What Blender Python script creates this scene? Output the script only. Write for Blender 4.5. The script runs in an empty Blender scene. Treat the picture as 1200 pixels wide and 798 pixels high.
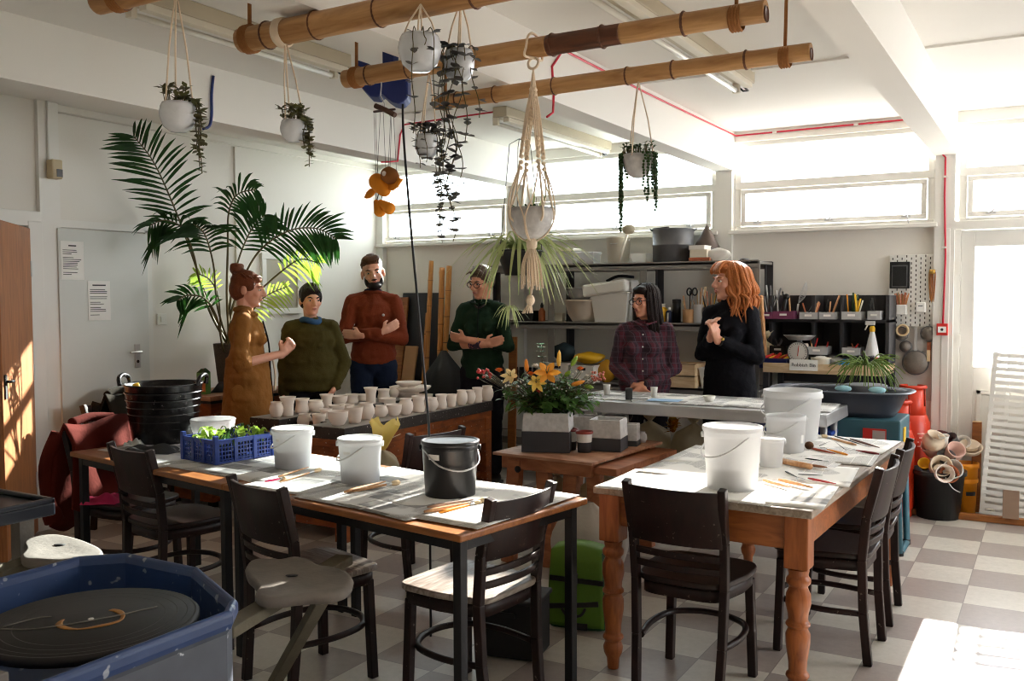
import bpy, math, random
from math import sin, cos, pi, atan2, sqrt, radians as rad
from mathutils import Vector as V, Matrix, Euler
random.seed(7)
SC = bpy.context.scene
COL = SC.collection
# ---------------------------------------------------------------- camera model
F, EYE = 1095.0, 1.53
YAW, PIT, ROL = rad(30.15), rad(2.70), rad(-.22)
FW = V((-sin(YAW)*cos(PIT), cos(YAW)*cos(PIT), -sin(PIT)))
R0 = V((cos(YAW), sin(YAW), 0)); U0 = R0.cross(FW)
RT = R0*cos(ROL) + U0*sin(ROL); UP = R0*-sin(ROL) + U0*cos(ROL)
def ray(x, y): return FW + RT*((x-600)/F) + UP*((399-y)/F)
def aZ(x, y, z):
    d = ray(x, y); t = (z-EYE)/d.z; return V((d.x*t, d.y*t, z))
def aY(x, y, Y):
    d = ray(x, y); t = Y/d.y; return V((d.x*t, Y, EYE+d.z*t))
def aX(x, y, X):
    d = ray(x, y); t = X/d.x; return V((X, d.y*t, EYE+d.z*t))
def aD(x, y, D):
    d = ray(x, y); return V((d.x*D, d.y*D, EYE+d.z*D))
def depth(p): return V((p[0], p[1], p[2]-EYE)).dot(FW)
cam = bpy.data.cameras.new('camera'); co = bpy.data.objects.new('camera', cam); COL.objects.link(co)
co.matrix_world = Matrix(((RT.x, UP.x, -FW.x, 0), (RT.y, UP.y, -FW.y, 0), (RT.z, UP.z, -FW.z, EYE), (0, 0, 0, 1)))
cam.sensor_width = 36; cam.lens = F/1200*36; cam.clip_start = .05; cam.clip_end = 200
SC.camera = co
# ---------------------------------------------------------------- materials
def lin(c):
    return tuple(((v/255)/12.92 if v/255 <= .04045 else ((v/255+.055)/1.055)**2.4) for v in c) + (1,)
def base(name):
    m = bpy.data.materials.new(name); m.use_nodes = True
    nt = m.node_tree; b = nt.nodes['Principled BSDF']
    return m, nt, b
def nd(nt, t, **k):
    n = nt.nodes.new(t)
    for a, v in k.items():
        if a in n.inputs: n.inputs[a].default_value = v
        else: setattr(n, a, v)
    return n
def mixc(nt, fac, a, b):
    m = nt.nodes.new('ShaderNodeMix'); m.data_type = 'RGBA'
    for s, v in ((0, fac), (6, a), (7, b)):
        if hasattr(v, 'links') or hasattr(v, 'is_output'): nt.links.new(v, m.inputs[s])
        else: m.inputs[s].default_value = v
    return m.outputs[2]
def mat(name, col, rough=.5, metal=0, var=.12, scale=6, bump=0, bscale=60, spec=.5, spots=None, spot_scale=60, spot_cut=.68, sub=0, trans=0, alpha=1, coat=0):
    m, nt, b = base(name); L = nt.links.new
    tc = nt.nodes.new('ShaderNodeTexCoord')
    c = lin(col)
    n = nd(nt, 'ShaderNodeTexNoise', Scale=scale, Detail=5.0); L(tc.outputs['Object'], n.inputs['Vector'])
    lo = tuple(min(1, v*(1-var)) for v in c[:3])+(1,); hi = tuple(min(1, v*(1+var)) for v in c[:3])+(1,)
    o = mixc(nt, n.outputs[0], lo, hi)
    if spots:
        s = nd(nt, 'ShaderNodeTexNoise', Scale=spot_scale, Detail=2.0); L(tc.outputs['Object'], s.inputs['Vector'])
        r = nd(nt, 'ShaderNodeValToRGB'); r.color_ramp.elements[0].position = spot_cut; r.color_ramp.elements[1].position = spot_cut+.03
        L(s.outputs[0], r.inputs[0]); o = mixc(nt, r.outputs[0], o, lin(spots))
    L(o, b.inputs['Base Color'])
    b.inputs['Roughness'].default_value = rough; b.inputs['Metallic'].default_value = metal
    b.inputs['Specular IOR Level'].default_value = spec
    b.inputs['Transmission Weight'].default_value = trans; b.inputs['Alpha'].default_value = alpha
    b.inputs['Coat Weight'].default_value = coat
    if sub: b.inputs['Subsurface Weight'].default_value = sub; b.inputs['Subsurface Radius'].default_value = (.02, .01, .006); b.inputs['Subsurface Scale'].default_value = .5
    if bump:
        bn = nd(nt, 'ShaderNodeTexNoise', Scale=bscale, Detail=4.0); L(tc.outputs['Object'], bn.inputs['Vector'])
        bp = nd(nt, 'ShaderNodeBump', Strength=bump, Distance=.01); L(bn.outputs[0], bp.inputs['Height']); L(bp.outputs[0], b.inputs['Normal'])
    return m
def wood(name, c1, c2, st=(3, 3, .4), scale=7, rough=.45, bump=.15, spots=None, spec=.5):
    m, nt, b = base(name); L = nt.links.new
    tc = nt.nodes.new('ShaderNodeTexCoord'); mp = nd(nt, 'ShaderNodeMapping'); mp.inputs['Scale'].default_value = st
    L(tc.outputs['Object'], mp.inputs[0])
    n = nd(nt, 'ShaderNodeTexNoise', Scale=scale, Detail=6.0, Distortion=1.2); L(mp.outputs[0], n.inputs['Vector'])
    r = nd(nt, 'ShaderNodeValToRGB'); e = r.color_ramp.elements
    e[0].position = .3; e[0].color = lin(c1); e[1].position = .7; e[1].color = lin(c2); L(n.outputs[0], r.inputs[0])
    o = r.outputs[0]
    if spots:
        s = nd(nt, 'ShaderNodeTexNoise', Scale=55.0, Detail=2.0); L(tc.outputs['Object'], s.inputs['Vector'])
        r2 = nd(nt, 'ShaderNodeValToRGB'); r2.color_ramp.elements[0].position = .70; r2.color_ramp.elements[1].position = .72
        L(s.outputs[0], r2.inputs[0]); o = mixc(nt, r2.outputs[0], o, lin(spots))
    L(o, b.inputs['Base Color']); b.inputs['Roughness'].default_value = rough; b.inputs['Specular IOR Level'].default_value = spec
    bp = nd(nt, 'ShaderNodeBump', Strength=bump, Distance=.004); L(n.outputs[0], bp.inputs['Height']); L(bp.outputs[0], b.inputs['Normal'])
    return m
def leafm(name, c1, c2, tr=.35):
    m, nt, b = base(name); L = nt.links.new
    tc = nt.nodes.new('ShaderNodeTexCoord'); n = nd(nt, 'ShaderNodeTexNoise', Scale=9.0, Detail=3.0); L(tc.outputs['Object'], n.inputs['Vector'])
    o = mixc(nt, n.outputs[0], lin(c1), lin(c2)); L(o, b.inputs['Base Color']); b.inputs['Roughness'].default_value = .45
    t = nd(nt, 'ShaderNodeBsdfTranslucent'); L(o, t.inputs[0])
    mx = nd(nt, 'ShaderNodeMixShader'); mx.inputs[0].default_value = tr
    L(b.outputs[0], mx.inputs[1]); L(t.outputs[0], mx.inputs[2]); L(mx.outputs[0], nt.nodes['Material Output'].inputs[0])
    return m
def clearm(name, col, tr=.75, rough=.05):
    m, nt, b = base(name); L = nt.links.new
    b.inputs['Base Color'].default_value = lin(col); b.inputs['Roughness'].default_value = rough
    t = nd(nt, 'ShaderNodeBsdfTransparent'); t.inputs[0].default_value = lin(col)
    mx = nd(nt, 'ShaderNodeMixShader'); mx.inputs[0].default_value = tr
    L(b.outputs[0], mx.inputs[1]); L(t.outputs[0], mx.inputs[2]); L(mx.outputs[0], nt.nodes['Material Output'].inputs[0])
    return m
def translm(name, col, tr=.4, rough=.35):
    m, nt, b = base(name); L = nt.links.new
    tc = nt.nodes.new('ShaderNodeTexCoord'); n = nd(nt, 'ShaderNodeTexNoise', Scale=4.0, Detail=2.0); L(tc.outputs['Object'], n.inputs['Vector'])
    c = lin(col); o = mixc(nt, n.outputs[0], tuple(v*.94 for v in c[:3])+(1,), c)
    L(o, b.inputs['Base Color']); b.inputs['Roughness'].default_value = rough
    t = nd(nt, 'ShaderNodeBsdfTranslucent'); L(o, t.inputs[0])
    mx = nd(nt, 'ShaderNodeMixShader'); mx.inputs[0].default_value = tr
    L(b.outputs[0], mx.inputs[1]); L(t.outputs[0], mx.inputs[2]); L(mx.outputs[0], nt.nodes['Material Output'].inputs[0])
    return m
def floor_mat():
    m, nt, b = base('vinyl_tiles'); L = nt.links.new
    tc = nt.nodes.new('ShaderNodeTexCoord'); mp = nd(nt, 'ShaderNodeMapping')
    TX, TY = .302, .333
    mp.inputs['Location'].default_value = (.365/TX, -4.41/TY+12, 0); mp.inputs['Scale'].default_value = (1/TX, 1/TY, 1)
    L(tc.outputs['Object'], mp.inputs[0])
    ch = nd(nt, 'ShaderNodeTexChecker', Scale=1.0); L(mp.outputs[0], ch.inputs[0])
    n = nd(nt, 'ShaderNodeTexNoise', Scale=26.0, Detail=8.0, Roughness=.75); L(tc.outputs['Object'], n.inputs['Vector'])
    n2 = nd(nt, 'ShaderNodeTexNoise', Scale=2.5, Detail=3.0); L(tc.outputs['Object'], n2.inputs['Vector'])
    d = mixc(nt, n.outputs[0], lin((134, 123, 117)), lin((184, 173, 166)))
    l = mixc(nt, n.outputs[0], lin((178, 172, 160)), lin((228, 223, 213)))
    o = mixc(nt, ch.outputs[1], l, d)
    o = mixc(nt, n2.outputs[0], o, mixc(nt, .82, lin((120, 114, 110)), o))
    br = nd(nt, 'ShaderNodeTexBrick', Scale=1.0); br.offset = 0; br.inputs['Mortar Size'].default_value = .008; br.inputs['Brick Width'].default_value = 1; br.inputs['Row Height'].default_value = 1
    L(mp.outputs[0], br.inputs[0]); o = mixc(nt, br.outputs[1], o, lin((140, 134, 128)))
    L(o, b.inputs['Base Color'])
    mr = nd(nt, 'ShaderNodeMapRange'); mr.inputs[3].default_value = .22; mr.inputs[4].default_value = .42; L(n.outputs[0], mr.inputs[0]); L(mr.outputs[0], b.inputs['Roughness'])
    b.inputs['Specular IOR Level'].default_value = .5
    return m
def paper_mat(name, dark=.35, seed=0., tone=(238, 237, 233)):
    m, nt, b = base(name); L = nt.links.new
    tc = nt.nodes.new('ShaderNodeTexCoord'); oi = nt.nodes.new('ShaderNodeObjectInfo')
    mp = nd(nt, 'ShaderNodeMapping'); L(tc.outputs['Object'], mp.inputs[0]); L(oi.outputs['Random'], mp.inputs['Location'])
    br = nd(nt, 'ShaderNodeTexBrick', Scale=1.0); br.inputs['Brick Width'].default_value = .075; br.inputs['Row Height'].default_value = .006; br.inputs['Mortar Size'].default_value = .0018; br.offset = .0
    br.inputs[1].default_value = lin((120, 120, 122)); br.inputs[2].default_value = lin((150, 150, 150)); br.inputs[3].default_value = lin(tone); L(mp.outputs[0], br.inputs[0])
    blk = nd(nt, 'ShaderNodeTexBrick', Scale=1.0); blk.inputs['Brick Width'].default_value = .16; blk.inputs['Row Height'].default_value = .11; blk.inputs['Mortar Size'].default_value = .008
    blk.inputs[1].default_value = (0, 0, 0, 1); blk.inputs[2].default_value = (1, 1, 1, 1); blk.inputs[3].default_value = (0, 0, 0, 1); L(mp.outputs[0], blk.inputs[0])
    r = nd(nt, 'ShaderNodeValToRGB'); r.color_ramp.elements[0].position = 1-dark; r.color_ramp.elements[1].position = 1-dark+.02; L(blk.outputs[0], r.inputs[0])
    n = nd(nt, 'ShaderNodeTexNoise', Scale=22.0, Detail=4.0); L(mp.outputs[0], n.inputs['Vector'])
    pic = mixc(nt, n.outputs[0], lin((60, 62, 66)), lin((190, 188, 184)))
    L2 = nd(nt, 'ShaderNodeTexNoise', Scale=5.0); L(mp.outputs[0], L2.inputs['Vector'])
    r3 = nd(nt, 'ShaderNodeValToRGB'); r3.color_ramp.elements[0].position = .46; r3.color_ramp.elements[1].position = .5; L(L2.outputs[0], r3.inputs[0])
    txt = mixc(nt, r3.outputs[0], lin(tone), br.outputs[0])
    o = mixc(nt, r.outputs[0], txt, pic)
    L(o, b.inputs['Base Color']); b.inputs['Roughness'].default_value = .8
    return m
M = {}
def dm(): pass
M['wall'] = mat('white_wall_paint', (226, 222, 214), .75, var=.03, scale=2, bump=.05, bscale=90)
M['ceil'] = mat('ceiling_paint', (232, 229, 223), .8, var=.02, scale=2)
M['trim'] = mat('white_gloss_paint', (228, 226, 220), .4, var=.03, scale=5)
M['doorwhite'] = mat('pale_door_paint', (214, 217, 213), .5, var=.03)
M['floor'] = floor_mat()
M['chair'] = wood('dark_stained_wood', (22, 9, 7), (40, 18, 14), (4, 4, 1), 6, .42, .08, spots=(96, 84, 76), spec=.35)
M['chair_seat'] = wood('dark_seat_wood', (22, 11, 9), (42, 23, 18), (1, 5, 4), 6, .34, .05, spec=.35)
M['pale_seat'] = wood('worn_grey_seat', (104, 92, 82), (176, 167, 158), (1.2, 8, 4), 5, .42, .1)
M['oak'] = wood('orange_edge_wood', (128, 74, 32), (164, 102, 48), (.6, 5, 5), 8, .4, .08)
M['black_metal'] = mat('black_steel', (22, 22, 24), .4, .3, var=.2, spots=(150, 140, 130), spot_cut=.76)
M['pine'] = wood('pine_varnish', (128, 66, 28), (174, 100, 48), (5, 5, .7), 7, .38, .1)
M['pine_h'] = wood('pine_varnish_flat', (128, 70, 32), (170, 100, 50), (.7, 5, 5), 7, .38, .1)
M['grey_top'] = wood('weathered_top', (128, 112, 98), (170, 156, 142), (5, .6, 5), 8, .6, .2)
M['bench_wood'] = wood('orange_brown_cabinet', (104, 48, 18), (160, 84, 34), (1, 1, 3), 6, .45, .15, spots=(190, 170, 150))
M['slab'] = mat('dark_slate_board', (44, 36, 31), .7, var=.35, scale=12, bump=.3, spots=(200, 190, 180), spot_cut=.68)
M['slabtop'] = mat('dusty_board_top', (158, 148, 140), .8, var=.2, scale=9, bump=.2)
M['ply'] = wood('worn_plywood', (150, 96, 66), (196, 150, 120), (1, 3, 3), 5, .55, .1)
M['trestle'] = wood('red_brown_timber', (134, 78, 46), (176, 112, 74), (1, 3, 3), 6, .55, .1)
M['steel'] = mat('brushed_steel', (196, 196, 197), .38, .7, var=.15, scale=9)
M['white'] = mat('white_paint', (226, 224, 218), .5, var=.05)
M['cream'] = mat('cream_plastic', (222, 214, 196), .45, var=.06)
M['black'] = mat('black_plastic', (20, 20, 22), .35, var=.2, spots=(120, 115, 110), spot_cut=.77)
M['blackm'] = mat('matt_black', (26, 25, 26), .7, var=.2)
M['charcoal'] = mat('charcoal_clay', (58, 58, 62), .75, var=.15, bump=.1)
M['bamboo'] = wood('bamboo_cane', (176, 112, 48), (212, 150, 78), (6, 6, .8), 5, .4, .1)
M['bamboo_h'] = wood('bamboo_pole', (158, 110, 62), (202, 156, 102), (.8, 6, 6), 5, .42, .1)
M['bamboo_d'] = wood('scorched_bamboo', (70, 36, 20), (110, 62, 34), (.8, 6, 6), 5, .5, .1)
M['rope'] = mat('jute_rope', (158, 104, 56), .9, var=.2, scale=80, bump=.4, bscale=200)
M['cotton'] = mat('cotton_cord', (238, 218, 192), .9, var=.08, scale=60, bump=.3, bscale=220)
M['bisque'] = mat('bisque_clay', (244, 230, 218), .8, var=.05, scale=14)
M['glaze_white'] = mat('crackled_white_glaze', (226, 230, 236), .2, var=.16, scale=24, coat=.5, bump=.15, bscale=40)
M['glaze_grey'] = mat('mottled_grey_stoneware', (196, 194, 193), .55, var=.38, scale=38, bump=.2)
M['leaf'] = leafm('dark_leaf', (30, 52, 26), (64, 100, 42), .35)
M['palm'] = leafm('palm_leaf', (16, 34, 16), (46, 92, 34), .4)
M['lime'] = leafm('lime_leaf', (120, 160, 50), (186, 210, 90), .4)
M['spider'] = leafm('striped_leaf', (130, 156, 84), (222, 226, 170), .35)
M['succ'] = leafm('succulent_leaf', (92, 60, 52), (104, 122, 60), .15)
M['greyleaf'] = leafm('grey_heart_leaf', (52, 54, 52), (108, 104, 102), .1)
M['stem'] = mat('brown_stem', (86, 78, 44), .7)
M['skin'] = mat('skin_fair', (218, 158, 132), .48, var=.08, scale=14, sub=.15)
M['skin2'] = mat('skin_warm', (206, 142, 112), .48, var=.08, scale=14, sub=.15)
M['lips'] = mat('lip_tone', (178, 98, 86), .5)
M['eye'] = mat('eye_white', (222, 216, 208), .25); M['iris'] = mat('iris_dark', (40, 28, 22), .2)
M['red'] = mat('red_paint', (196, 40, 34), .4, var=.1)
M['redcable'] = mat('red_cable', (196, 30, 56), .5)
M['gasred'] = mat('orange_red_enamel', (196, 54, 24), .38, var=.1, spots=(236, 200, 180), spot_cut=.77)
M['yellow'] = mat('yellow_plastic', (232, 180, 30), .5, var=.12)
M['orange'] = mat('orange_plastic', (238, 150, 20), .45, var=.1)
M['blue'] = mat('blue_plastic', (28, 60, 142), .4, var=.15)
M['navy'] = mat('navy_paint', (24, 44, 110), .5, var=.15)
M['teal'] = mat('teal_enamel', (46, 92, 106), .45, var=.12, spots=(190, 200, 200), spot_cut=.76)
M['lily'] = leafm('orange_petal', (240, 140, 30), (252, 184, 70), .3)
M['galv'] = mat('galvanised_metal', (96, 96, 97), .5, .25, var=.3, scale=14)
M['shelf'] = mat('grey_steel_shelf', (134, 131, 126), .55, .2, var=.1)
M['darkpost'] = mat('dark_grey_post', (64, 62, 62), .6, .1)
M['dkshelf'] = mat('charcoal_shelf', (44, 42, 44), .6)
M['paleply'] = wood('pale_plywood', (204, 170, 128), (228, 202, 164), (.8, 4, 4), 6, .55, .05)
M['brown_door'] = wood('brown_door_veneer', (142, 84, 44), (182, 116, 66), (5, 5, .5), 6, .45, .1)
M['clearp'] = clearm('clear_plastic', (232, 232, 232), .55, .12)
M['glass'] = clearm('window_glass', (252, 253, 255), .96, .02)
M['frost'] = clearm('frosted_glass', (240, 247, 250), .93, .25)
M['bucket'] = translm('milky_plastic', (240, 240, 240), .5)
M['bucketw'] = translm('white_plastic', (240, 240, 240), .3)
M['bagy'] = translm('yellow_polythene', (246, 222, 136), .5)
M['bagc'] = translm('clear_bag', (206, 196, 170), .5)
M['bagw'] = translm('white_polythene', (226, 222, 216), .5)
M['news'] = paper_mat('newsprint', .3)
M['news2'] = paper_mat('newsprint_pictures', .62, tone=(222, 222, 220))
M['paper'] = mat('white_paper', (242, 241, 237), .8, var=.03)
M['ink'] = mat('printed_ink', (60, 60, 64), .8)
M['woodtool'] = wood('boxwood_tool', (186, 130, 82), (220, 172, 124), (4, 4, 1), 10, .5, .05)
M['brass'] = mat('brass_ring', (200, 160, 80), .35, .8)
M['cardboard'] = mat('cardboard', (176, 134, 92), .8, var=.12)
M['bristle'] = mat('pale_bristle', (214, 190, 150), .9, var=.2, bump=.3)
M['pink'] = mat('pink_cloth', (206, 40, 96), .8, bump=.2)
M['lgreen'] = mat('lime_nylon', (84, 126, 24), .6, var=.15, bump=.2, bscale=25)
M['dgreen'] = mat('green_nylon', (24, 78, 34), .6, var=.15)
M['browncoat'] = mat('rust_wool_coat', (88, 30, 22), .95, var=.2, bump=.2, bscale=60, spec=.1)
M['olivecoat'] = mat('dark_olive_coat', (40, 34, 26), .95, var=.2, bump=.2, bscale=60, spec=.1)
M['dusty'] = mat('dusty_grey_wood', (120, 113, 106), .75, var=.25, scale=16, bump=.2)
M['tubblue'] = mat('clay_splashed_blue', (42, 66, 112), .4, var=.3, scale=8, spots=(150, 158, 174), spot_scale=22, spot_cut=.66)
M['tubgrey'] = mat('grey_tub_side', (78, 84, 96), .5, var=.3, scale=9, spots=(190, 196, 206), spot_scale=30, spot_cut=.72)
M['arm'] = mat('greenish_grey_timber', (104, 98, 82), .75, var=.25, scale=14, bump=.2)
M['terrac'] = mat('terracotta', (172, 96, 62), .7, var=.15)

# ---------------------------------------------------------------- mesh builder
def frame(d):
    d = d.normalized(); a = V((0, 0, 1)) if abs(d.z) < .9 else V((1, 0, 0))
    x = d.cross(a).normalized(); return x, d.cross(x).normalized()
class MB:
    def __init__(s): s.v = []; s.f = []; s.s = []; s.m = []
    def add(s, vs, fs, sm=False, m=0):
        o = len(s.v); s.v += [tuple(p) for p in vs]
        for f in fs: s.f.append(tuple(i+o for i in f)); s.s.append(sm); s.m.append(m)
        return s
    def box(s, c, z, R=None, m=0):
        vs = [V((x*z[0]/2, y*z[1]/2, w*z[2]/2)) for x in (-1, 1) for y in (-1, 1) for w in (-1, 1)]
        if R is not None: vs = [R @ p for p in vs]
        return s.add([p+V(c) for p in vs], [(0, 1, 3, 2), (4, 6, 7, 5), (0, 4, 5, 1), (2, 3, 7, 6), (0, 2, 6, 4), (1, 5, 7, 3)], False, m)
    def bar(s, a, b, w, t, m=0, upv=None):
        a, b = V(a), V(b); d = (b-a); l = d.length; d.normalize()
        u = V(upv) if upv else (V((0, 0, 1)) if abs(d.z) < .95 else V((0, 1, 0)))
        x = u.cross(d).normalized(); y = d.cross(x)
        return s.box((a+b)/2, (w, t, l), Matrix((x, y, d)).transposed(), m)
    def tube(s, pts, r, n=8, m=0, cap=True, closed=False):
        pts = [V(p) for p in pts]; k = len(pts)
        if not hasattr(r, '__len__'): r = [r]*k
        vs = []; x = None
        for i in range(k):
            if closed: d = pts[(i+1) % k]-pts[i-1]
            else: d = pts[min(i+1, k-1)]-pts[max(i-1, 0)]
            if d.length < 1e-9: d = V((0, 0, 1))
            d.normalize()
            if x is None: x, y = frame(d)
            else:
                x = (x - d*x.dot(d))
                if x.length < 1e-6: x, y = frame(d)
                x.normalize(); y = d.cross(x)
            for j in range(n):
                t = 2*pi*j/n; vs.append(pts[i]+(x*cos(t)+y*sin(t))*r[i])
        fs = []
        for i in range(k if closed else k-1):
            for j in range(n):
                a = i*n+j; b = i*n+(j+1) % n; c = ((i+1) % k)*n; fs.append((a, b, c+(j+1) % n, c+j))
        s.add(vs, fs, True, m)
        if cap and not closed:
            o = len(s.v)-k*n
            s.f.append(tuple(o+j for j in reversed(range(n)))); s.s.append(False); s.m.append(m)
            s.f.append(tuple(o+(k-1)*n+j for j in range(n))); s.s.append(False); s.m.append(m)
        return s
    def lathe(s, prof, c=(0, 0, 0), n=20, R=None, m=0, sx=1, sy=1, sm=True):
        vs = []; rows = []
        for r, z in prof:
            if r < 1e-6: rows.append([len(vs)]); vs.append(V((0, 0, z)))
            else:
                rows.append(list(range(len(vs), len(vs)+n)))
                vs += [V((r*sx*cos(2*pi*j/n), r*sy*sin(2*pi*j/n), z)) for j in range(n)]
        fs = []
        for a, b in zip(rows, rows[1:]):
            for j in range(n):
                k = (j+1) % n
                if len(a) == 1 and len(b) == 1: break
                if len(a) == 1: fs.append((a[0], b[k], b[j]))
                elif len(b) == 1: fs.append((a[j], a[k], b[0]))
                else: fs.append((a[j], a[k], b[k], b[j]))
        if R is not None: vs = [R @ p for p in vs]
        return s.add([p+V(c) for p in vs], fs, sm, m)
    def ell(s, c, r, R=None, m=0, n=12):
        if not hasattr(r, '__len__'): r = (r, r, r)
        k = max(4, n//2)
        prof = [(sin(pi*i/k), -cos(pi*i/k)) for i in range(k+1)]; prof[0] = (0, -1); prof[-1] = (0, 1)
        Sc = Matrix.Diagonal(r)
        return s.lathe(prof, c, n, (R @ Sc) if R is not None else Sc, m)
    def cap(s, a, ra, b, rb, m=0, n=12):
        a, b = V(a), V(b); d = b-a
        if d.length < 1e-6: return s.ell(a, ra, None, m, n)
        u = d.normalized(); x, y = frame(u); pts = []; rr = []
        for i in range(5):
            t = pi/2*i/4; pts.append(a-u*ra*cos(t)); rr.append(max(ra*sin(t), 1e-4))
        for i in range(5):
            t = pi/2*i/4; pts.append(b+u*rb*sin(t)); rr.append(max(rb*cos(t), 1e-4))
        vs = []
        for p, r in zip(pts, rr): vs += [p+(x*cos(2*pi*j/n)+y*sin(2*pi*j/n))*r for j in range(n)]
        k = len(pts); fs = [(i*n+j, i*n+(j+1) % n, (i+1)*n+(j+1) % n, (i+1)*n+j) for i in range(k-1) for j in range(n)]
        fs += [tuple(reversed(range(n))), tuple((k-1)*n+j for j in range(n))]
        return s.add(vs, fs, True, m)
    def prism(s, poly, h, X=None, m=0, sm=False):
        n = len(poly); vs = [V((x, y, 0)) for x, y in poly]+[V((x, y, h)) for x, y in poly]
        if X is not None: vs = [X @ p for p in vs]
        s.add(vs, [tuple(reversed(range(n))), tuple(range(n, 2*n))], False, m)
        o = len(s.v)-2*n
        for i in range(n):
            j = (i+1) % n; s.f.append((o+i, o+j, o+n+j, o+n+i)); s.s.append(sm); s.m.append(m)
        return s
    def grid(s, fn, nu, nv, m=0, sm=True, closeu=False):
        vs = [fn(i/nu, j/nv) for i in range(nu+(0 if closeu else 1)) for j in range(nv+1)]
        w = nv+1; k = nu if closeu else nu+1
        fs = [(i*w+j, ((i+1) % k)*w+j, ((i+1) % k)*w+j+1, i*w+j+1) for i in range(nu) for j in range(nv)]
        return s.add(vs, fs, sm, m)
    def leaf(s, p, d, w, l, upv=(0, 0, 1), droop=0, m=0, n=3, fold=.15):
        """a tapered leaf blade with a fold along its midrib"""
        p, d = V(p), V(d).normalized(); u = V(upv); x = d.cross(u)
        if x.length < 1e-4: x = V((1, 0, 0))
        x.normalize(); nn = x.cross(d); vs = []; fs = []
        for i in range(n+1):
            t = i/n; ww = w*(sin(pi*min(t*.92+.08, 1))**.8)/2 if i < n else w*.03
            c = p+d*l*t-V((0, 0, 1))*droop*t*t*l
            vs += [c-x*ww+nn*ww*fold, c, c+x*ww+nn*ww*fold]
        for i in range(n):
            a = i*3; fs += [(a, a+1, a+4, a+3), (a+1, a+2, a+5, a+4)]
        return s.add(vs, fs, True, m)
    def build(s, name, mt, parent=None, loc=(0, 0, 0), rz=0, bevel=0, rot=None, sub=0, solid=0, remesh=0, smooth=0, folds=False):
        me = bpy.data.meshes.new(name); me.from_pydata(s.v, [], s.f)
        for mm in (mt if isinstance(mt, (list, tuple)) else [mt]): me.materials.append(M[mm] if isinstance(mm, str) else mm)
        me.polygons.foreach_set('use_smooth', s.s); me.polygons.foreach_set('material_index', s.m); me.update()
        o = bpy.data.objects.new(name, me); COL.objects.link(o); o.location = loc
        o.rotation_euler = rot if rot else (0, 0, rz)
        if parent: o.parent = parent
        if remesh:
            r = o.modifiers.new('remesh', 'REMESH'); r.mode = 'VOXEL'; r.voxel_size = remesh; r.use_smooth_shade = True
            q = o.modifiers.new('smooth', 'SMOOTH'); q.iterations = smooth or 3; q.factor = .5
            if folds:
                for nm, sz, st in (('broad_folds', .11, .016), ('fine_folds', .045, .010)):
                    x = bpy.data.textures.get(nm) or bpy.data.textures.new(nm, 'CLOUDS'); x.noise_scale = sz; x.noise_depth = 1
                    w = o.modifiers.new(nm, 'DISPLACE'); w.texture = x; w.strength = st; w.mid_level = .5; w.texture_coords = 'LOCAL'
        if solid:
            r = o.modifiers.new('solid', 'SOLIDIFY'); r.thickness = solid; r.offset = 0
        if bevel:
            r = o.modifiers.new('bevel', 'BEVEL'); r.width = bevel; r.segments = 2; r.limit_method = 'ANGLE'; r.angle_limit = rad(40)
        if sub:
            r = o.modifiers.new('sub', 'SUBSURF'); r.levels = r.render_levels = sub
        return o
def tag(o, label, cat, group=None, kind=None):
    o['label'] = label; o['category'] = cat
    if group: o['group'] = group
    if kind: o['kind'] = kind
    return o
def thing(name, label, cat, loc=(0, 0, 0), rz=0, group=None, rot=None):
    o = bpy.data.objects.new(name, None); COL.objects.link(o); o.location = loc; o.rotation_euler = rot if rot else (0, 0, rz)
    o.empty_display_size = .05
    return tag(o, label, cat, group)
def struct(o): o['kind'] = 'structure'; return o
def dup(root, loc, rz=None, label=None, group=None, rot=None, scale=None):
    r = root.copy(); COL.objects.link(r); r.location = loc
    if rz is not None: r.rotation_euler = (0, 0, rz)
    if rot is not None: r.rotation_euler = rot
    if scale is not None: r.scale = scale
    if label: r['label'] = label
    if group: r['group'] = group
    for ch in list(root.children):
        c = ch.copy(); COL.objects.link(c); c.parent = r
        for g in list(ch.children):
            d = g.copy(); COL.objects.link(d); d.parent = c
    return r
def RX(a): return Matrix.Rotation(a, 3, 'X')
def RY(a): return Matrix.Rotation(a, 3, 'Y')
def RZ(a): return Matrix.Rotation(a, 3, 'Z')
def text(body, size, loc, rot, mt, parent=None, align='CENTER'):
    c = bpy.data.curves.new('lettering', 'FONT'); c.body = body; c.size = size; c.align_x = align; c.align_y = 'CENTER'; c.extrude = .0004; c.resolution_u = 2
    c.materials.append(M[mt]); o = bpy.data.objects.new('lettering', c); COL.objects.link(o); o.location = loc; o.rotation_euler = rot
    dg = bpy.context.evaluated_depsgraph_get(); me = bpy.data.meshes.new_from_object(o.evaluated_get(dg)); me.name = 'lettering'
    bpy.data.objects.remove(o); o = bpy.data.objects.new('lettering', me); COL.objects.link(o); o.location = loc; o.rotation_euler = rot
    if parent: o.parent = parent
    return o
def bez(a, b, c, n=10):
    a, b, c = V(a), V(b), V(c); return [a*(1-t)**2+b*2*t*(1-t)+c*t*t for t in [i/n for i in range(n+1)]]
def smoothpath(pts, n=6):
    pts = [V(p) for p in pts]; out = []
    for i in range(len(pts)-1):
        p0, p1, p2, p3 = pts[max(i-1, 0)], pts[i], pts[i+1], pts[min(i+2, len(pts)-1)]
        for k in range(n):
            t = k/n; out.append(.5*((2*p1)+(p2-p0)*t+(2*p0-5*p1+4*p2-p3)*t*t+(3*p1-p0-3*p2+p3)*t**3))
    out.append(pts[-1]); return out
def rr(a, b): return random.uniform(a, b)
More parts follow.
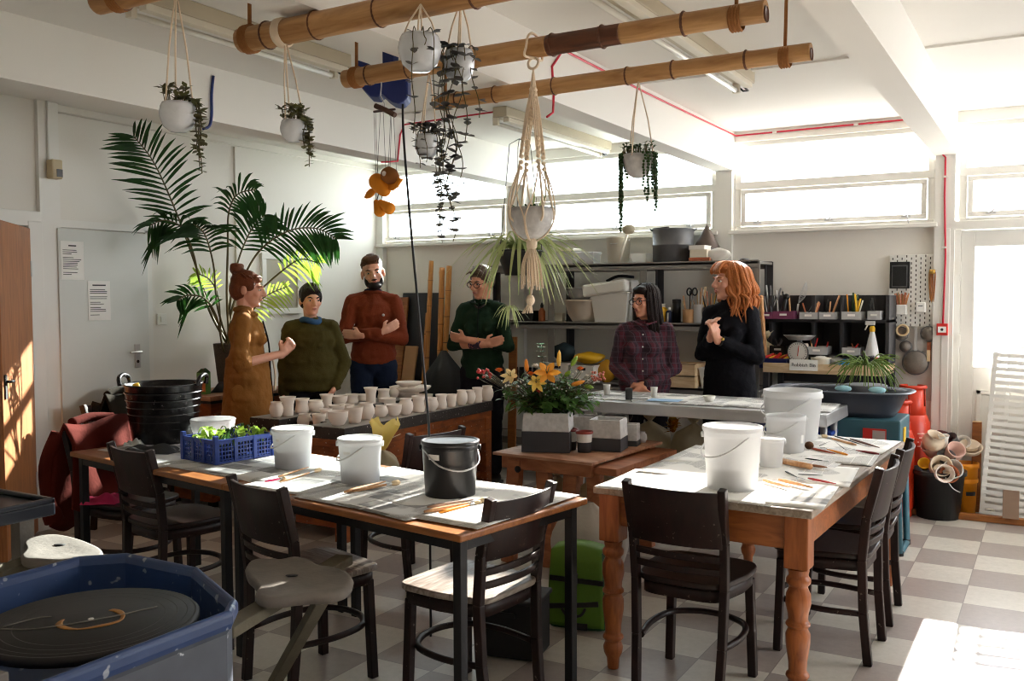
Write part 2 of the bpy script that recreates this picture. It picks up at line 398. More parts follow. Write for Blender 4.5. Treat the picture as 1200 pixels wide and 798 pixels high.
ORD = ['nearest', 'second', 'third', 'fourth', 'fifth', 'sixth', 'seventh', 'eighth', 'ninth', 'tenth', 'eleventh', 'twelfth', 'thirteenth', 'fourteenth', 'fifteenth']
# ================================================================ the room
YB, XL, CZ = 7.36, -5.78, 2.82
XR, YF = 3.0, -2.6
def sbox(name, lo, hi, mt, bevel=0, parent=None):
    b = MB(); lo, hi = V(lo), V(hi); b.box((lo+hi)/2, hi-lo)
    o = b.build(name, mt, parent, bevel=bevel)
    return struct(o) if not parent else o
sbox('floor', (XL-.9, YF-.2, -.1), (XR+.2, YB+.2, 0), 'floor')
sbox('ceiling', (XL-.2, YF-.2, CZ), (XR+.2, YB+.2, CZ+.12), 'ceil')
# back wall below the clerestory (leaves the glazed doorway open)
DX0, DX1 = -.60, .36
sbox('wall_back', (XL-.1, YB, 0), (-.66, YB+.15, 2.03), 'wall')
sbox('wall_back_return', (DX1+.06, YB, 0), (XR+.1, YB+.15, 2.03), 'wall')
sbox('wall_header', (XL-.1, YB-.02, 2.74), (XR+.1, YB+.15, CZ), 'trim')
# left wall with the brown door's opening
HY0, HY1 = 2.98, 3.66
sbox('wall_left', (XL-.15, HY1+.02, 0), (XL, YB+.1, CZ), 'wall')
sbox('wall_left_front', (XL-.15, YF, 0), (XL, HY0-.02, CZ), 'wall')
sbox('wall_left_lintel', (XL-.15, HY0-.02, 1.99), (XL, HY1+.02, CZ), 'wall')
b = MB(); b.box((XL-.6, (HY0+HY1)/2, 1), (.06, 1.2, 2.1)).box((XL-.35, HY0-.25, 1), (.5, .06, 2.1)).box((XL-.35, HY1+.25, 1), (.5, .06, 2.1)).box((XL-.35, (HY0+HY1)/2, 2.08), (.56, 1.2, .06))
struct(b.build('wall_corridor', 'wall'))
sbox('wall_pier', (XL, HY1+.1, 0), (XL+.035, 3.905, CZ), 'trim')
sbox('wall_right', (XR, YF, 0), (XR+.15, YB+.1, .9), 'wall'); sbox('wall_right_header', (XR, YF, 2.5), (XR+.15, YB+.1, CZ), 'wall')
sbox('wall_right_front', (XR, YF, .9), (XR+.15, 4.6, 2.5), 'wall'); sbox('wall_right_side', (XR, 6.6, .9), (XR+.15, YB+.1, 2.5), 'wall')
b = MB()
for y in (4.63, 6.57): b.box((XR+.06, y, 1.7), (.1, .06, 1.6))
for z in (.93, 2.47): b.box((XR+.06, 5.6, z), (.1, 2.0, .06))
o = struct(b.build('window_8', 'trim')); MB().box((XR+.06, 5.6, 1.7), (.006, 1.9, 1.5)).build('pane', 'glass', o)
# wall behind the camera
sbox('wall_front', (XL-.1, YF-.15, 0), (XR+.1, YF, CZ), 'wall')
# beams and columns
for i, (x0, x1) in enumerate(((-4.30, -4.11), (-2.37, -2.22), (-.765, -.615), (1.0, 1.15))):
    sbox('beam_%d' % (i+1), (x0, YF, 2.52), (x1, YB-.02, CZ), 'ceil')
    sbox('column_%d' % (i+1), (x0+.01, YB-.05, 0), (x1-.01, YB+.1, 2.52), 'trim')
for i, (y, x0, x1) in enumerate(((5.36, -2.2, -.77), (5.36, -.61, 1.0), (5.36, -4.1, -2.38), (2.4, -4.1, 1.0))):
    sbox('trim_%d' % (i+1), (x0, y-.02, CZ-.012), (x1, y+.02, CZ), 'ceil')
# windows
def window(n, x0, x1, glass, z0=2.03, door=False):
    b = MB(); y = YB+.05; h = .035
    zt0, zt1 = 2.37, 2.428
    def hb(z, t, d=.07, yy=y): b.box(((x0+x1)/2, yy, z), (x1-x0, d, t))
    def vb(x, t, a, c, d=.062, yy=y): b.box((x, yy, (a+c)/2), (t, d, c-a))
    hb(z0+.02, .05); hb((zt0+zt1)/2, zt1-zt0); hb(2.725, .04)
    vb(x0+.02, .05, z0, 2.74); vb(x1-.02, .05, z0, 2.74)
    o = struct(b.build('window_%d' % n, 'trim', bevel=.004))
    s = MB(); yy = y-.03; a, c, e, f = x0+.05, x1-.05, z0+.05, zt0-.005
    s.box(((a+c)/2, yy, e+.018), (c-a, .04, .036)); s.box(((a+c)/2, yy, f-.016), (c-a, .04, .032)); s.box((a+.019, yy, (e+f)/2), (.036, .034, f-e-.006)); s.box((c-.019, yy, (e+f)/2), (.036, .034, f-e-.006))
    s.build('window_sash', 'trim', o, bevel=.004)
    p = MB(); p.box(((x0+x1)/2, y+.005, (zt1+2.71)/2), (x1-x0-.08, .006, 2.71-zt1)); p.build('pane', glass, o)
    p = MB(); p.box(((a+c)/2, yy, (e+f)/2), (c-a-.07, .006, f-e-.07)); p.build('pane', glass, o)
    if not door:
        t = MB(); t.box(((x0+x1)/2, YB-.03, z0+.0), (x1-x0+.06, .1, .03)); t.build('window_sill', 'trim', o, bevel=.005)
    k = MB()
    for fx in (.1, .5, .9):
        xx = a+(c-a)*fx; k.box((xx, yy-.035, e+.02), (.06, .015, .012)); k.tube([(xx-.02, yy-.035, e+.02), (xx+.01, yy-.06, e+.03), (xx+.03, yy-.07, e+(.05 if fx < .6 else -.06))], .005, 6)
    k.build('window_latch', 'brass' if n == 9 else 'steel', o)
    return o
window(1, XL+.03, -4.30, 'frost'); window(2, -4.11, -2.37, 'frost'); window(3, -2.22, -.765, 'glass'); window(4, -.60, 1.0, 'glass', 2.03, True); window(5, 1.15, XR, 'glass')
# glazed door (right) with frame
b = MB(); b.box((DX0-.03, YB+.05, 1.0), (.09, .1, 2.03)).box((DX0, YB+.075, 1.0), (.06, .03, 2.03)).box((-.1, YB+.075, .02), (1.0, .03, .05)).box((DX1+.01, YB+.077, 1.0), (.1, .03, 2.02)).box((DX1+.03, YB+.02, 1.0), (.07, .14, 2.03)).box(((DX0+DX1)/2, YB+.02, 2.02), (DX1-DX0+.12, .14, .06))  # thin rear boxes are added to stop light leaking round the door
b.box((DX0-.075, YB-.03, 1.0), (.05, .05, 2.0))
struct(b.build('trim_5', 'trim', bevel=.004))
b = MB(); y = YB+.03; x0, x1 = DX0+.018, DX1-.006
gx0, gx1, gz0, gz1 = -.495, .26, 1.02, 1.87
b.box(((x0+gx0)/2, y, 1.0), (gx0-x0, .045, 1.97)).box(((x1+gx1)/2, y, 1.0), (x1-gx1, .045, 1.97)).box(((gx0+gx1)/2, y, (gz1+1.985)/2), (gx1-gx0, .045, 1.985-gz1)).box(((gx0+gx1)/2, y, (gz0+.015)/2), (gx1-gx0, .045, gz0-.015))
b.box(((gx0+gx1)/2+.0, y-.028, .84), (gx1-gx0-.05, .012, .03)).box(((gx0+gx1)/2, y-.028, .12), (gx1-gx0-.05, .012, .03)).box((gx0+.04, y-.028, .48), (.03, .012, .75)).box((gx1-.04, y-.028, .48), (.03, .012, .75))
o = struct(b.build('door_3', 'trim', bevel=.003))
MB().box(((gx0+gx1)/2, y, (gz0+gz1)/2), (gx1-gx0, .006, gz1-gz0)).build('pane', 'glass', o)
k = MB()
for z in (.35, 1.2, 1.72): k.box((x0-.008, y-.03, z), (.02, .02, .09))
k.build('hinge', 'trim', o)
# brown door, hinged at its far edge and standing open into the room
hinge = V((XL+.04, HY1, 0)); a = rad(-45)
o = thing('door_1', 'x', 'door'); del o['label']; del o['category']; o['kind'] = 'structure'; o.location = hinge; o.rotation_euler = (0, 0, a)
MB().box((.38, 0, .995), (.76, .042, 1.97)).build('door_panel', 'brown_door', o, bevel=.003)
k = MB()
for z in (.35, 1.05, 1.72): k.box((.008, .0, z), (.028, .05, .1)); k.tube([(-.004, .012, z-.05), (-.004, .012, z+.05)], .008, 8)
k.build('hinge', 'steel', o)
k = MB(); k.box((.71, .026, 1.02), (.04, .008, .14)); k.tube([(.71, .03, 1.05), (.71, .055, 1.05), (.66, .058, 1.05)], .008, 8); k.build('door_handle', 'blackm', o)
b = MB(); b.box((XL+.02, HY1+.06, 1.0), (.05, .1, 2.06)).box((XL+.02, HY0-.05, 1.0), (.05, .1, 2.06)).box((XL+.018, (HY0+HY1)/2, 2.046), (.044, HY1-HY0+.212, .1))
struct(b.build('trim_6', 'trim', bevel=.006))
# white flush door
y0, y1 = aX(66, 400, XL).y, aX(170, 400, XL).y
b = MB(); b.box((XL+.028, (y0+y1)/2, 1.0), (.04, y1-y0, 1.99)); o = struct(b.build('door_2', 'doorwhite', bevel=.003))
hp = aX(161, 417, XL+.05)
k = MB(); k.box((XL+.052, hp.y, hp.z), (.008, .045, .17)); k.tube([(XL+.05, hp.y, hp.z+.03), (XL+.1, hp.y, hp.z+.03), (XL+.105, hp.y-.1, hp.z+.03)], .009, 8); k.build('door_handle', 'steel', o, bevel=.002)
k = MB(); k.tube([(XL+.057, hp.y, hp.z-.04), (XL+.05, hp.y, hp.z-.04)], .012, 10); k.build('keyhole', 'black', o)
b = MB(); b.box((XL+.012, y1+.03, 1.0), (.025, .05, 2.04)).box((XL+.012, (y0+y1)/2, 2.03), (.025, y1-y0+.1, .05)); struct(b.build('trim_7', 'trim'))
# skirtings
sbox('baseboard_left', (XL, y1+.06, 0), (XL+.018, YB, .1), 'trim'); sbox('baseboard_pier', (XL+.03, HY1+.12, 0), (XL+.055, 3.92, .11), 'trim')
sbox('baseboard_back', (XL, YB-.018, 0), (-.68, YB, .1), 'trim')
# wall panel strips on the left wall and in the corner, conduit along the wall
b = MB(); yy = aX(278, 300, XL).y
b.box((XL+.01, yy, 1.4), (.02, .05, 2.7)); struct(b.build('trim_8', 'wall'))
b = MB(); b.box((XL+.04, YB-.03, 1.4), (.08, .06, 2.75)); struct(b.build('trim_9', 'trim'))
# internal window on the left wall
p, q = aX(307, 300, XL), aX(349, 364, XL)
b = MB(); zc, yc, w, h = (p.z+q.z)/2, (p.y+q.y)/2, q.y-p.y, p.z-q.z
for dz in (-1, 1): b.box((XL+.015, yc, zc+dz*h/2), (.03, w+.06, .05))
for dy in (-1, 1): b.box((XL+.014, yc+dy*w/2, zc), (.028, .05, h))
o = struct(b.build('window_7', 'trim', bevel=.003))
MB().box((XL+.012, yc, zc), (.006, w-.03, h-.03)).build('pane', mat('obscured_pane', (176, 170, 152), .3, var=.12), o)
# outside ground so the light below the sills is real
MB().box((-1, 30, -.3), (120, 44, .2)).build('ground', mat('pale_paving', (190, 188, 182), .9))['kind'] = 'structure'
# ---------------------------------------------------------------- light
W = bpy.data.worlds.new('sky'); SC.world = W; W.use_nodes = True
bg = W.node_tree.nodes['Background']; bg.inputs[0].default_value = (.97, .975, .97, 1); bg.inputs[1].default_value = 7.0
s = bpy.data.lights.new('sun', 'SUN'); s.energy = 21; s.angle = rad(.6); s.color = (1, .92, .80)
so = bpy.data.objects.new('sun', s); COL.objects.link(so)
el, az = rad(21), rad(0)
d = V((-sin(az)*cos(el), -cos(az)*cos(el), -sin(el)))
so.rotation_euler = d.to_track_quat('-Z', 'Y').to_euler()
def portal(x, y, z, sx, sz, flip):
    l = bpy.data.lights.new('window_portal', 'AREA'); l.shape = 'RECTANGLE'; l.size = sx; l.size_y = sz; l.cycles.is_portal = True
    o = bpy.data.objects.new('window_portal', l); COL.objects.link(o); o.location = (x, y, z); o.rotation_euler = (rad(-90 if not flip else 90), 0, 0); return o
for x0, x1 in ((XL, -4.3), (-4.11, -2.37), (-2.22, -.765), (-.6, 1.0), (1.15, XR)): portal((x0+x1)/2, YB+.16, 2.38, x1-x0, .7, False)
portal(-.12, YB+.16, 1.45, .78, .88, False); l = portal(XR+.17, 5.6, 1.7, 2.0, 1.55, True); l.rotation_euler = (rad(90), 0, rad(90))
v = SC.view_settings; v.view_transform = 'Standard'; v.look = 'None'; v.gamma = 1; v.use_curve_mapping = False; v.exposure = .9
SC.cycles.max_bounces = 10; SC.cycles.diffuse_bounces = 6; SC.cycles.transparent_max_bounces = 12; SC.cycles.sample_clamp_indirect = 6
SC.cycles.use_denoising = True; SC.cycles.filter_width = 1.1
# ================================================================ furniture
def curved_slab(b, w, z0, z1, y, bow, t, n=8, m=0, lean=0):
    """a board bowed in plan between two posts"""
    for side in (0,):
        vs = []; fs = []
        for i in range(n+1):
            x = -w/2+w*i/n; yy = y-bow*(1-(2*x/w)**2)
            for zz in (z0, z1):
                for tt in (-t/2, t/2): vs.append((x, yy+tt-lean*(zz-z0), zz))
        for i in range(n):
            a = i*4; c = a+4
            fs += [(a, c, c+2, a+2), (a+1, a+3, c+3, c+1), (a+2, c+2, c+3, a+3), (a, a+1, c+1, c)]
        fs += [(0, 2, 3, 1), (n*4, n*4+1, n*4+3, n*4+2)]
        b.add(vs, fs, True, m)
def make_chair(name, label, seatm, seat_round=True):
    """cafe chair, back at -y, facing +y"""
    t = thing(name, label, 'chair', group='dark wooden cafe chairs')
    n = 28; poly = []
    for i in range(n):
        a = 2*pi*i/n; c, s = cos(a), sin(a); e = .42 if seat_round else .3
        poly.append((.205*abs(c)**e*(1 if c > 0 else -1)*(1.0 if s > -.2 else .9), .205*abs(s)**e*(1 if s > 0 else -1)))
    MB().prism(poly, .024, Matrix.Translation((0, 0, .436)), sm=True).build('seat', seatm, t, bevel=.006)
    ap = MB(); ap.prism([(x*.93, y*.93) for x, y in poly], .05, Matrix.Translation((0, 0, .386)), sm=True); ap.build('seat_frame', 'chair', t)
    for s in (-1, 1):
        p = [(s*.165, -.205, 0), (s*.172, -.185, .22), (s*.178, -.178, .44), (s*.182, -.195, .62), (s*.19, -.245, .83)]
        b = MB()
        for q, r in zip(p, p[1:]): b.bar(q, r, .036, .03, upv=(1, 0, 0))
        b.build('rear_leg', 'chair', t, bevel=.004)
        b = MB(); b.bar((s*.178, .165, 0), (s*.165, .155, .40), .034, .034); b.build('front_leg', 'chair', t, bevel=.004)
    b = MB(); curved_slab(b, .36, .60, .815, -.205, .03, .014, lean=.2); b.build('back_panel', 'chair', t, bevel=.002)
    for z, y in ((.545, -.196), (.495, -.19)):
        b = MB(); curved_slab(b, .35, z, z+.026, y, .026, .014, lean=.1); b.build('back_slat', 'chair', t, bevel=.002)
    st = [(-.16, -.17, .21), (-.185, -.02, .212), (-.16, .12, .215), (-.08, .185, .216), (0, .2, .216), (.08, .185, .216), (.16, .12, .215), (.185, -.02, .212), (.16, -.17, .21)]
    MB().tube(smoothpath(st, 4), .013, 8).build('stretcher', 'chair', t)
    return t
chA = make_chair('dining_chair', 'dark wooden cafe chair standing at the near end of the pine table', 'chair_seat')
chA.location = (-1.205, 3.52, 0); chA.rotation_euler = (0, 0, rad(-2))
chB = make_chair('dining_chair', 'dark cafe chair with a worn pale grey seat beside the green pannier', 'pale_seat', False)
chB.location = (-1.90, 2.95, 0); chB.rotation_euler = (0, 0, rad(84))
def ch(src, x, y, a, label): return dup(src, (x, y, 0), rad(a), label)
ch(chA, -.84, 4.185, 89, 'dark cafe chair on the right-hand side of the pine table, the nearer of the two')
ch(chA, -.84, 4.715, 91, 'dark cafe chair on the right-hand side of the pine table, next to the teal machine')
ch(chB, -2.56, 2.80, -15, 'dark cafe chair with a bare worn wood seat, just behind the grey wheel seat')
ch(chA, -3.73, 3.13, -11, 'dark cafe chair at the front of the black-legged table before the black trug')
ch(chA, -3.04, 4.08, 78, 'dark cafe chair between the black lidded bucket and the pot-covered workbench')
ch(chA, -4.28, 3.27, -84, 'dark cafe chair with a rust coat over its back, left end of table')
ch(chA, -5.33, 4.12, -70, 'dark cafe chair under a dark olive coat by the white door')
# ---- black-legged tables (two end to end)
TA, TB, TC = aZ(81, 529, .74), aZ(540, 628, .74), aZ(645, 578, .74)
ux = (TB-TA); TL = ux.length; ux.normalize(); uy = V((-ux.y, ux.x, 0)); TAng = atan2(ux.y, ux.x)
def tb(u, v, z=.74): return TA+ux*u+uy*v+V((0, 0, z-.74))   # point on the pair of tables
def make_table(label, u0, w, d=.74):
    o = tb(u0+w/2, d/2); o.z = 0
    t = thing('work_table', label, 'table', o, TAng, 'black-legged work tables')
    MB().box((0, 0, .727), (w-.006, d, .026)).build('tabletop', 'oak', t, bevel=.006)
    b = MB()
    for s in (-1, 1): b.box((0, s*(d/2-.05), .693), (w-.1, .03, .04)).box((s*(w/2-.05), 0, .693), (.03, d-.1, .04))
    b.build('table_frame', 'black_metal', t)
    for sx in (-1, 1):
        for sy in (-1, 1):
            MB().box((sx*(w/2-.05), sy*(d/2-.05), .357), (.036, .036, .714)).build('leg', 'black_metal', t, bevel=.003)
    return t
hw = TL/2
make_table('black-legged table with an orange wood edge, carrying the black trug and the blue crate', 0, hw)
make_table('black-legged table with an orange wood edge, carrying the black lidded bucket', hw, hw)
# ---- pine table
P0, P1, P2 = aZ(705, 567, .76), aZ(967, 602, .76), aZ(1049, 516, .76)
px0, px1, py0, py1 = -1.575, -.70, 3.40, 5.27
t = thing('pine_table', 'long pine farmhouse table with turned orange legs and a grey weathered top', 'table', ((px0+px1)/2, (py0+py1)/2, 0), rad(-2))
pw, pl = px1-px0, py1-py0
def pt(u, v, z=.76): return V(((px0+px1)/2, (py0+py1)/2, z)) + RZ(rad(-2)) @ V((u, v, 0))
MB().box((0, 0, .745), (pw, pl, .03)).build('tabletop', 'grey_top', t, bevel=.005)
b = MB()
for s in (-1, 1): b.box((s*(pw/2-.055), 0, .665), (.024, pl-.2, .13)).box((0, s*(pl/2-.055), .665), (pw-.2, .024, .13))
b.build('apron', 'pine_h', t, bevel=.003)
prof = [(0, 0), (.024, 0), (.028, .05), (.040, .075), (.043, .10), (.034, .125), (.045, .14), (.045, .15), (.034, .16), (.036, .20), (.046, .27), (.047, .31), (.036, .335), (.047, .345), (.047, .355), (.037, .365), (.039, .39), (.048, .43), (.046, .47), (.034, .50), (.046, .515), (.047, .53), (.036, .545), (.04, .56), (.04, .57)]
for sx in (-1, 1):
    for sy in (-1, 1):
        b = MB(); x, y = sx*(pw/2-.062), sy*(pl/2-.062)
        b.lathe([(r*.95, z*.93) for r, z in prof], (x, y, 0), 20); b.box((x, y, .635), (.088, .088, .20))
        b.build('leg', 'pine', t, bevel=.006)
# ---- workbench with the bisque pots
BX0, BX1, BY0, BY1 = -4.71, -3.77, 4.42, 6.2
t = thing('workbench', 'low orange-brown timber workbench carrying dark boards of unglazed pots', 'workbench', ((BX0+BX1)/2, (BY0+BY1)/2, 0))
w, d = BX1-BX0, BY1-BY0
b = MB(); b.box((0, 0, .62), (w-.02, d-.02, .05)).box((w/2-.03, 0, .50), (.03, d-.1, .2)).box((-w/2+.03, 0, .50), (.03, d-.1, .2)).box((0, -d/2+.04, .50), (w-.1, .03, .2)).box((0, d/2-.04, .50), (w-.1, .03, .2))
b.build('bench_frame', 'bench_wood', t, bevel=.004)
for s in (-1, 1):
    for y in (-1, -.1, 1): MB().box((s*(w/2-.05), y*(d/2-.06), .3), (.085, .085, .6)).build('leg', 'bench_wood', t, bevel=.004)
b = MB()
for y in (-.62, .12): b.box((w/2-.03, y, .28), (.02, .58, .36))
b.box((-.24, -d/2+.05, .27), (.38, .02, .38)); b.box((.22, -d/2+.05, .27), (.38, .02, .38)); b.build('cupboard_panel', 'bench_wood', t, bevel=.004)
for x, l in ((.09, .16), (-.36, .1)): MB().box((x, -d/2+.037, .33), (l, .008, .02)).build('strap_hinge', 'blackm', t)
MB().box((0, .02, .16), (w-.12, d-.2, .03)).build('lower_shelf', 'bench_wood', t)
def board(label, x0, x1, y0, y1, z1=.72):
    t = thing('ware_board', label, 'board', ((x0+x1)/2, (y0+y1)/2, .645), group='dark boards on the workbench')
    MB().box((0, 0, (z1-.645)/2-.001), (x1-x0, y1-y0, z1-.647)).build('board_slab', 'slab', t, bevel=.003)
    MB().box((0, 0, z1-.645), (x1-x0-.012, y1-y0-.012, .003)).build('dusty_top', 'slabtop', t)
board('thick dark ware board on the far left side of the workbench', -4.70, -4.43, 4.55, 6.0)
board('thick dark ware board along the right side of the workbench', -4.07, -3.77, 4.43, 6.19)
board('thin dark ware board between two thicker ones on the workbench', -4.42, -4.08, 4.72, 6.15, .70)
# ---- plywood-topped trestle with the flower vase
S0, S1, S2 = aZ(583, 529, .64), aZ(697, 543, .64), aZ(775, 516, .64)
sx0, sx1, sy0, sy1 = -2.74, -2.09, 4.52, 5.40
t = thing('trestle_table', 'low red-brown trestle table topped with a worn plywood sheet', 'table', ((sx0+sx1)/2, (sy0+sy1)/2, 0), rad(-4))
sw, sl = sx1-sx0, sy1-sy0
MB().box((0, 0, .632), (sw, sl, .016)).build('plywood_sheet', 'ply', t, bevel=.002)
b = MB(); b.box((0, -sl/2+.08, .585), (sw-.06, .07, .075)).box((0, sl/2-.08, .585), (sw-.06, .07, .075)).box((-sw/2+.07, 0, .585), (.07, sl-.2, .075)).box((sw/2+.03, 0.02, .585), (.16, sl-.1, .04)); b.build('frame_rail', 'trestle', t, bevel=.004)
for x, y, lx in ((-sw/2+.12, -sl/2+.06, -.05), (-sw/2+.28, -sl/2+.1, .04), (sw/2-.18, -sl/2+.1, -.03), (sw/2-.04, -sl/2+.1, .03), (-sw/2+.1, sl/2-.08, -.04), (sw/2-.1, sl/2-.08, .04)):
    MB().bar((x+lx, y, 0), (x, y, .6), .085, .05).build('leg', 'trestle', t, bevel=.004)
k = MB(); k.lathe([(0, -.01), (.018, -.01), (.02, 0), (.012, .006), (0, .008)], (-sw/2+.15, -sl/2+.03, .55), 10, RX(rad(90))); k.build('bolt', 'blackm', t)
MB().box((0, .05, .2), (sw-.2, sl-.25, .025)).build('lower_shelf', 'trestle', t)
# ---- steel table
ex0, ex1, ey0, ey1 = -2.72, -1.06, 5.27, 5.93
t = thing('steel_table', 'long stainless steel table strewn with newspaper in front of two women', 'table', ((ex0+ex1)/2, (ey0+ey1)/2, 0), rad(-1))
ew, ed = ex1-ex0, ey1-ey0
b = MB(); b.box((0, 0, .862), (ew, ed, .03)).box((0, -ed/2+.006, .835), (ew, .012, .055)).box((0, ed/2-.006, .835), (ew, .012, .055)).box((-ew/2+.006, 0, .835), (.012, ed, .055)).box((ew/2-.006, 0, .835), (.012, ed, .055))
b.build('tabletop', 'steel', t, bevel=.004)
for sx in (-1, 1):
    for sy in (-1, 1): MB().tube([(sx*(ew/2-.06), sy*(ed/2-.2), 0), (sx*(ew/2-.06), sy*(ed/2-.2), .85)], .02, 12).build('leg', 'steel', t)
MB().box((0, .11, .40), (ew-.1, .36, .02)).build('lower_shelf', 'steel', t)
# ---- teal machine
t = thing('slab_roller', 'teal enamelled steel pottery machine box on tubular legs, right of the pine table', 'machine', (-1.09, 5.98, 0))
b = MB(); b.box((0, 0, .715), (.66, .40, .17)); b.build('body', 'teal', t, bevel=.008)
for sx in (-1, 1):
    b = MB(); b.tube([(sx*.31, -.14, .63), (sx*.33, -.16, .02), (sx*.33, -.12, .012), (sx*.33, .12, .012), (sx*.33, .16, .02), (sx*.31, .14, .63)], .02, 10); b.build('leg', 'teal', t)
    for y in (-.15, .15): MB().lathe([(0, 0), (.024, 0), (.024, .03), (0, .03)], (sx*.33, y, 0), 10).build('rubber_foot', 'black', t)
b = MB(); b.box((.19, -.203, .71), (.13, .006, .075)); o = b.build('badge', 'red', t)
b = MB(); b.box((.215, -.207, .71), (.07, .004, .055)); b.build('badge_emblem', 'steel', o)
b = MB(); b.box((.333, -.04, .70), (.006, .07, .09)); b.build('warning_sticker', 'yellow', t)
# ---- back wall grey shelving
SY0, SY1, SX0, SX1 = 6.9, 7.30, -4.40, -1.90
t = thing('metal_shelving', 'long grey steel shelving unit below the clerestory windows, crowded with studio clutter', 'shelf', ((SX0+SX1)/2, (SY0+SY1)/2, 0))
w, d = SX1-SX0, SY1-SY0
for z in (.30, .80, 1.29, 1.765):
    b = MB(); b.box((0, 0, z+.01), (w, d, .02)).box((0, -d/2+.006, z), (w, .012, .06)).box((0, d/2-.006, z), (w, .012, .06)); b.build('shelf_board', 'shelf', t, bevel=.002)
for x in (SX0+.02, aY(645, 340, SY0).x, aY(753, 340, SY0).x, SX1-.02):
    for y in (SY0+.012, SY1-.012):
        xx = x-(SX0+SX1)/2; yy = y-(SY0+SY1)/2
        b = MB(); b.box((xx, yy, .9), (.055, .012, 1.78)).box((xx-.024, yy+(.02 if yy < 0 else -.02), .9), (.008, .045, 1.78)); b.build('post', 'shelf' if yy < 0 else 'darkpost', t)
# ---- right shelving: charcoal cubby unit with pale plywood worktop
KX0, KX1, KY0, KY1 = -1.84, -1.0, 6.82, 7.30
t = thing('cubby_unit', 'charcoal two-tier cubby unit full of tools beside the pegboard', 'shelf', ((KX0+KX1)/2, (KY0+KY1)/2, 0))
w, d = KX1-KX0, KY1-KY0
b = MB()
for x in (-w/2+.012, -w/2+.32, w/2-.32, w/2-.012): b.box((x, .08, 1.28), (.024, d-.16, .50))
b.box((0, d/2-.01, 1.2), (w, .02, .66)); b.build('upright', 'dkshelf', t, bevel=.002)
for z in (1.09, 1.345): MB().box((0, .08, z), (w, d-.16, .022)).build('shelf_board', 'dkshelf', t, bevel=.002)
for x in (-w/2+.02, w/2-.02):
    for y in (-d/2+.03, d/2-.03): MB().box((x, y, .5), (.04, .04, 1.0)).build('leg', 'dkshelf', t)
b = MB(); b.box((0, 0, .985), (w, d, .02)).box((0, -d/2+.01, 1.005), (w, .02, .07)).box((w/2-.01, 0, 1.005), (.02, d, .07)); o = b.build('worktop', 'paleply', t, bevel=.002)
MB().box((0, .04, .45), (w-.04, d-.12, .022)).build('lower_shelf', 'dkshelf', t)
s0 = aY(925, 421, KY0-.012); s1 = aY(958, 435, KY0-.012)
t2 = thing('paper_sign', 'white paper sign taped to the edge of the pale plywood worktop', 'sign', ((s0.x+s1.x)/2, KY0-.004, (s0.z+s1.z)/2))
MB().box((0, 0, 0), (s1.x-s0.x, .002, s0.z-s1.z)).build('sheet', 'paper', t2)
text('Rubbish Bin', .036, (0, -.002, 0), (rad(90), 0, 0), 'ink', t2)
# ---- orange cabinet at the left wall, radiator
c0 = aD(226, 452, 7.0); 
t = thing('side_cabinet', 'orange-brown wooden cabinet against the left wall behind the woman in tan', 'cabinet', (-5.50, 5.12, 0))
b = MB(); b.box((0, 0, .40), (.48, .8, .72)); b.build('body', 'bench_wood', t, bevel=.004)
MB().box((0, 0, .80), (.52, .84, .035)).build('cabinet_top', 'ply', t, bevel=.004); MB().box((.0, 0, .772), (.5, .82, .02)).build('dark_strip', 'blackm', t)
for y in (-.2, .2): o = MB().box((.245, y, .38), (.02, .37, .62)).build('door', 'bench_wood', t, bevel=.004); MB().ell((.268, y*.2, .45), .014).build('knob', 'blackm', o)
for x in (-1, 1):
    for y in (-1, 1): MB().box((x*.2, y*.36, .02), (.05, .05, .06)).build('leg', 'blackm', t)
r0 = aD(396, 452, 8.3)
t = thing('radiator', 'white panel radiator on the back wall beside the corner', 'radiator', (-5.25, YB-.08, .12))
b = MB(); b.box((0, 0, .31), (.9, .05, .58)); 
for i in range(15): b.box((-.42+i*.06, -.03, .31), (.035, .02, .54))
b.build('panel', 'white', t, bevel=.004); b = MB(); b.box((0, 0, .61), (.9, .09, .02)); b.build('grille', 'white', t)
for x in (-.3, .3): MB().box((x, .02, -.06), (.02, .03, .12)).build('leg', 'white', t)
MB().tube([(.43, 0, .05), (.5, 0, .05), (.5, 0, -.12)], .01, 8).build('pipe', 'white', t)
# ---- kick wheel in the foreground
WX, WY = -2.17, 1.52
t = thing('pottery_wheel', 'large blue-rimmed kick wheel with clay-spattered tub in the foreground', 'pottery wheel', (WX, WY, 0))
out = [(-.40, -.44), (.34, -.44), (.345, .17), (.29, .24), (-.04, .40), (-.36, .40), (-.46, .30), (-.46, -.36)]
def ring(sc, z, dz=0): return [(x*sc, y*sc, z) for x, y in out]
def loft(rings, closed_bottom=False):
    b = MB(); n = len(rings[0]); vs = [p for r in rings for p in r]
    b.add(vs, [(i*n+j, i*n+(j+1) % n, (i+1)*n+(j+1) % n, (i+1)*n+j) for i in range(len(rings)-1) for j in range(n)], False)
    return b
b = loft([ring(.97, .42), ring(.97, .66), ring(1, .68)]); b.add(ring(.97, .42), [tuple(reversed(range(8)))]); b.build('tub_side', 'tubgrey', t, bevel=.01)
b = loft([ring(1, .675), ring(1.015, .69), ring(1.015, .715), ring(.99, .725), ring(.955, .72), ring(.93, .70), ring(.92, .56)]); b.add(ring(.92, .56), [tuple(range(8))]); b.build('tub_lining', 'tubblue', t, bevel=.008)
b = MB(); b.lathe([(0, .60), (.05, .60), (.05, .675), (.262, .675), (.268, .682), (.268, .694), (.262, .70), (0, .70)], (.03, -.01, 0), 56)
o = b.build('wheel_head', mat('wet_slate_bat', (22, 20, 20), .6, var=.3, scale=5, bump=.05), t)
k = MB()
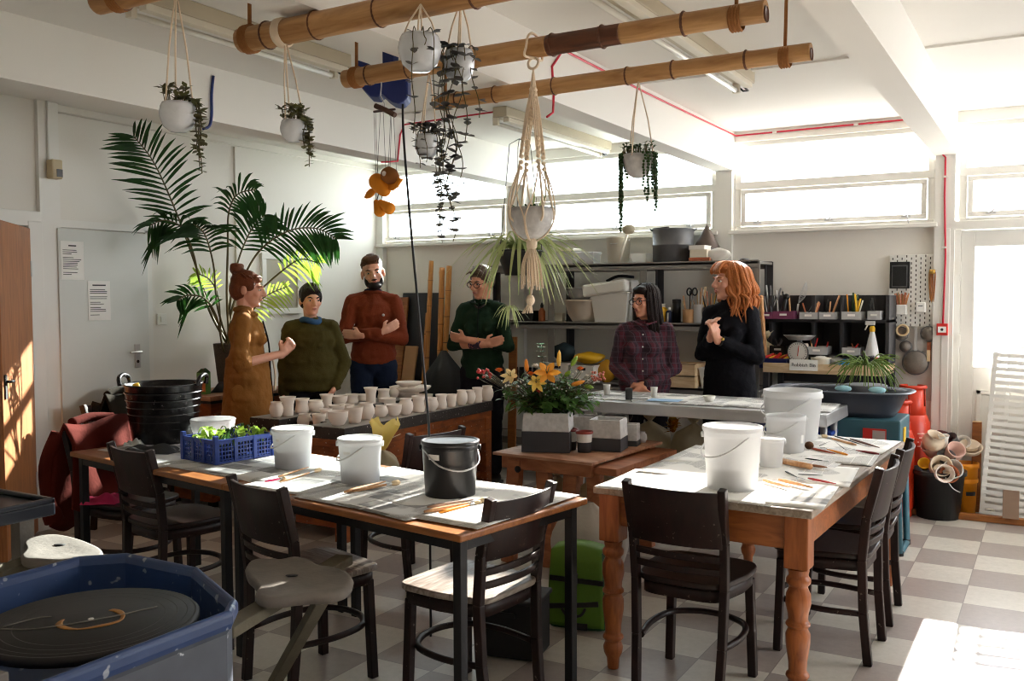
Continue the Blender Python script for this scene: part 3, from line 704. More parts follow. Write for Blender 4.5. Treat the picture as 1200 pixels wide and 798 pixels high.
for r, w in ((.255, .002), (.235, .0015), (.21, .0015), (.18, .0015)): k.lathe([(r, .7002), (r+w, .7006), (r+2*w, .7002)], (.03, -.01, 0), 56)
k.build('throwing_ring', mat('ring_groove', (48, 45, 43), .5), o)
k = MB(); pts = [(.03+.075*cos(a)*(1+.1*sin(3*a)), -.01+.075*sin(a), .7012) for a in [rad(-150+i*15) for i in range(18)]]
k.tube(pts, [.004+.006*abs(sin(i*.5)) for i in range(18)], 6); k.v = [(x, y, .7012+(z-.7012)*.12) for x, y, z in k.v]; k.build('clay_smear', mat('ochre_slip', (150, 98, 30), .6), o)
k = MB(); k.lathe([(0, 0), (.008, 0), (.006, .002), (0, .002)], (.03, -.01, .701), 10); k.build('centre_pin', 'white', o)
k = MB(); k.tube(smoothpath([(-.10, -.17, .7015), (-.02, -.12, .7015), (.06, .02, .7015), (.10, .14, .7015)], 5), .0022, 5); k.tube(smoothpath([(-.11, -.16, .7015), (-.1, -.08, .7015), (-.075, -.05, .7015)], 4), .0018, 5); k.build('needle_scratch', mat('pale_scratch', (120, 114, 108), .7), o)
for x in (-.33, .27):
    for y in (-.32, .2): MB().box((x, y, .21), (.07, .07, .42)).build('leg', 'dusty', t, bevel=.004)
MB().lathe([(0, .10), (.27, .10), (.28, .11), (.28, .15), (.27, .16), (.03, .16), (.03, .6), (0, .6)], (.03, -.01, 0), 40).build('flywheel', 'dusty', t)
def saddle(t, pix, z, slot):
    """lobed wooden saddle seat; pix = its outline seen at height z"""
    O = V(t.location); pts = smoothpath([aZ(x, y, z)-O for x, y in pix+pix[:1]], 4)[:-1]; n = len(pts); c = sum(pts, V())/n; vs = []
    for k, dz in ((.90, -.040), (.98, -.032), (1.0, -.014), (.97, -.002), (.90, .0), (.55, -.007), (.12, -.009)): vs += [V((c.x+(p.x-c.x)*k, c.y+(p.y-c.y)*k, z+dz)) for p in pts]
    fs = [(i*n+j, i*n+(j+1) % n, (i+1)*n+(j+1) % n, (i+1)*n+j) for i in range(6) for j in range(n)] + [tuple(reversed(range(n))), tuple(6*n+j for j in range(n))]
    b = MB(); b.add(vs, fs, True); o = b.build('saddle_seat', 'dusty', t)
    q = aZ(*slot, z-.005)-O; k = MB(); k.lathe([(0, 0), (.012, 0), (.014, .002), (0, .0022)], (0, 0, 0), 12, sx=1.6); k.build('finger_slot', 'blackm', o, loc=(q.x, q.y, z-.007), rz=cr)
cr = rad(30)
saddle(t, [(287, 664), (293, 656), (306, 653), (326, 654), (345, 651), (362, 654), (373, 661), (389, 663), (405, 668), (414, 676), (412, 685), (402, 692), (386, 695), (365, 696), (345, 698), (322, 701), (306, 700), (299, 694), (302, 688), (298, 680), (290, 672)], .60, (342, 674))
Ow = V((WX, WY, 0)); a0, a1 = aZ(262, 741, .54)-Ow, aZ(404, 655, .54)-Ow
MB().bar(a0, a1, .07, .035).build('seat_arm', 'arm', t, bevel=.004)
lg = aZ(320, 803, .10)-Ow; lt = aZ(376, 704, .55)-Ow
MB().bar(lg-(lt-lg)*.20, lt, .045, .03).build('seat_prop', 'arm', t, bevel=.003)
sq = aZ(10, 786, .735)-Ow; MB().box((sq.x-.10, sq.y-.10, .71), (.24, .16, .05), RZ(rad(10))).build('splash_shelf', 'dusty', t, bevel=.004)
# second wheel mostly outside the frame
w2 = aZ(30, 592, .74)
t = thing('pottery_wheel', 'dark tray of a second pottery wheel with its grey saddle seat by the brown door', 'pottery wheel', (w2.x-.42, w2.y-.12, 0))
b = MB(); b.box((0, 0, .70), (.82, .5, .05)).box((0, .24, .735), (.82, .02, .02)).box((.40, 0, .735), (.02, .5, .02)).box((0, -.24, .735), (.82, .02, .02)); b.build('splash_tray', mat('wet_dark_tray', (34, 38, 48), .3), t, bevel=.006)
for x in (-.3, .3):
    for y in (-.18, .18): MB().box((x, y, .34), (.06, .06, .68)).build('leg', 'dusty', t)
saddle(t, [(24, 650), (30, 642), (28, 634), (40, 628), (62, 625), (86, 629), (106, 636), (119, 643), (121, 649), (110, 653), (90, 653), (68, 656), (44, 655), (28, 654)], .60, (70, 638))
s2 = aZ(72, 643, .60); o2 = V((s2.x-t.location.x, s2.y-t.location.y, 0)); a0 = aZ(-8, 675, .545)-V(t.location); a1 = aZ(75, 643, .545)-V(t.location)
MB().bar(a0, a1, .08, .035).build('seat_arm', 'arm', t, bevel=.004)
MB().bar((o2.x+.02, o2.y+.05, .0), (o2.x, o2.y, .56), .05, .04).build('seat_prop', 'arm', t)
MB().bar((a0.x, a0.y, .0), (a0.x, a0.y, .56), .05, .04).build('seat_prop', 'arm', t)
# ================================================================ ceiling and hanging things
def batten(p, q, label):
    """fluorescent batten between two pixel points on the ceiling"""
    a, c = aZ(*p, 2.74), aZ(*q, 2.74); x = (a.x+c.x)/2; y0, y1 = a.y, c.y
    t = thing('fluorescent_light', label, 'ceiling light', (x, (y0+y1)/2, CZ), group='fluorescent battens'); l = y1-y0
    b = MB(); b.box((.0, 0, -.035), (.11, l, .07)); b.build('housing', mat('aged_cream_metal', (196, 184, 160), .5, var=.1), t, bevel=.006)
    MB().box((.03, 0, -.085), (.045, l*.96, .03)).build('gear_tray', 'cream', t, bevel=.004)
    MB().tube([(-.045, -l/2+.05, -.105), (-.045, l/2-.05, -.105)], .014, 12).build('tube', mat('unlit_tube', (236, 234, 226), .25), t)
    for s in (-1, 1):
        b = MB(); b.box((-.045, s*(l/2-.03), -.085), (.04, .03, .07)); b.build('end_socket', 'cream', t, bevel=.004)
    MB().tube([(.0, l/2-.12, -.075), (.02, l/2-.02, -.11), (-.02, l/2+.02, -.1), (-.045, l/2, -.075)], .006, 6).build('flex', 'black', t)
batten((145, 8), (412, 82), 'unlit fluorescent batten over the black-legged tables, left of the bamboo poles')
batten((690, -18), (877, 101), 'unlit fluorescent batten crossing above the bamboo poles over the pine table')
batten((583, 139), (712, 178), 'unlit fluorescent batten nearest the frosted clerestory window')
PZH = 2.465
def bamboo(p, q, r, label, ropes=(), x_ext=0, dark=None, wraps=()):
    a, c = aZ(*p, PZH), aZ(*q, PZH); y = (a.y+c.y)/2; c.x += x_ext; L = c.x-a.x
    t = thing('bamboo_pole', label, 'pole', (a.x, y, PZH), group='bamboo poles under the ceiling')
    def cane(x0, x1):
        xs = []; n = max(2, int((x1-x0)/.03))
        return [x0+(x1-x0)*i/n for i in range(n+1)]
    nodes = [.08+i*.29+.05*sin(i*2.1+L) for i in range(int(L/.29)+1)]
    def rad_at(x): return r*(1+.03*sin(x*3)) + sum(.003*math.exp(-((x-nx)/.012)**2) for nx in nodes)
    segs = [(0, L, 'bamboo_h')] if not dark else [(0, dark[0], 'bamboo_h'), (dark[0], dark[1], 'bamboo_d'), (dark[1], L, 'bamboo_h')]
    for k, (x0, x1, m) in enumerate(segs):
        n = max(6, int((x1-x0)/.008)); xs = [x0+(x1-x0)*i/n for i in range(n+1)]
        b = MB(); b.tube([(x, .01*sin(x*1.7), .012*sin(x*1.2)) for x in xs], [rad_at(x) for x in xs], 18); b.build('scorched_cane' if m == 'bamboo_d' else 'cane', m, t)
    b = MB(); nn = [nx for nx in nodes if .03 < nx < L-.03]
    for nx in nn: MB().lathe([(r*1.0, -.006), (r*1.08+.003, -.002), (r*1.08+.003, .002), (r*1.0, .006)], (nx, .01*sin(nx*1.7), .012*sin(nx*1.2)), 18, RY(rad(90))).build('node_ring', 'bamboo_d', t)
    k = MB(); k.lathe([(0, 0), (r*.72, 0), (r*.72, .003)], (L+.001, 0, 0), 14, RY(rad(90))); k.build('hollow_end', 'bamboo_d', t)
    for x in ropes:
        x = x if x < 1 else L-.10
        k = MB(); k.tube([(x, 0, r), (x+.005, 0, CZ-PZH)], .007, 8)
        for j in range(4): k.lathe([(r*1.05, -.006), (r*1.05+.006, 0), (r*1.05, .006)], (x+.01*j-.015, 0, 0), 16, RY(rad(90)))
        k.build('hanging_rope', 'rope', t)
    for x in wraps: MB().lathe([(r+.001, -.02), (r+.008, -.012), (r+.008, .012), (r+.001, .02)], (x, 0, 0), 18, RY(rad(90))).build('cord_wrap', 'cotton', t)
    return t, V((a.x, y, PZH))
def px_on(p, y): return aY(p[0], p[1], y)
t, A1 = bamboo((281, 47), (520, 3), .044, 'thick bamboo pole nearest the viewer, with white cord wrapped round it', (.04,), .5, wraps=(.2,))
t, A2 = bamboo((406, 93), (897, 16), .038, 'long bamboo pole with a dark scorched stretch, middle of the hanging three', (.06, 2.02), dark=(.98, 1.28))
t, A3 = bamboo((511, 121), (950, 63), .035, 'bamboo pole hanging farthest back, nearest the windows', (.06, 1.97))
t, A0 = bamboo((108, 0), (260, -30), .04, 'short visible end of a bamboo pole at the top left', (.1,), .3)
def hang_pot(name, label, top, c, w, h, prof, mt, group, y=None, cords=3, cord_m='cotton', lift=None):
    """pot hung by cords: top = pixel the cords meet, c = pixel of the pot's middle, w/h its pixel size"""
    D = depth(V((0, 0, 0))) if y is None else None
    cc = aY(c[0], c[1], y); s = depth(cc)/F; tp = aY(top[0], top[1], y)
    if lift is not None: tp = V((tp.x, tp.y, lift))
    R, Hh = w*s/2, h*s
    t = thing(name, label, 'hanging planter', (cc.x, cc.y, cc.z-Hh/2), group=group)
    b = MB(); outer = [(r*R, z*Hh) for r, z in prof]; rim = outer[-1]
    inner = [(rim[0]-.008, rim[1]-.002), (rim[0]-.012, rim[1]-.02), (0, rim[1]-.022)]
    b.lathe(outer+inner, n=28); b.build('pot', mt, t)
    MB().lathe([(0, 0), (rim[0]-.012, 0)], (0, 0, rim[1]-.019), 16).build('soil', 'blackm', t)
    tl = tp-V((cc.x, cc.y, cc.z-Hh/2))
    for k in range(cords):
        a = 2*pi*k/cords+.5; e = V((rim[0]*.98*cos(a), rim[0]*.98*sin(a), rim[1]-.01))
        MB().tube([e, e*.5+tl*.5+V((e.x*.12, e.y*.12, 0)), tl], .0028, 6).build('cord', cord_m, t)
    return t, R, Hh, s, cc
bowl = [(0, 0), (.45, .02), (.8, .2), (.98, .5), (1.0, .66), (.92, .9), (.84, 1.0)]
openbowl = [(0, 0), (.3, .01), (.62, .14), (.86, .45), (.97, .8), (1, 1)]
def trailing(t, base, n, lens, spread, mt, size, R, dens=.018, sway=.01, side=None, name='trailing_stem'):
    for k in range(n):
        a = side[k] if side else rr(0, 2*pi); l = lens[k % len(lens)]
        b = MB(); p = V((R*.9*cos(a), R*.9*sin(a), base)); pts = [V((R*.5*cos(a), R*.5*sin(a), base-.005)), p+V((0, 0, .012)), p+V((R*.25*cos(a), R*.25*sin(a), -.02))]
        x, y = p.x*1.27, p.y*1.27; m = max(3, int(l/.03))
        for i in range(1, m+1): pts.append(V((x+sway*sin(i*.8+k), y+sway*cos(i*.7+k*2), base-.02-l*i/m)))
        pts = smoothpath(pts, 3); b.tube(pts, .0016, 5, 1)
        d = 0
        for u, v in zip(pts, pts[1:]):
            d += (v-u).length
            if d > dens:
                d = 0; e = rr(.7, 1.25)*size
                for q in range(2): 
                    aa = rr(0, 6.28); b.leaf(v, (cos(aa), sin(aa), rr(-.5, .5)), e*1.15, e*1.15, m=0, n=3)
        b.build(name, [mt, 'stem'], t)
def tuft(t, base, R, n, mt, size, name='leaf_tuft'):
    b = MB()
    for k in range(n):
        a = rr(0, 6.28); r = R*sqrt(rr(.05, 1)); h = rr(.008, .05)
        b.tube([(r*cos(a)*.8, r*sin(a)*.8, base-.01), (r*cos(a), r*sin(a), base+h)], .0015, 4, 1)
        for q in range(3): aa = rr(0, 6.28); b.leaf((r*cos(a), r*sin(a), base+h), (cos(aa), sin(aa), rr(0, .7)), size*.8, size*1.2, n=2)
    b.build(name, [mt, 'stem'], t)
cr = rad(30)   # direction of camera right in the plan
# small white globe pots with succulents
t, R, Hh, s, cc = hang_pot('hanging_planter', 'white crackled globe planter with brown-green succulent, leftmost of the hanging planters', (206, -12), (209, 138), 43, 34, bowl, 'glaze_white', 'globe planters', A0.y)
tuft(t, Hh, R*.8, 22, 'succ', .022); trailing(t, Hh, 5, [.12, .17, .1, .14, .19], .1, 'succ', .02, R, .013, .006, [cr-.25, cr, cr+.2, cr+.35, cr-.1])
t, R, Hh, s, cc = hang_pot('hanging_planter', 'small white globe planter with a drooping succulent, hung from the cord-wrapped bamboo', (334, 45), (344, 154), 31, 25, bowl, 'glaze_white', 'globe planters', A1.y)
tuft(t, Hh, R*.95, 34, 'succ', .022); trailing(t, Hh, 6, [.10, .07, .14, .05, .08, .11], .1, 'succ', .02, R, .012, .006, [cr-.2, cr, cr+.1, cr+.9, cr-.5, cr+.3])
t, R, Hh, s, cc = hang_pot('hanging_planter', 'white globe planter with grey heart-shaped leaves, highest in front of the bamboo poles', (493, 5), (492, 63), 51, 42, bowl, 'glaze_white', 'globe planters', A1.y-.05, 4)
trailing(t, Hh, 3, [.03, .30, .22], .1, 'greyleaf', .026, R, .05, .006, [cr-1.3, cr-1.75, cr-.9])
t, R, Hh, s, cc = hang_pot('hanging_planter', 'pale globe planter with long grey hearts trailing, right of the highest one', (540, 0), (538, 78), 37, 37, bowl, 'glaze_white', 'globe planters', A1.y+.08, 4)
trailing(t, Hh, 8, [.42, .5, .36, .28, .2, .45, .60, .3],   .1, 'greyleaf', .026, R, .034, .012, [cr-1.9, cr-2.3, cr-2.6, cr-1.2, cr-.4, cr-1.6, cr-2.0, cr-2.9])
t, R, Hh, s, cc = hang_pot('hanging_planter', 'small grey globe planter lowest in the cluster, hung from the scorched bamboo pole', (503, 84), (500, 172), 28, 28, bowl, 'glaze_white', 'globe planters', A2.y)
tuft(t, Hh, R*1.1, 26, 'greyleaf', .026); trailing(t, Hh, 7, [.16, .34, .42, .2, .25, .12, .1], .1, 'greyleaf', .027, R, .03, .008, [cr-.2, cr+.2, cr-.05, cr-.6, cr+.4, cr-2.2, cr-1.6])
t, R, Hh, s, cc = hang_pot('hanging_planter', 'pale stone bowl planter with string-of-pearls hanging down, near the window column', (748, 95), (748, 195), 37, 27, openbowl, 'glaze_grey', 'bowl planters', A3.y)
tuft(t, Hh, R*1.02, 60, 'leaf', .014)
def pearls(t, base, R, specs):
    for a, l, n in specs:
        b = MB()
        for q in range(n):
            aa = a+rr(-.25, .25); x, y = R*1.08*cos(aa), R*1.08*sin(aa); ll = l*rr(.6, 1)
            b.tube(smoothpath([(x*.7, y*.7, base), (x, y, base+.005), (x*1.03, y*1.03, base-ll*.5), (x*1.03+rr(-.01, .01), y*1.03, base-ll)], 3), .001, 4, 1)
            z = 0
            while z < ll: b.ell((x*1.03+rr(-.006, .006), y*1.03+rr(-.006, .006), base-z), .0062, None, 0, 6); z += .0125
        b.build('pearl_strand', ['leaf', 'stem'], t)
pearls(t, Hh, R, [(cr+pi+.1, .34, 8), (cr+pi-.45, .24, 6), (cr+pi-.9, .10, 5), (cr-1.3, .24, 4), (cr-.75, .12, 4), (cr-.2, .25, 6), (cr+.3, .16, 5)])
# macrame hanger with a stone bowl
y = A2.y
ring = aY(625, 74, y); cc = aY(623, 262, y); s = depth(cc)/F; R, Hh = 27*s, 36*s
t = thing('macrame_planter', 'knotted cream macrame hanger holding a speckled grey stone bowl', 'hanging planter', (cc.x, cc.y, cc.z-Hh/2))
b = MB(); b.lathe([(r*R, z*Hh) for r, z in openbowl]+[(R*.94, Hh*.985), (R*.9, Hh*.85), (0, Hh*.84)], n=32); b.build('bowl', 'glaze_grey', t)
o = V((cc.x, cc.y, cc.z-Hh/2)); rg = ring-o
MB().tube([(rg.x+.022*cos(a), rg.y+.004*sin(a), rg.z+.022*sin(a)) for a in [2*pi*i/16 for i in range(16)]], .0055, 8, closed=True).build('hanging_ring', 'cotton', t)
MB().tube(smoothpath([(rg.x, rg.y, rg.z+.02), (rg.x-.01, rg.y-.05, PZH-o.z-.03), (rg.x, rg.y-.056, PZH-o.z), (rg.x, rg.y-.04, PZH-o.z+.044), (rg.x, rg.y, PZH-o.z+.062), (rg.x+.005, rg.y+.04, PZH-o.z+.044), (rg.x+.005, rg.y+.056, PZH-o.z), (rg.x+.01, rg.y+.05, PZH-o.z-.03), (rg.x, rg.y, rg.z+.02)], 4), .005, 8).build('top_loop', 'cotton', t)
for k in range(4):
    a = pi/4+k*pi/2+.2; c, sn = cos(a), sin(a); b = MB()
    def P(f, z, j=0): return V((rg.x*(1-f)+R*1.02*c*f+j*sn*.006, rg.y*(1-f)+R*1.02*sn*f-j*c*.006, z))
    kz = Hh+.19
    for j in (-1.4, -.5, .5, 1.4): b.tube(smoothpath([V((rg.x, rg.y, rg.z-.02)), P(.12, rg.z-.12, j), P(.25, (rg.z+kz)/2, j*1.3), P(.5, kz+.04, j), P(.58, kz, j*.5)], 4), .0028, 5)
    for j in range(6): b.ell(P(.45+.022*j, kz+.07-.022*j), (.010, .010, .009), None, 0, 8)
    for j in range(7): b.ell(P(.10+.01*j, rg.z-.10-.021*j), (.009, .009, .009), None, 0, 8)
    for j in (-1, 1):
        a2 = a+j*pi/4*.95; b.tube(smoothpath([P(.58, kz-.03), V((R*.95*cos((a+a2)/2), R*.95*sin((a+a2)/2), Hh+.05)), V((R*1.03*cos(a2), R*1.03*sin(a2), Hh*.7)), V((R*.7*cos(a2), R*.7*sin(a2), .02)), V((0, 0, -.02))], 4), .003, 5)
    b.tube(smoothpath([P(.58, kz-.02), V((R*1.04*c, R*1.04*sn, Hh*.9)), V((R*.8*c, R*.8*sn, .06)), V((0, 0, -.015))], 5), .0045, 6)
    b.build('knotted_cord', 'cotton', t)
b = MB(); b.ell((0, 0, -.02), (.022, .022, .03), None, 0, 10)
for k in range(26):
    a = 2.4*k; r = .03*sqrt(k/26); b.tube(smoothpath([(r*.4*cos(a), r*.4*sin(a), -.03), (r*1.3*cos(a), r*1.3*sin(a), -.10), (r*1.5*cos(a)+.005, r*1.5*sin(a), -.17-rr(0, .03))], 3), .003, 5)
b.build('tassel', 'cotton', t)
b = MB(); b.tube([(0, 0, -.17), (-.005, 0, -.22)], .004, 6); b.ell((-.006, 0, -.235), (.017, .017, .022))
for k in range(12): a = k*.52; b.tube([(-.006, 0, -.24), (-.02+.02*cos(a), .02*sin(a), -.285)], .003, 5)
b.build('lower_tassel', 'cotton', t)
b = MB()
for k in range(40): a = rr(0, 6.28); b.leaf((R*.85*cos(a), R*.85*sin(a), Hh), (cos(a), sin(a), rr(-.2, .6)), .012, .018, n=2)
for k in range(7): a = rr(0, 6.28); b.leaf((.03*cos(a), .03*sin(a), Hh-.01), (cos(a)*.4, sin(a)*.4, 1), .008, rr(.06, .13), droop=.2, m=1, n=4)
for z in range(8): b.leaf((R*1.04*cos(cr), R*1.04*sin(cr), Hh-.012*z), (rr(-1, 1), rr(-1, 1), .2), .012, .016, n=2)
b.build('small_plants', ['leaf', 'spider'], t)
# spider plant hanging behind it
y = A3.y+.15
cc = aY(609, 308, y); s = depth(cc)/F; R, Hh = 28*s, 29*s
t = thing('spider_plant', 'striped spider plant in a black hanging pot behind the macrame hanger', 'hanging plant', (cc.x, cc.y, cc.z-Hh/2))
MB().lathe([(0, 0), (R*.62, 0), (R*.95, Hh*.9), (R, Hh*.92), (R, Hh), (R*.93, Hh), (R*.9, Hh*.85), (0, Hh*.84)], n=28).build('pot', 'black', t)
for k in range(3): a = 2*pi*k/3+2.2; MB().tube([(R*cos(a), R*sin(a), Hh), (R*.5*cos(a), R*.5*sin(a), Hh+.5), (.0, 0, CZ-o.z-.42)], .002, 5).build('wire', 'galv', t)
def arc_leaf(b, p0, a, out_, up_, drop, w, n=9, m=0):
    p0 = V(p0); h = V((cos(a), sin(a), 0)); pts = bez(p0, p0+h*out_*.35+V((0, 0, up_)), p0+h*out_+V((0, 0, -drop)), n)
    x = h.cross(V((0, 0, 1))); vs = []; fs = []
    for i, p in enumerate(pts):
        ww = w/2*max(.12, sin(pi*min(1, .18+.82*i/n))**.6); vs += [p-x*ww+V((0, 0, ww*.35)), p, p+x*ww+V((0, 0, ww*.35))]
    for i in range(n): q = i*3; fs += [(q, q+1, q+4, q+3), (q+1, q+2, q+5, q+4)]
    b.add(vs, fs, True, m)
for g in range(4):
    b = MB()
    for k in range(17):
        a = rr(0, 6.28) if g else cr+(pi if k % 2 else 0)+rr(-.5, .5); arc_leaf(b, (.03*cos(a), .03*sin(a), Hh-.01), a, rr(.12, .38), rr(.10, .2), rr(-.02, .26), rr(.014, .022))
    b.build('leaf_clump', 'spider', t)
bp = aY(597, 362, y)-t.location
st = aY(593, 300, y)-t.location
MB().tube(smoothpath([(-.05, -.02, Hh), (st.x, st.y-.03, st.z+.06), (bp.x, bp.y, (st.z+bp.z)/2), bp], 5), .0022, 6).build('runner', 'spider', t)
b = MB()
for k in range(16): a = k*2.4; arc_leaf(b, bp, a, rr(.06, .11), rr(.02, .06), rr(.03, .11), .009, 7)
b.build('plantlet', 'spider', t)
# bird marionette
y = A2.y
c0 = aY(451, 128, y); bd = aY(446, 217, y); s = depth(bd)/F
t = thing('bird_marionette', 'orange felt bird marionette hanging from its wooden control bars', 'puppet', bd)
def L(px, py, dy=0): return aY(px, py, y+dy)-bd
MB().tube([L(440, 124), L(452, 129), L(463, 135)], .011, 8).build('control_bar', mat('dark_driftwood', (86, 58, 46), .8, bump=.3), t)
MB().tube([L(438, 131), L(463, 128)], .005, 6).build('cross_bar', mat('dark_dowel', (60, 40, 34), .7), t)
MB().tube([L(450, 128), L(451, 122), L(446, 112), L(447, 98), L(444, 84)], .0025, 6).build('hook_wire', 'steel', t)
ob = mat('orange_felt', (226, 138, 26), .9, var=.1, bump=.2)
b = MB(); b.cap(L(442, 213), 10*s, L(450, 222), 8.5*s); b.ell(L(446, 217), (12*s, 8*s, 10*s)); b.build('body', ob, t)
b = MB(); hd = L(457, 206); b.lathe([(0, -.045), (.02, -.04), (.036, -.01), (.034, .02), (.02, .036), (0, .04)], hd, 14, RY(rad(-62))); o = b.build('head', mat('brown_felt', (140, 84, 32), .9), t)
MB().ell(hd+V((-.005, -.034, .006)), (.011, .006, .011)).build('eye', 'eye', o); 
b = MB(); b.leaf(L(454, 221), L(471, 210)-L(454, 221), .05, .085, (0, -1, .3)); b.build('wing', ob, t, solid=.012)
b = MB(); b.leaf(L(440, 222), L(429, 231)-L(440, 222), .034, .065, (0, -1, .3)); b.build('tail', ob, t, solid=.012)
for (hx, hy), (fx, fy), (tx, ty) in (((444, 226), (441, 237), (445, 247)), ((449, 226), (446, 237), (456, 244))):
    o = MB().tube([L(hx, hy), L(fx, fy)], .0022, 6).build('leg', 'blackm', t)
    b = MB(); b.cap(L(fx, fy), .012, L(tx, ty), .026); b.build('foot', ob, o)
for (ax, ay), (bx, by) in (((438, 131), (441, 210)), ((440, 131), (443, 210)), ((446, 127), (440, 240)), ((449, 128), (452, 200)), ((458, 131), (455, 198)), ((459, 132), (457, 198)), ((461, 130), (465, 210))): MB().tube([L(ax, ay), L(bx, by)], .0011, 4).build('string', 'blackm', t)
# blue housing with a black cable
y = A2.y+.28
cc = aY(450, 98, y); s = depth(cc)/F
t = thing('cable_housing', 'dark blue scalloped plastic housing at the ceiling behind the bamboo', 'housing', cc)
px = [(421, 74), (436, 79), (438, 84), (462, 86), (480, 91), (480, 117), (475, 122), (470, 125), (462, 123), (455, 118), (449, 112), (446, 117), (436, 116), (430, 110), (424, 103), (420, 88)]
poly = [((x-450)*s, -(yy-98)*s) for x, yy in px]
MB().prism(poly, .13, Matrix.Rotation(cr, 4, 'Z') @ Matrix.Rotation(rad(90), 4, 'X') @ Matrix.Translation((0, 0, -.065))).build('shell', 'navy', t, bevel=.008)
pts = [aY(472, 122, y), aY(473, 160, y), aY(480, 250, y-.03), aY(490, 360, y-.05), aY(500, 470, y-.08), aY(503, 515, y-.08)]; e = pts[-1].copy(); e.z = .02; pts.append(V((e.x, e.y, .3))); pts.append(e)
MB().tube(smoothpath([p-cc for p in pts], 5), .0055, 8).build('drop_cable', 'black', t)
MB().box((0, .05, (CZ-cc.z)/2+.05), (.06, .04, CZ-cc.z-.1)).build('bracket', 'navy', t)
# fire-alarm cable
bx = -2.215
pts = [aX(447, 190, -4.10), aX(466, 189, -4.10), aX(469, 158, -4.10)]
e = aX(474, 146, -4.10); e.z = min(e.z, 2.80); pts += [e]; e2 = aZ(594, 129, 2.812); pts.append(e2)
b = MB(); b.tube(pts, .006, 8)
b2 = MB(); q = [aX(641, 137, bx), aX(648, 132, bx), aX(649, 112, bx), aX(647, 78, bx)]; q[-1].z = min(q[-1].z, 2.79)
q += [V((bx+.002, q[-1].y+.12, 2.795)), V((bx+.002, 5.5, 2.785)), V((bx+.002, 6.6, 2.79)), V((bx+.01, YB-.03, 2.79)), V((-1.6, YB-.035, 2.792)), V((-.79, YB-.035, 2.795)), V((-.775, YB-.06, 2.6)), V((-.69, YB-.06, 2.5)), aY(1107, 230, YB-.058), aY(1108, 300, YB-.058), aY(1105, 380, YB-.058)]
t = thing('alarm_cable', 'red fire-alarm cable clipped along the beams, ceiling and column', 'cable', (0, 0, 0))
b2.tube(q, .0062, 8); b2.build('cable_run', 'redcable', t); b.build('cable_run', 'redcable', t)
for f in (aY(1108, 207, YB-.06), aY(1106, 290, YB-.06), V((-1.9, YB-.04, 2.79)), V((-1.3, YB-.04, 2.79))): MB().box(f, (.03, .02, .014)).build('cable_clip', 'white', t)
bl = MB(); bl.tube(smoothpath([aX(250, 89, -4.1), aX(248, 110, -4.1), aX(248, 136, -4.1), aX(245, 148, -4.1), aX(238, 151, -4.1)], 4), .008, 8); tag(bl.build('blue_cable', 'navy'), 'short dark blue cable clipped to the left-hand beam', 'cable')
cb = MB(); cb.tube([aX(60, 130, XL+.008), aX(275, 170, XL+.008), aX(440, 200, XL+.008)], .007, 6); tag(cb.build('wall_conduit', 'wall'), 'thin painted conduit running high along the left wall', 'conduit')
# call point
p, q = aY(1098, 379, YB-.06), aY(1111, 393, YB-.06)
t = thing('call_point', 'red fire-alarm call point on the column beside the glazed door', 'alarm', ((p.x+q.x)/2, YB-.055, (p.z+q.z)/2))
w, h = q.x-p.x, p.z-q.z
MB().box((0, -.02, 0), (w, .04, h)).build('case', 'red', t, bevel=.004); o = MB().box((0, -.042, .0), (w*.72, .004, h*.5)).build('glass_plate', 'paper', t); MB().tube([(0, -.046, 0), (0, -.043, 0)], .010, 10).build('black_dot', 'ink', o)
# beige box on the pier, switch, notices
p = aX(60, 199, XL+.04)
t = thing('sensor_box', 'beige alarm sensor box on the pier above the brown door', 'sensor', (XL+.075, p.y, p.z)); MB().box((0, 0, 0), (.07, .075, .125)).build('case', mat('beige_case', (190, 172, 138), .5), t, bevel=.008); MB().box((.037, .012, -.025), (.006, .04, .05)).build('lens', 'galv', t)
MB().tube([(-.03, -.02, .06), (-.03, -.02, CZ-p.z)], .008, 6).build('conduit', 'trim', t)
p = aX(190, 374, XL+.01)
t = thing('light_switch', 'white light switch on the left wall beside the flush door', 'switch', (XL+.006, p.y, p.z)); MB().box((0, 0, 0), (.012, .085, .085)).build('plate', 'white', t, bevel=.003); MB().box((.009, 0, 0), (.008, .03, .04)).build('rocker', 'white', t, bevel=.002)
def notice(tl, br, label, seed, head):
    a, c = aX(*tl, XL+.052), aX(*br, XL+.052); w, h = c.y-a.y, a.z-c.z
    t = thing('notice_sheet', label, 'notice', (XL+.0505, (a.y+c.y)/2, (a.z+c.z)/2))
    MB().box((0, 0, 0), (.0015, w, h)).build('sheet', 'paper', t)
    random.seed(seed); b = MB(); z = h/2-.06
    while z > -h/2+.03:
        l = w*rr(.35, .8) if random.random() > .15 else 0
        if l: b.box((.001, -w*.42+l/2, z), (.0006, l, .0045))
        z -= .0125
    b.build('printed_text', 'ink', t)
    MB().box((.001, 0, h/2-.03), (.0006, w*head, .009)).build('heading_line', 'ink', t)
notice((71, 282), (99, 328), 'white printed notice at the upper left of the white door', 3, .34)
notice((103, 329), (130, 375), 'white printed sheet lower down on the white door', 5, .6)
random.seed(11)
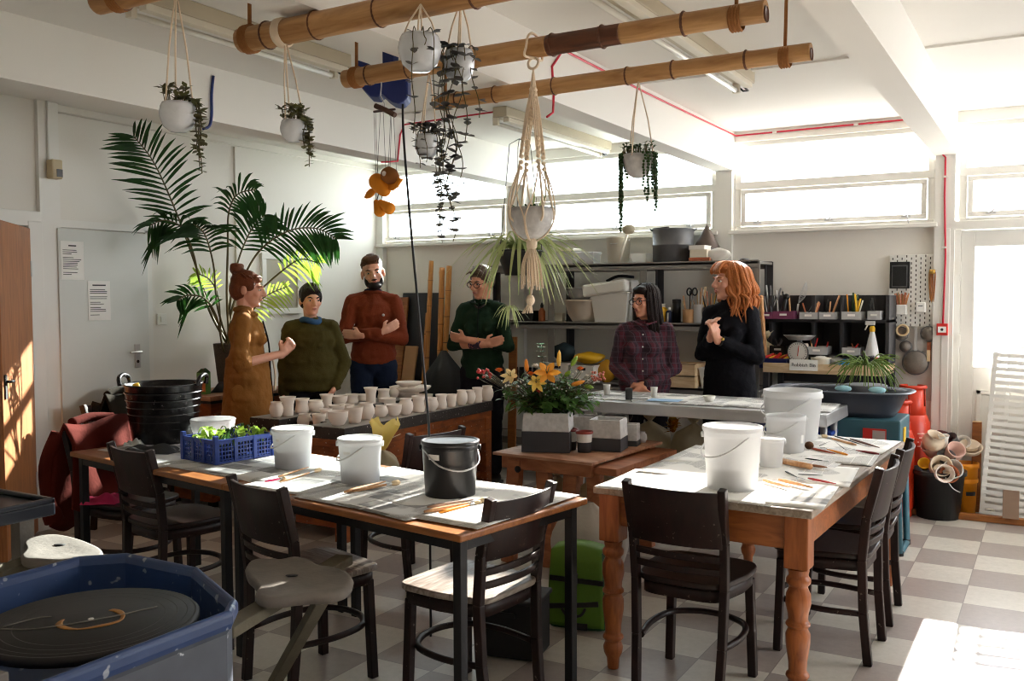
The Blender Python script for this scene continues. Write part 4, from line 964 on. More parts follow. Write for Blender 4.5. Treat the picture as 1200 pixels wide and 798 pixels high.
# ---------------------------------------------------------------- kentia palm
pb = V((-5.44, 5.08, .82))
t = thing('kentia_palm', 'tall kentia palm in a woven basket behind the woman in tan', 'plant', pb)
b = MB(); b.lathe([(0, 0), (.085, 0), (.10, .12), (.125, .36), (.118, .36), (.10, .30), (0, .3)], n=24)
basket = mat('woven_basket', (72, 58, 44), .8, var=.5, scale=70, bump=.6, bscale=160); b.build('basket', basket, t)
MB().lathe([(0, 0), (.11, 0)], (0, 0, .32), 16).build('soil', 'blackm', t)
def frond(pts, n, ll, start=.3, mt='palm', droop=.35, lw=.024, sides=(1, -1), lean=.55):
    """pts: (px, py, depth) of the stalk; leaflets follow on both sides"""
    path = smoothpath([V((0, 0, .32))]+[aD(*p)-pb for p in pts], 8); b = MB(); k = len(path)
    b.tube(path, [.009*(1-.8*i/k)+.0015 for i in range(k)], 6, 1)
    tot = k-1; i0 = int(start*tot); toward = -(V(FW))
    for q in range(n):
        f = i0+(tot-i0)*q/(n-1); i = min(int(f), tot-1); p = path[i].lerp(path[i+1], f-i); d = (path[i+1]-path[i]).normalized()
        x = d.cross(toward).normalized(); u = q/(n-1); l = ll*(.55+.9*u*(1-u)*2)*(1-.35*u)*rr(.85, 1.1)
        for sd in sides:
            dd = (x*sd+d*(lean+.5*u)+toward*rr(-.35, .35)).normalized()
            b.leaf(p, dd, lw*rr(.8, 1.1), l, toward, droop=droop*rr(.6, 1.3), n=4)
    return b.build('frond', [mt, 'stem'], t)
frond([(243, 350, 7.0), (222, 290, 6.8), (203, 240, 6.55), (180, 190, 6.35), (157, 160, 6.2)], 22, .42, .52, droop=.18)
frond([(266, 350, 6.9), (267, 290, 6.8), (268, 250, 6.7), (278, 228, 6.55), (300, 222, 6.45)], 14, .34, .62, droop=.6)
frond([(248, 370, 7.0), (234, 330, 6.85), (226, 295, 6.7), (214, 268, 6.6), (194, 258, 6.5), (176, 264, 6.4)], 14, .30, .58, droop=.7)
frond([(255, 360, 6.9), (250, 310, 6.75), (240, 275, 6.6), (226, 262, 6.4)], 13, .40, .6, droop=.5)
frond([(268, 370, 7.0), (278, 310, 7.1), (294, 270, 7.1), (310, 252, 7.1)], 14, .36, .6, droop=.25)
frond([(270, 370, 7.0), (288, 320, 7.0), (308, 290, 6.95), (340, 270, 6.9), (372, 268, 6.85), (394, 280, 6.8)], 24, .36, .5, droop=.3)
frond([(270, 380, 7.0), (300, 345, 7.05), (330, 318, 7.0), (352, 304, 7.0), (372, 308, 6.95)], 12, .25, .62, 'lime', .5, lw=.02)  # backlit frond: light through the leaflets is put into the lime colour
frond([(268, 400, 7.0), (290, 372, 6.95), (310, 348, 6.9), (336, 336, 6.85)], 14, .20, .55, 'lime', .45, lw=.018)  # lime instead of palm green paints the backlight on this frond
frond([(262, 410, 7.0), (254, 372, 6.9), (240, 350, 6.8), (220, 346, 6.7), (208, 352, 6.6)], 13, .24, .5, droop=.5)
frond([(260, 400, 7.0), (256, 350, 6.95), (246, 328, 6.9), (230, 320, 6.85)], 10, .17, .62, 'lime', .3, lw=.016)  # backlight on this frond is painted with the lime colour too
# ================================================================ things on the tables
HF = V((FW.x, FW.y, 0)).normalized()
def seat_px(px, by, z, r):
    """centre of a round thing of radius r whose front foot shows at pixel (px, by)"""
    return aZ(px, by, z)+HF*r*.9
def bucket(label, px, by, ty, tw, bw, z, mt, lid=None, handle=True, tag_=None, level=None, group='plastic buckets', cat='bucket', handle_dir=-1):
    p = aZ(px, by, z); s = depth(p)/F; R, r0 = tw*s/2, bw*s/2; c = seat_px(px, by, z, r0)
    s = depth(c)/F; h = (by-ty)*s*.97
    t = thing('bucket', label, cat, (c.x, c.y, z+.001), group=group)
    prof = [(0, 0), (r0-.004, 0), (r0, .004), (r0+(R-r0)*.82, h*.84), (R*.985, h*.845), (R, h*.86), (R, h*.93), (R*.985, h*.95), (R*.99, h), (R*.955, h), (r0-.004, .008), (0, .008)]
    MB().lathe(prof, n=40).build('body', mt, t)
    if lid: MB().lathe([(R*1.0, h*.93), (R*1.03, h*.94), (R*1.03, h*1.0), (R*.99, h*1.01), (R*.93, h*.99), (R*.9, h*.985), (0, h*.985)], n=40).build('lid', lid, t)
    if level: MB().lathe([(0, .009), (r0*.96, .009), (r0*.96+(R-r0)*level*.8, h*level), (0, h*level)], n=30).build('liquid', mat('cloudy_slip_%d' % int(px), (196, 206, 226), .3), t)
    if handle:
        k = MB(); a = rad(handle_dir*70)
        k.tube(smoothpath([(-R*1.01, 0, h*.87), (-R*.75, -R*.75, h*.62), (0, -R*1.06, h*.52), (R*.75, -R*.75, h*.62), (R*1.01, 0, h*.87)], 5), .0035, 6); k.build('handle', 'steel' if mt == 'black' else 'bucketw', t, rz=cr+a)
    for x in (-1, 1): MB().lathe([(0, 0), (.012, 0), (.012, .008), (0, .01)], (0, 0, 0), 10).build('handle_lug', mt, t, loc=(x*R*cos(cr)*1.0, x*R*sin(cr), h*.87), rot=(0, rad(90)*x, cr))
    if tag_:
        k = MB(); ang, w, z0, hh = tag_; n = 6; vs = []
        for i in range(n+1):
            a = ang-w/2+w*i/n
            for zz in (z0, z0+hh): rr_ = r0+(R-r0)*(zz/ (h))+.0018; vs.append((rr_*cos(a), rr_*sin(a), zz))
        k.add(vs, [(i*2, i*2+2, i*2+3, i*2+1) for i in range(n)], True); o = k.build('paper_label', 'paper', t)
    return t, R, h
fr = atan2(-FW.y, -FW.x)   # plan direction back to the viewer
bucket('large milky plastic bucket with a lid nearest on the pine table, holding cloudy slip', 864, 577, 502, 69, 59, .763, 'bucket', 'bucket', True, None, .35)
bucket('small white lidded tub on the pine table, tucked behind the large nearest bucket', 907, 549, 514, 29, 25, .763, 'bucketw', 'bucketw', False)
bucket('medium milky bucket in front of the biggest one on the pine table', 926, 532, 488, 47, 42, .763, 'bucket', None, True, (fr+.7, .22, .05, .04))
bucket('biggest milky bucket, farthest of the buckets on the pine table', 936, 518, 459, 69, 58, .763, 'bucketw', None, True)
bucket('white lidded bucket on the black-legged table beside the blue crate', 339, 551, 503, 48, 41, .742, 'bucket', 'bucketw', True, (fr-.6, .22, .13, .012), .45)
bucket('white lidded bucket alone among brushes in the middle of the black-legged table', 419, 569, 515, 52, 45, .742, 'bucket', 'bucketw', True, (fr-.5, .4, .13, .012), .3)
bucket('black lidded bucket with a white paper label on the black-legged table', 526, 586, 519, 68, 60, .742, 'black', 'black', True, (fr-.55, .45, .155, .022), handle_dir=.4)
# black trug
p = aZ(182, 521, .742); s = depth(p)/F; c = seat_px(182, 521, .742, .15)
t = thing('rubber_trug', 'big black flexible trug with loop handles on the left end of the table', 'tub', c, group=None)
R, r0, h = 46*s, 35*s, 70*s
b = MB(); b.lathe([(0, 0), (r0, 0), (r0+.006, .01), (R*.97, h*.97), (R*1.02, h), (R*.97, h), (R*.94, h*.96), (r0*.97, .012), (0, .012)], n=40)
gl = mat('glossy_black_rubber', (18, 16, 17), .25, var=.3, spots=(190, 186, 180), spot_cut=.74); b.build('tub', gl, t)
for i in range(6): MB().lathe([(r0+(R-r0)*z, h*z-.004), (r0+(R-r0)*z+.0028, h*z), (r0+(R-r0)*z, h*z+.004)], n=40).build('rib', gl, t) if (z := .25+i*.12) else 0
for sg in (-1, 1):
    x, y = cos(cr)*R*sg, sin(cr)*R*sg; tx, ty = -sin(cr), cos(cr)
    MB().tube(smoothpath([(x-tx*.07, y-ty*.07, h*.97), (x*1.04-tx*.06, y*1.04-ty*.06, h+.03), (x*1.06, y*1.06, h+.045), (x*1.04+tx*.06, y*1.04+ty*.06, h+.03), (x+tx*.07, y+ty*.07, h*.97)], 5), .012, 8).build('handle', gl, t)
q = aD(171, 452, depth(c)-.02)-c
t = thing('paint_bottle', 'slim bottle with a yellow cap poking out of the black trug', 'bottle', c+V((q.x, q.y, .014)))
MB().lathe([(0, 0), (.024, 0), (.024, .22), (.02, .25), (0, .25)], n=16).build('bottle', 'blackm', t, rot=(rad(6), rad(-8), 0)); MB().lathe([(.021, .25), (.021, .29), (.016, .31), (0, .31)], n=16).build('cap', 'yellow', t, rot=(rad(6), rad(-8), 0))
# bowls
def bowl_at(label, px, by, ty, w, z, mt, rimm=None, cat='bowl', name='bowl', fill=None):
    p = aZ(px, by, z); s = depth(p)/F; R = w*s/2; c = seat_px(px, by, z, R*.7); h = (by-ty)*s*.9
    t = thing(name, label, cat, (c.x, c.y, z+.001))
    MB().lathe([(0, 0), (R*.62, 0), (R*.9, h*.5), (R, h*.97), (R*.97, h), (R*.93, h*.95), (R*.82, h*.45), (R*.5, .012), (0, .01)], n=36).build('bowl_body', mt, t)
    if rimm: MB().lathe([(R*.97, h*.96), (R*1.05, h*1.0), (R*1.05, h*1.03), (R*.95, h*1.03), (R*.93, h*.97)], n=36).build('rim', rimm, t)
    if fill: MB().lathe([(0, h*.8), (R*.5, h*.82), (R*.88, h*.74)], n=24).build('contents', fill, t)
    return t
bowl_at('black enamel bowl with a white rim, at the foot of the black trug', 207, 515, 499, 43, .742, 'black', 'white', fill='blackm')
wb = bowl_at('smooth white plastic bowl behind the blue crate', 250, 508, 486, 46, .742, 'bucketw')
q = next(p for p in (aZ(250, y, .742) for y in range(495, 560)) if (p-TA).dot(uy) < .62); wb.location = (q.x, q.y, .7435); wb.scale = (1.05, 1.05, 1.35)
# blue crate with seedlings
c0, c1, c2 = aZ(253, 545, .743), aZ(203, 538, .743), aZ(320, 534, .743)
ex = (c2-c0); LX = ex.length; ex.normalize(); ey = V((-ex.y, ex.x, 0)); LY = .27; ca = atan2(ex.y, ex.x)
cc = c0+ex*LX/2+ey*LY/2
t = thing('vegetable_crate', 'bright blue perforated plastic crate of seedlings on the black-legged table', 'crate', (cc.x, cc.y, .7435), ca)
MB().box((0, 0, .004), (LX, LY, .008)).build('base', 'blue', t)
def lattice(w, h):
    b = MB(); b.box((0, 0, .006), (w, .008, .012)).box((0, 0, h-.008), (w, .012, .016))
    n = int(w/.017)
    for i in range(n+1): b.box((-w/2+w*i/n, 0, h/2), (.005, .006, h-.02))
    for i in range(1, 6): b.box((0, 0, h*i/6), (w, .005, .005))
    for i in range(4): b.box((-w/2+w*i/3, -.003, h/2), (.02, .012, h-.004))
    return b
for w, x, y, a in ((LX, 0, -LY/2, 0), (LX, 0, LY/2, pi), (LY, -LX/2, 0, -pi/2), (LY, LX/2, 0, pi/2)): lattice(w, .115).build('lattice_side', 'blue', t, loc=(x, y, 0), rz=a)
for x in (-1, 1):
    for y in (-1, 1): MB().box((x*LX/2, y*LY/2, .068), (.022, .022, .136)).build('corner_post', 'blue', t, bevel=.003)
rng = [('lime', (245, 508)), ('lime', (256, 510)), ('leaf', (268, 505)), ('lime', (283, 507)), ('leaf', (293, 502)), ('lime', (305, 506)), ('leaf', (275, 514)), ('lime', (236, 512))]
for i, (m, (x, y)) in enumerate(rng):
    q = aZ(x, y+14, .80); u = q-cc; u.z = 0
    uu, vv = u.dot(ex), u.dot(ey); uu = max(-LX*.4, min(LX*.4, uu)); vv = max(-LY*.35, min(LY*.35, vv)); w = cc+ex*uu+ey*vv
    names = ['light green seedling at the left corner of the blue crate', 'round-leaved lime seedling left of centre in the blue crate', 'dark green seedling at the middle back of the blue crate', 'lime seedling right of centre in the blue crate', 'dark seedling towards the right end of the blue crate', 'lime seedling at the right end of the blue crate', 'dark green seedling at the middle front of the blue crate', 'small lime seedling farthest left in the blue crate']
    tt = thing('seedling', names[i], 'seedling', (w.x, w.y, .7525), group='seedlings in the blue crate')
    b = MB(); b.lathe([(0, 0), (.022, 0), (.03, .055), (.026, .055), (0, .05)], n=12); b.build('pot', 'blackm', tt)
    b = MB()
    for k in range(6):
        a = k*2.4+i; l = rr(.05, .09); arc_leaf(b, (0, 0, .06), a, l*.8, rr(.08, .14), -rr(.0, .06), rr(.024, .04) if m == 'lime' else .018, 6)
    b.build('leaves', m, tt)
# cloth and carton
def drape(label, px, by, z, w, d, h, mt, name='cloth', cat='cloth', seed=1):
    c = aZ(px, by, z); random.seed(seed); ph = [rr(0, 6) for _ in range(6)]
    def f(u, v):
        e = min(u, 1-u, v, 1-v)*2; hh = h*(e**.45)*(.55+.25*sin(u*9+ph[0])+.2*sin(v*11+ph[1]+u*5))
        return V(((u-.5)*w*(1+.12*sin(v*7+ph[2])), (v-.5)*d*(1+.12*sin(u*6+ph[3])), .002+max(hh, 0)))
    b = MB(); b.grid(f, 20, 16); o = b.build(name, mt, None, c, cr); tag(o, label, cat); return o
drape('crumpled dark grey cloth on the table in front of the black trug', 178, 530, .743, .26, .15, .06, mat('dark_grey_cloth', (52, 54, 56), .9, bump=.2))
drape('small pale grey cloth scrap beside the black trug', 158, 522, .743, .09, .08, .05, mat('pale_rag', (196, 200, 196), .9), seed=4)
# newspapers
def sheet(label, u, v, w, d, ang, mt='news', on='b', name='newspaper_sheet', z=None, cat='newspaper', grp='newspapers on the black-legged tables', curl=.004):
    p = tb(u, v) if on == 'b' else (pt(u, v) if on == 'p' else V((u, v, .878)))
    zz = z or {'b': .7408, 'p': .7608, 's': .8775}[on]; random.seed(int(u*100)+int(v*90)+7)
    a0, a1 = rr(0, 6), rr(0, 6)
    b = MB(); b.grid(lambda i, j: V(((i-.5)*w, (j-.5)*d, curl*(.5+.5*sin(i*5+a0)*sin(j*4+a1))*min(1, 6*min(i, 1-i, j, 1-j)))), 10, 8)
    o = b.build(name, mt, None, (p.x, p.y, zz), (TAng if on == 'b' else 0)+rad(ang), solid=.0012); tag(o, label, cat, grp); return o
z = .7415
NP = [('newspaper sheet under the black trug', .30, .42, .5, .58, 4, 'news2'), ('newspaper sheet left of the blue crate', .62, .30, .42, .5, -6, 'news2'), ('newspaper sheet under the blue crate', 1.0, .40, .48, .62, 3, 'news2'), ('newspaper sheet under the bucket beside the blue crate', 1.38, .40, .46, .6, -4, 'news'), ('newspaper sheet with brushes between the two white buckets', 1.62, .22, .38, .36, 8, 'news'), ('newspaper sheet under the second white bucket', 1.84, .47, .42, .5, -3, 'news'), ('newspaper sheet in front of the second white bucket', 2.0, .20, .40, .34, 2, 'news2'), ('newspaper sheet under the black lidded bucket', 2.26, .44, .44, .56, 5, 'news'), ('dark printed newspaper sheet at the front right of the table', 2.26, .19, .42, .32, -4, 'news2'), ('white newspaper sheet hanging over the right end of the table', 2.53, .40, .36, .66, 4, 'news')]
for i, (l, u, v, w, d, a, m) in enumerate(NP): sheet(l, u*TL/2.73, v, w, d, a, m, 'b', z=.7408+.0006*i)
PP = [('white paper sheet hanging at the near left corner of the pine table', -.22, -.72, .42, .46, 2), ('white paper sheet along the near edge of the pine table', .08, -.74, .42, .40, -3), ('white paper sheet at the near right corner of the pine table', .27, -.66, .34, .50, 4), ('white paper sheet under the nearest milky bucket', -.16, -.36, .50, .46, -2), ('white paper sheet with boxwood tools on the right of the pine table', .22, -.24, .42, .46, 5), ('white paper sheet on the left edge of the pine table', -.24, .0, .40, .52, 1), ('white paper sheet under the rolling pin and medium bucket', .08, .08, .46, .44, -4), ('white paper sheet with the red-handled tools on the right of the pine table', .22, .30, .40, .46, 3), ('white paper sheet under the biggest milky bucket', -.16, .42, .50, .50, 2), ('white paper sheet at the far right corner of the pine table', .20, .68, .44, .46, -3), ('white paper sheet at the far left corner of the pine table', -.20, .72, .44, .38, 4)]
M['tablepaper'] = paper_mat('table_paper', .08, tone=(240, 239, 234))
for i, (l, u, v, w, d, a) in enumerate(PP): sheet(l, u, v, w, d, a, 'tablepaper', 'p', 'paper_sheet', .7612+.0004*i, 'paper', 'papers on the pine table')
for i, (l, x, y, w, d, a, m) in enumerate([('newspaper sheet at the left end of the steel table', -2.45, 5.60, .44, .5, 5, 'news2'), ('newspaper sheet under the first white cup on the steel table', -2.12, 5.66, .40, .46, -4, 'news'), ('newspaper sheet in front of the plaid-shirted woman', -1.86, 5.56, .42, .48, 3, 'news2'), ('newspaper sheet under the green dish on the steel table', -1.52, 5.60, .44, .52, -5, 'news'), ('dark printed newspaper sheet at the right of the steel table', -1.27, 5.58, .38, .5, 4, 'news2')]): sheet(l, x, y, w, d, a, m, 's', z=.8785+.0006*i, grp='newspapers on the steel table')
sb = MB(); sb.box((0, 0, 0), (.2, .13, .002)); q = aZ(779, 469, .883); tag(sb.build('blue_sheet', mat('pale_blue_card', (150, 186, 220), .7), None, (q.x, q.y, .8835), .1), 'pale blue card lying among newspapers on the steel table', 'card')
# hand tools: (px1, py1) -> (px2, py2), each a thing
def tool(kind, label, p, q, z, r=.006, mt='woodtool', head=None):
    a, c = aZ(*p, z+r), aZ(*q, z+r); d = c-a; l = d.length; t = thing(kind, label, 'tool', (a.x, a.y, z+r), atan2(d.y, d.x), group='modelling tools and brushes')
    b = MB()
    if head == 'pin': b.lathe([(0, 0), (r, 0), (r, l), (0, l)], (0, 0, 0), 14, RY(rad(90))); b.build('roller', mt, t)
    else: b.lathe([(0, 0), (r*.6, .002), (r, l*.2), (r*.9, l*.6), (r*.55, l*.86), (r*.35, l)], (0, 0, 0), 10, RY(rad(90))); b.build('handle', mt, t)
    if head == 'brush':
        MB().lathe([(r*.7, l*.78), (r*.95, l*.80), (r*.95, l*.9), (r*.8, l*.92)], (0, 0, 0), 10, RY(rad(90))).build('ferrule', 'steel', t); MB().lathe([(r*.8, l*.9), (r*1.7, l*.98), (r*1.5, l*1.08), (0, l*1.14)], (0, 0, 0), 10, RY(rad(90))).build('bristles', 'bristle', t)
    if head == 'loop':
        MB().tube([(l, 0, 0), (l+.02, .014, 0), (l+.045, .016, 0), (l+.055, 0, 0), (l+.045, -.016, 0), (l+.02, -.014, 0), (l, 0, 0)], .0014, 5).build('wire_loop', 'steel', t)
    if head == 'sponge': MB().ell((-.012, 0, .012), (.024, .022, .02)).build('sponge_head', mat('brown_sponge', (92, 56, 26), .95, bump=.5), t)
    if head == 'blade': MB().box((l*1.15, 0, 0), (l*.34, r*1.8, .002)).build('blade', 'steel', t)
    return t
def c7(x, y): return (860+x/4.99, 440+y/4.99)
Zp, Zb = .766, .7475
T7 = [('wooden_brush', 'wooden brush with a pale tip at the far end of the pine table', (715, 405), (535, 358), .007, 'woodtool', 'brush'), ('needle_tool', 'black-handled needle tool beside the far wooden brush', (590, 355), (745, 402), .004, 'blackm', 'blade'), ('wooden_knife', 'dark brown wooden knife at the far right of the pine table', (680, 370), (850, 421), .006, mat('dark_wood_tool', (104, 60, 44), .5), None), ('sponge_stick', 'sponge on a red-brown stick beside the medium bucket', (450, 425), (592, 456), .006, mat('red_brown_stick', (158, 66, 38), .5), 'sponge'), ('loop_tool', 'yellow-handled loop tool in the middle of the pine table', (665, 463), (545, 431), .006, 'orange', 'loop'), ('loop_tool', 'red-handled loop tool near the right edge of the pine table', (850, 459), (715, 437), .006, mat('dark_red_handle', (136, 30, 42), .4), 'loop'), ('rolling_pin', 'short wooden rolling pin beside the small white tub', (285, 500), (450, 533), .013, 'woodtool', 'pin'), ('wooden_knife', 'small brown wooden stick beyond the rolling pin', (450, 524), (545, 537), .006, mat('mid_wood_tool', (150, 98, 66), .5), None), ('needle_tool', 'thin dark needle tool lying behind the rolling pin', (415, 484), (520, 498), .003, 'blackm', 'blade'), ('needle_tool', 'fine steel needle tool in front of the rolling pin', (375, 577), (520, 584), .0025, 'galv', None), ('wooden_knife', 'red-painted modelling knife at the right of the pine table', (432, 600), (597, 633), .005, mat('red_tool', (176, 44, 50), .45), None), ('wooden_knife', 'long pale boxwood tool in front of the red modelling knife', (262, 608), (460, 655), .008, 'woodtool', None), ('wooden_knife', 'pale boxwood tool nearest the lidded slip bucket', (170, 612), (330, 655), .007, 'woodtool', None), ('loop_tool', 'small wire loop tool beside the small white tub', (300, 560), (372, 596), .004, 'galv', 'loop')]
for k, l, p, q, r, m, h in T7: tool(k, l, c7(*p), c7(*q), Zp, r, m, h)
t = thing('cutting_wire', 'black clay-cutting wire arched across the pine table', 'tool', aZ(960, 522, Zp)); o = t.location.copy()
MB().tube(smoothpath([aZ(*c7(500, 412), Zp)-o, aZ(*c7(575, 385), Zp)-o, aZ(*c7(620, 410), Zp)-o, aZ(*c7(655, 437), Zp)-o], 5), .002, 5).build('wire', 'blackm', t)
def c2(x, y): return (300+x/3.99, 400+y/3.99)
for k, l, p, q, r, m, h in [('wooden_brush', 'wooden brush with white bristles in front of the bucket beside the crate', (110, 655), (285, 604), .006, 'woodtool', 'brush'), ('wooden_knife', 'plain wooden stick beside the white-bristled brush', (105, 632), (245, 588), .005, 'woodtool', None), ('paint_brush', 'pink-tipped stick brush lying nearest the front edge of the table', (40, 655), (130, 640), .005, 'pink', 'brush'), ('wooden_knife', 'long wooden tool in front of the second white bucket', (412, 705), (605, 655), .008, 'woodtool', None), ('wooden_brush', 'wooden brush alongside the long wooden tool', (450, 700), (650, 662), .007, 'woodtool', 'brush'), ('wooden_knife', 'grey-brown stick under the front of the black bucket', (800, 775), (1015, 740), .007, mat('grey_stick', (150, 124, 108), .6), None), ('wooden_brush', 'pale brush pointing to the right corner of the black-legged table', (785, 797), (1060, 745), .008, 'woodtool', 'brush'), ('paint_brush', 'yellow-handled brush nearest the right corner of the black-legged table', (855, 800), (1035, 755), .006, 'orange', 'brush')]: tool(k, l, c2(*p), c2(*q), Zb, r, m, h)
# steel-table bits
def cup(label, px, by, ty, w, z, mt='white'):
    p = aZ(px, by, z); s = depth(p)/F; R = w*s/2; h = (by-ty)*s; c = seat_px(px, by, z, R)
    t = thing('paper_cup', label, 'cup', (c.x, c.y, z)); MB().lathe([(0, 0), (R*.78, 0), (R*.98, h*.95), (R*1.04, h*.97), (R*1.02, h), (R*.94, h*.97), (R*.74, .006), (0, .006)], n=24).build('cup_body', mt, t); return t
cup('white cup standing at the left of the steel table', 711.5, 463, 451, 8.5, .882); cup('white cup in front of the plaid-shirted woman', 767, 466, 454, 8.5, .882)
bowl_at('small lime green dish on the steel table in front of the woman in black', 832, 471, 463.5, 15, .882, 'white', fill=mat('lime_clay', (176, 210, 60), .6))
p = aZ(734, 469, .8835)
t = thing('charger', 'black plug charger standing on the steel table edge with its lead hanging down', 'charger', (p.x, p.y+.04, .8835), .5)
MB().box((0, 0, .037), (.042, .05, .072)).build('case', 'black', t, bevel=.005); MB().tube(smoothpath([(0, 0, .004), (.005, -.04, .004), (.01, -.075, -.01), (.015, -.08, -.09), (-.005, -.08, -.13), (.01, -.078, -.16)], 5), .003, 6).build('lead', 'black', t); MB().tube(smoothpath([(.02, 0, .006), (.06, .03, .004), (.12, .02, .003)], 4), .003, 6).build('plug_lead', 'black', t)
# beneath the steel table
def sack(name, label, cat, c, r, mt, seed, squash=1.0, knot=True):
    random.seed(seed); t = thing(name, label, cat, c); ph = [rr(0, 6) for _ in range(5)]
    b = MB(); n, m = 26, 14
    def f(i, j):
        th = i*2*pi; v = j; k = (sin(pi*min(v*.94+.03, 1))**.55)*(1+.10*sin(3*th+ph[0]+v*4)+.07*sin(7*th+ph[1]-v*6)+.04*sin(13*th+ph[2]))
        if v > .8: k *= 1-.6*((v-.8)/.2)
        return V((r[0]*k*cos(th), r[1]*k*sin(th), r[2]*(v**.9)))
    b.grid(f, n, m, closeu=True); b.build('bag', mt, t)
    if knot:
        b = MB(); b.ell((0, 0, r[2]*.97), (.02, .02, .02))
        for k in range(7): a = k*.9; b.leaf((0, 0, r[2]), (cos(a), sin(a), 1.1), .07, .10, n=3)
        b.build('tied_neck', mt, t)
    return t
cz = .411
sack('clay_bag', 'yellowish clear bag of clay under the steel table, left of the charger lead', 'bag', (-2.28, 5.72, cz), (.15, .12, .30), 'bagc', 3)
sack('clay_bag', 'yellowish bag of clay under the steel table, right of the charger lead', 'bag', (-1.98, 5.72, cz), (.15, .12, .30), 'bagc', 5)
sack('cloth_bag', 'dark red cloth bag under the steel table', 'bag', (-1.74, 5.70, cz), (.12, .12, .24), mat('dark_red_cloth', (92, 20, 26), .9, bump=.2), 6)
p = aY(789, 478, 5.62)
t = thing('foil_ornament', 'crumpled gold foil ornament on the dark red bag', 'ornament', (p.x, p.y, .652)); b = MB(); random.seed(2)
for k in range(26): a = rr(0, 6.28); b.leaf((0, 0, rr(0, .08)), (cos(a), sin(a), rr(-.2, 1.2)), .05, .06, n=2)
b.build('foil', mat('gold_foil', (226, 180, 70), .25, .9), t)
for lb, x in (('blue plastic storage tub under the right of the steel table', -1.50), ('second blue tub at the far right below the steel table', -1.22)):
    t = thing('storage_tub', lb, 'tub', (x, 5.70, cz)); b = MB(); b.prism([(-.10, -.10), (.10, -.10), (.10, .10), (-.10, .10)], .30); b.build('tub_body', 'blue', t, bevel=.015); MB().box((0, 0, .31), (.23, .23, .025)).build('lid', 'blue', t, bevel=.008)
# things on the trestle
zt = .641
def blockpot(label, cx, by, wpx, h, dpt, mts, ang=-4, flare=0, split=None, name='concrete_planter', group='concrete planters'):
    p = aZ(cx, by, zt); s = depth(p)/F; w = wpx*s; c = p+V((-.5*0, dpt/2, 0))
    t = thing(name, label, 'planter', (c.x, c.y, zt), rad(ang), group=group)
    def wallbox(z0, z1, w0, w1, mt, nm):
        b = MB(); k = .012; r = []
        for ww, zz, ins in ((w0, z0, 0), (w1, z1, 0), (w1, z1, k), (w0, z0+.01, k)): a, d = ww/2-ins, (dpt*ww/w)/2-ins; r.append([(-a, -d, zz), (a, -d, zz), (a, d, zz), (-a, d, zz)])
        vs = [q for x in r for q in x]; b.add(vs, [(i*4+j, i*4+(j+1) % 4, (i+1)*4+(j+1) % 4, (i+1)*4+j) for i in range(3) for j in range(4)]+[(3, 2, 1, 0), (12, 13, 14, 15)]); b.build(nm, mt, t, bevel=.003)
    if split: wallbox(0, split*h, w, w*.985, mts[1], 'dark_base'); wallbox(split*h, h, w*.985, w*(.93+flare), mts[0], 'upper_body')
    else: wallbox(0, h, w*.95, w, mts[0], 'body')
    return t, c, w
va, vc, vw = blockpot('square concrete vase, white speckled above and charcoal below, holding the flowers', 631, 530, 57, .225, .24, ('glaze_grey', 'charcoal'), 20, split=.53, name='concrete_vase', group=None)
blockpot('large grey and charcoal concrete planter in front, right of the red-rimmed pots', 705, 529, 40, .18, .18, ('glaze_grey', 'charcoal'), 10, split=.42)
blockpot('grey concrete planter half hidden behind the red-rimmed pots', 681, 517, 34, .15, .16, ('glaze_grey', 'charcoal'), 10, split=.4)
blockpot('grey concrete planter at the back of the cluster', 716, 514, 28, .14, .14, ('glaze_grey', 'charcoal'), 10, split=.3)
blockpot('small grey cube planter on a dark saucer at the right', 735, 523, 20, .13, .10, ('glaze_grey', 'charcoal'), 10, split=.25)
p = aZ(750, 519, zt); t = thing('stone_jar', 'tiny grey stoneware jar at the right end of the planters', 'jar', (p.x, p.y+.03, zt)); MB().lathe([(0, 0), (.022, 0), (.032, .025), (.028, .05), (.02, .055), (.022, .065), (.016, .065), (0, .02)], n=18).build('jar_body', 'glaze_grey', t)
for lb, px, by in (('white cup with a red-brown inside beside the flower vase', 668, 528), ('white drip-glazed cup with a red-brown inside, nearest the plywood edge', 685.5, 531)):
    p = aZ(px, by, zt); s = depth(p)/F; R = 10*s; h = 25*s; c = seat_px(px, by, zt, R)
    t = thing('glazed_cup', lb, 'cup', (c.x, c.y, zt)); MB().lathe([(0, 0), (R*.78, 0), (R*.86, h*.45)], n=24).build('dark_base', 'charcoal', t); MB().lathe([(R*.865, h*.40+(.01 if px > 680 else 0)), (R*.95, h*.8), (R*1.02, h*.88)], n=24).build('white_glaze', 'white', t); MB().lathe([(R*1.02, h*.88), (R*1.06, h*.94), (R*1.02, h), (R*.92, h*.97), (R*.85, h*.5), (0, h*.45)], n=24).build('red_rim', mat('iron_red_glaze', (136, 44, 34), .35), t)
sack('clay_bag', 'yellowish plastic bag on the lower shelf of the trestle, at its left end', 'bag', (-2.55, 4.92, .214), (.14, .16, .24), 'bagc', 51)
sack('clay_bag', 'yellowish plastic bag on the lower shelf of the trestle, at its right end', 'bag', (-2.26, 4.95, .214), (.13, .15, .27), 'bagc', 52)
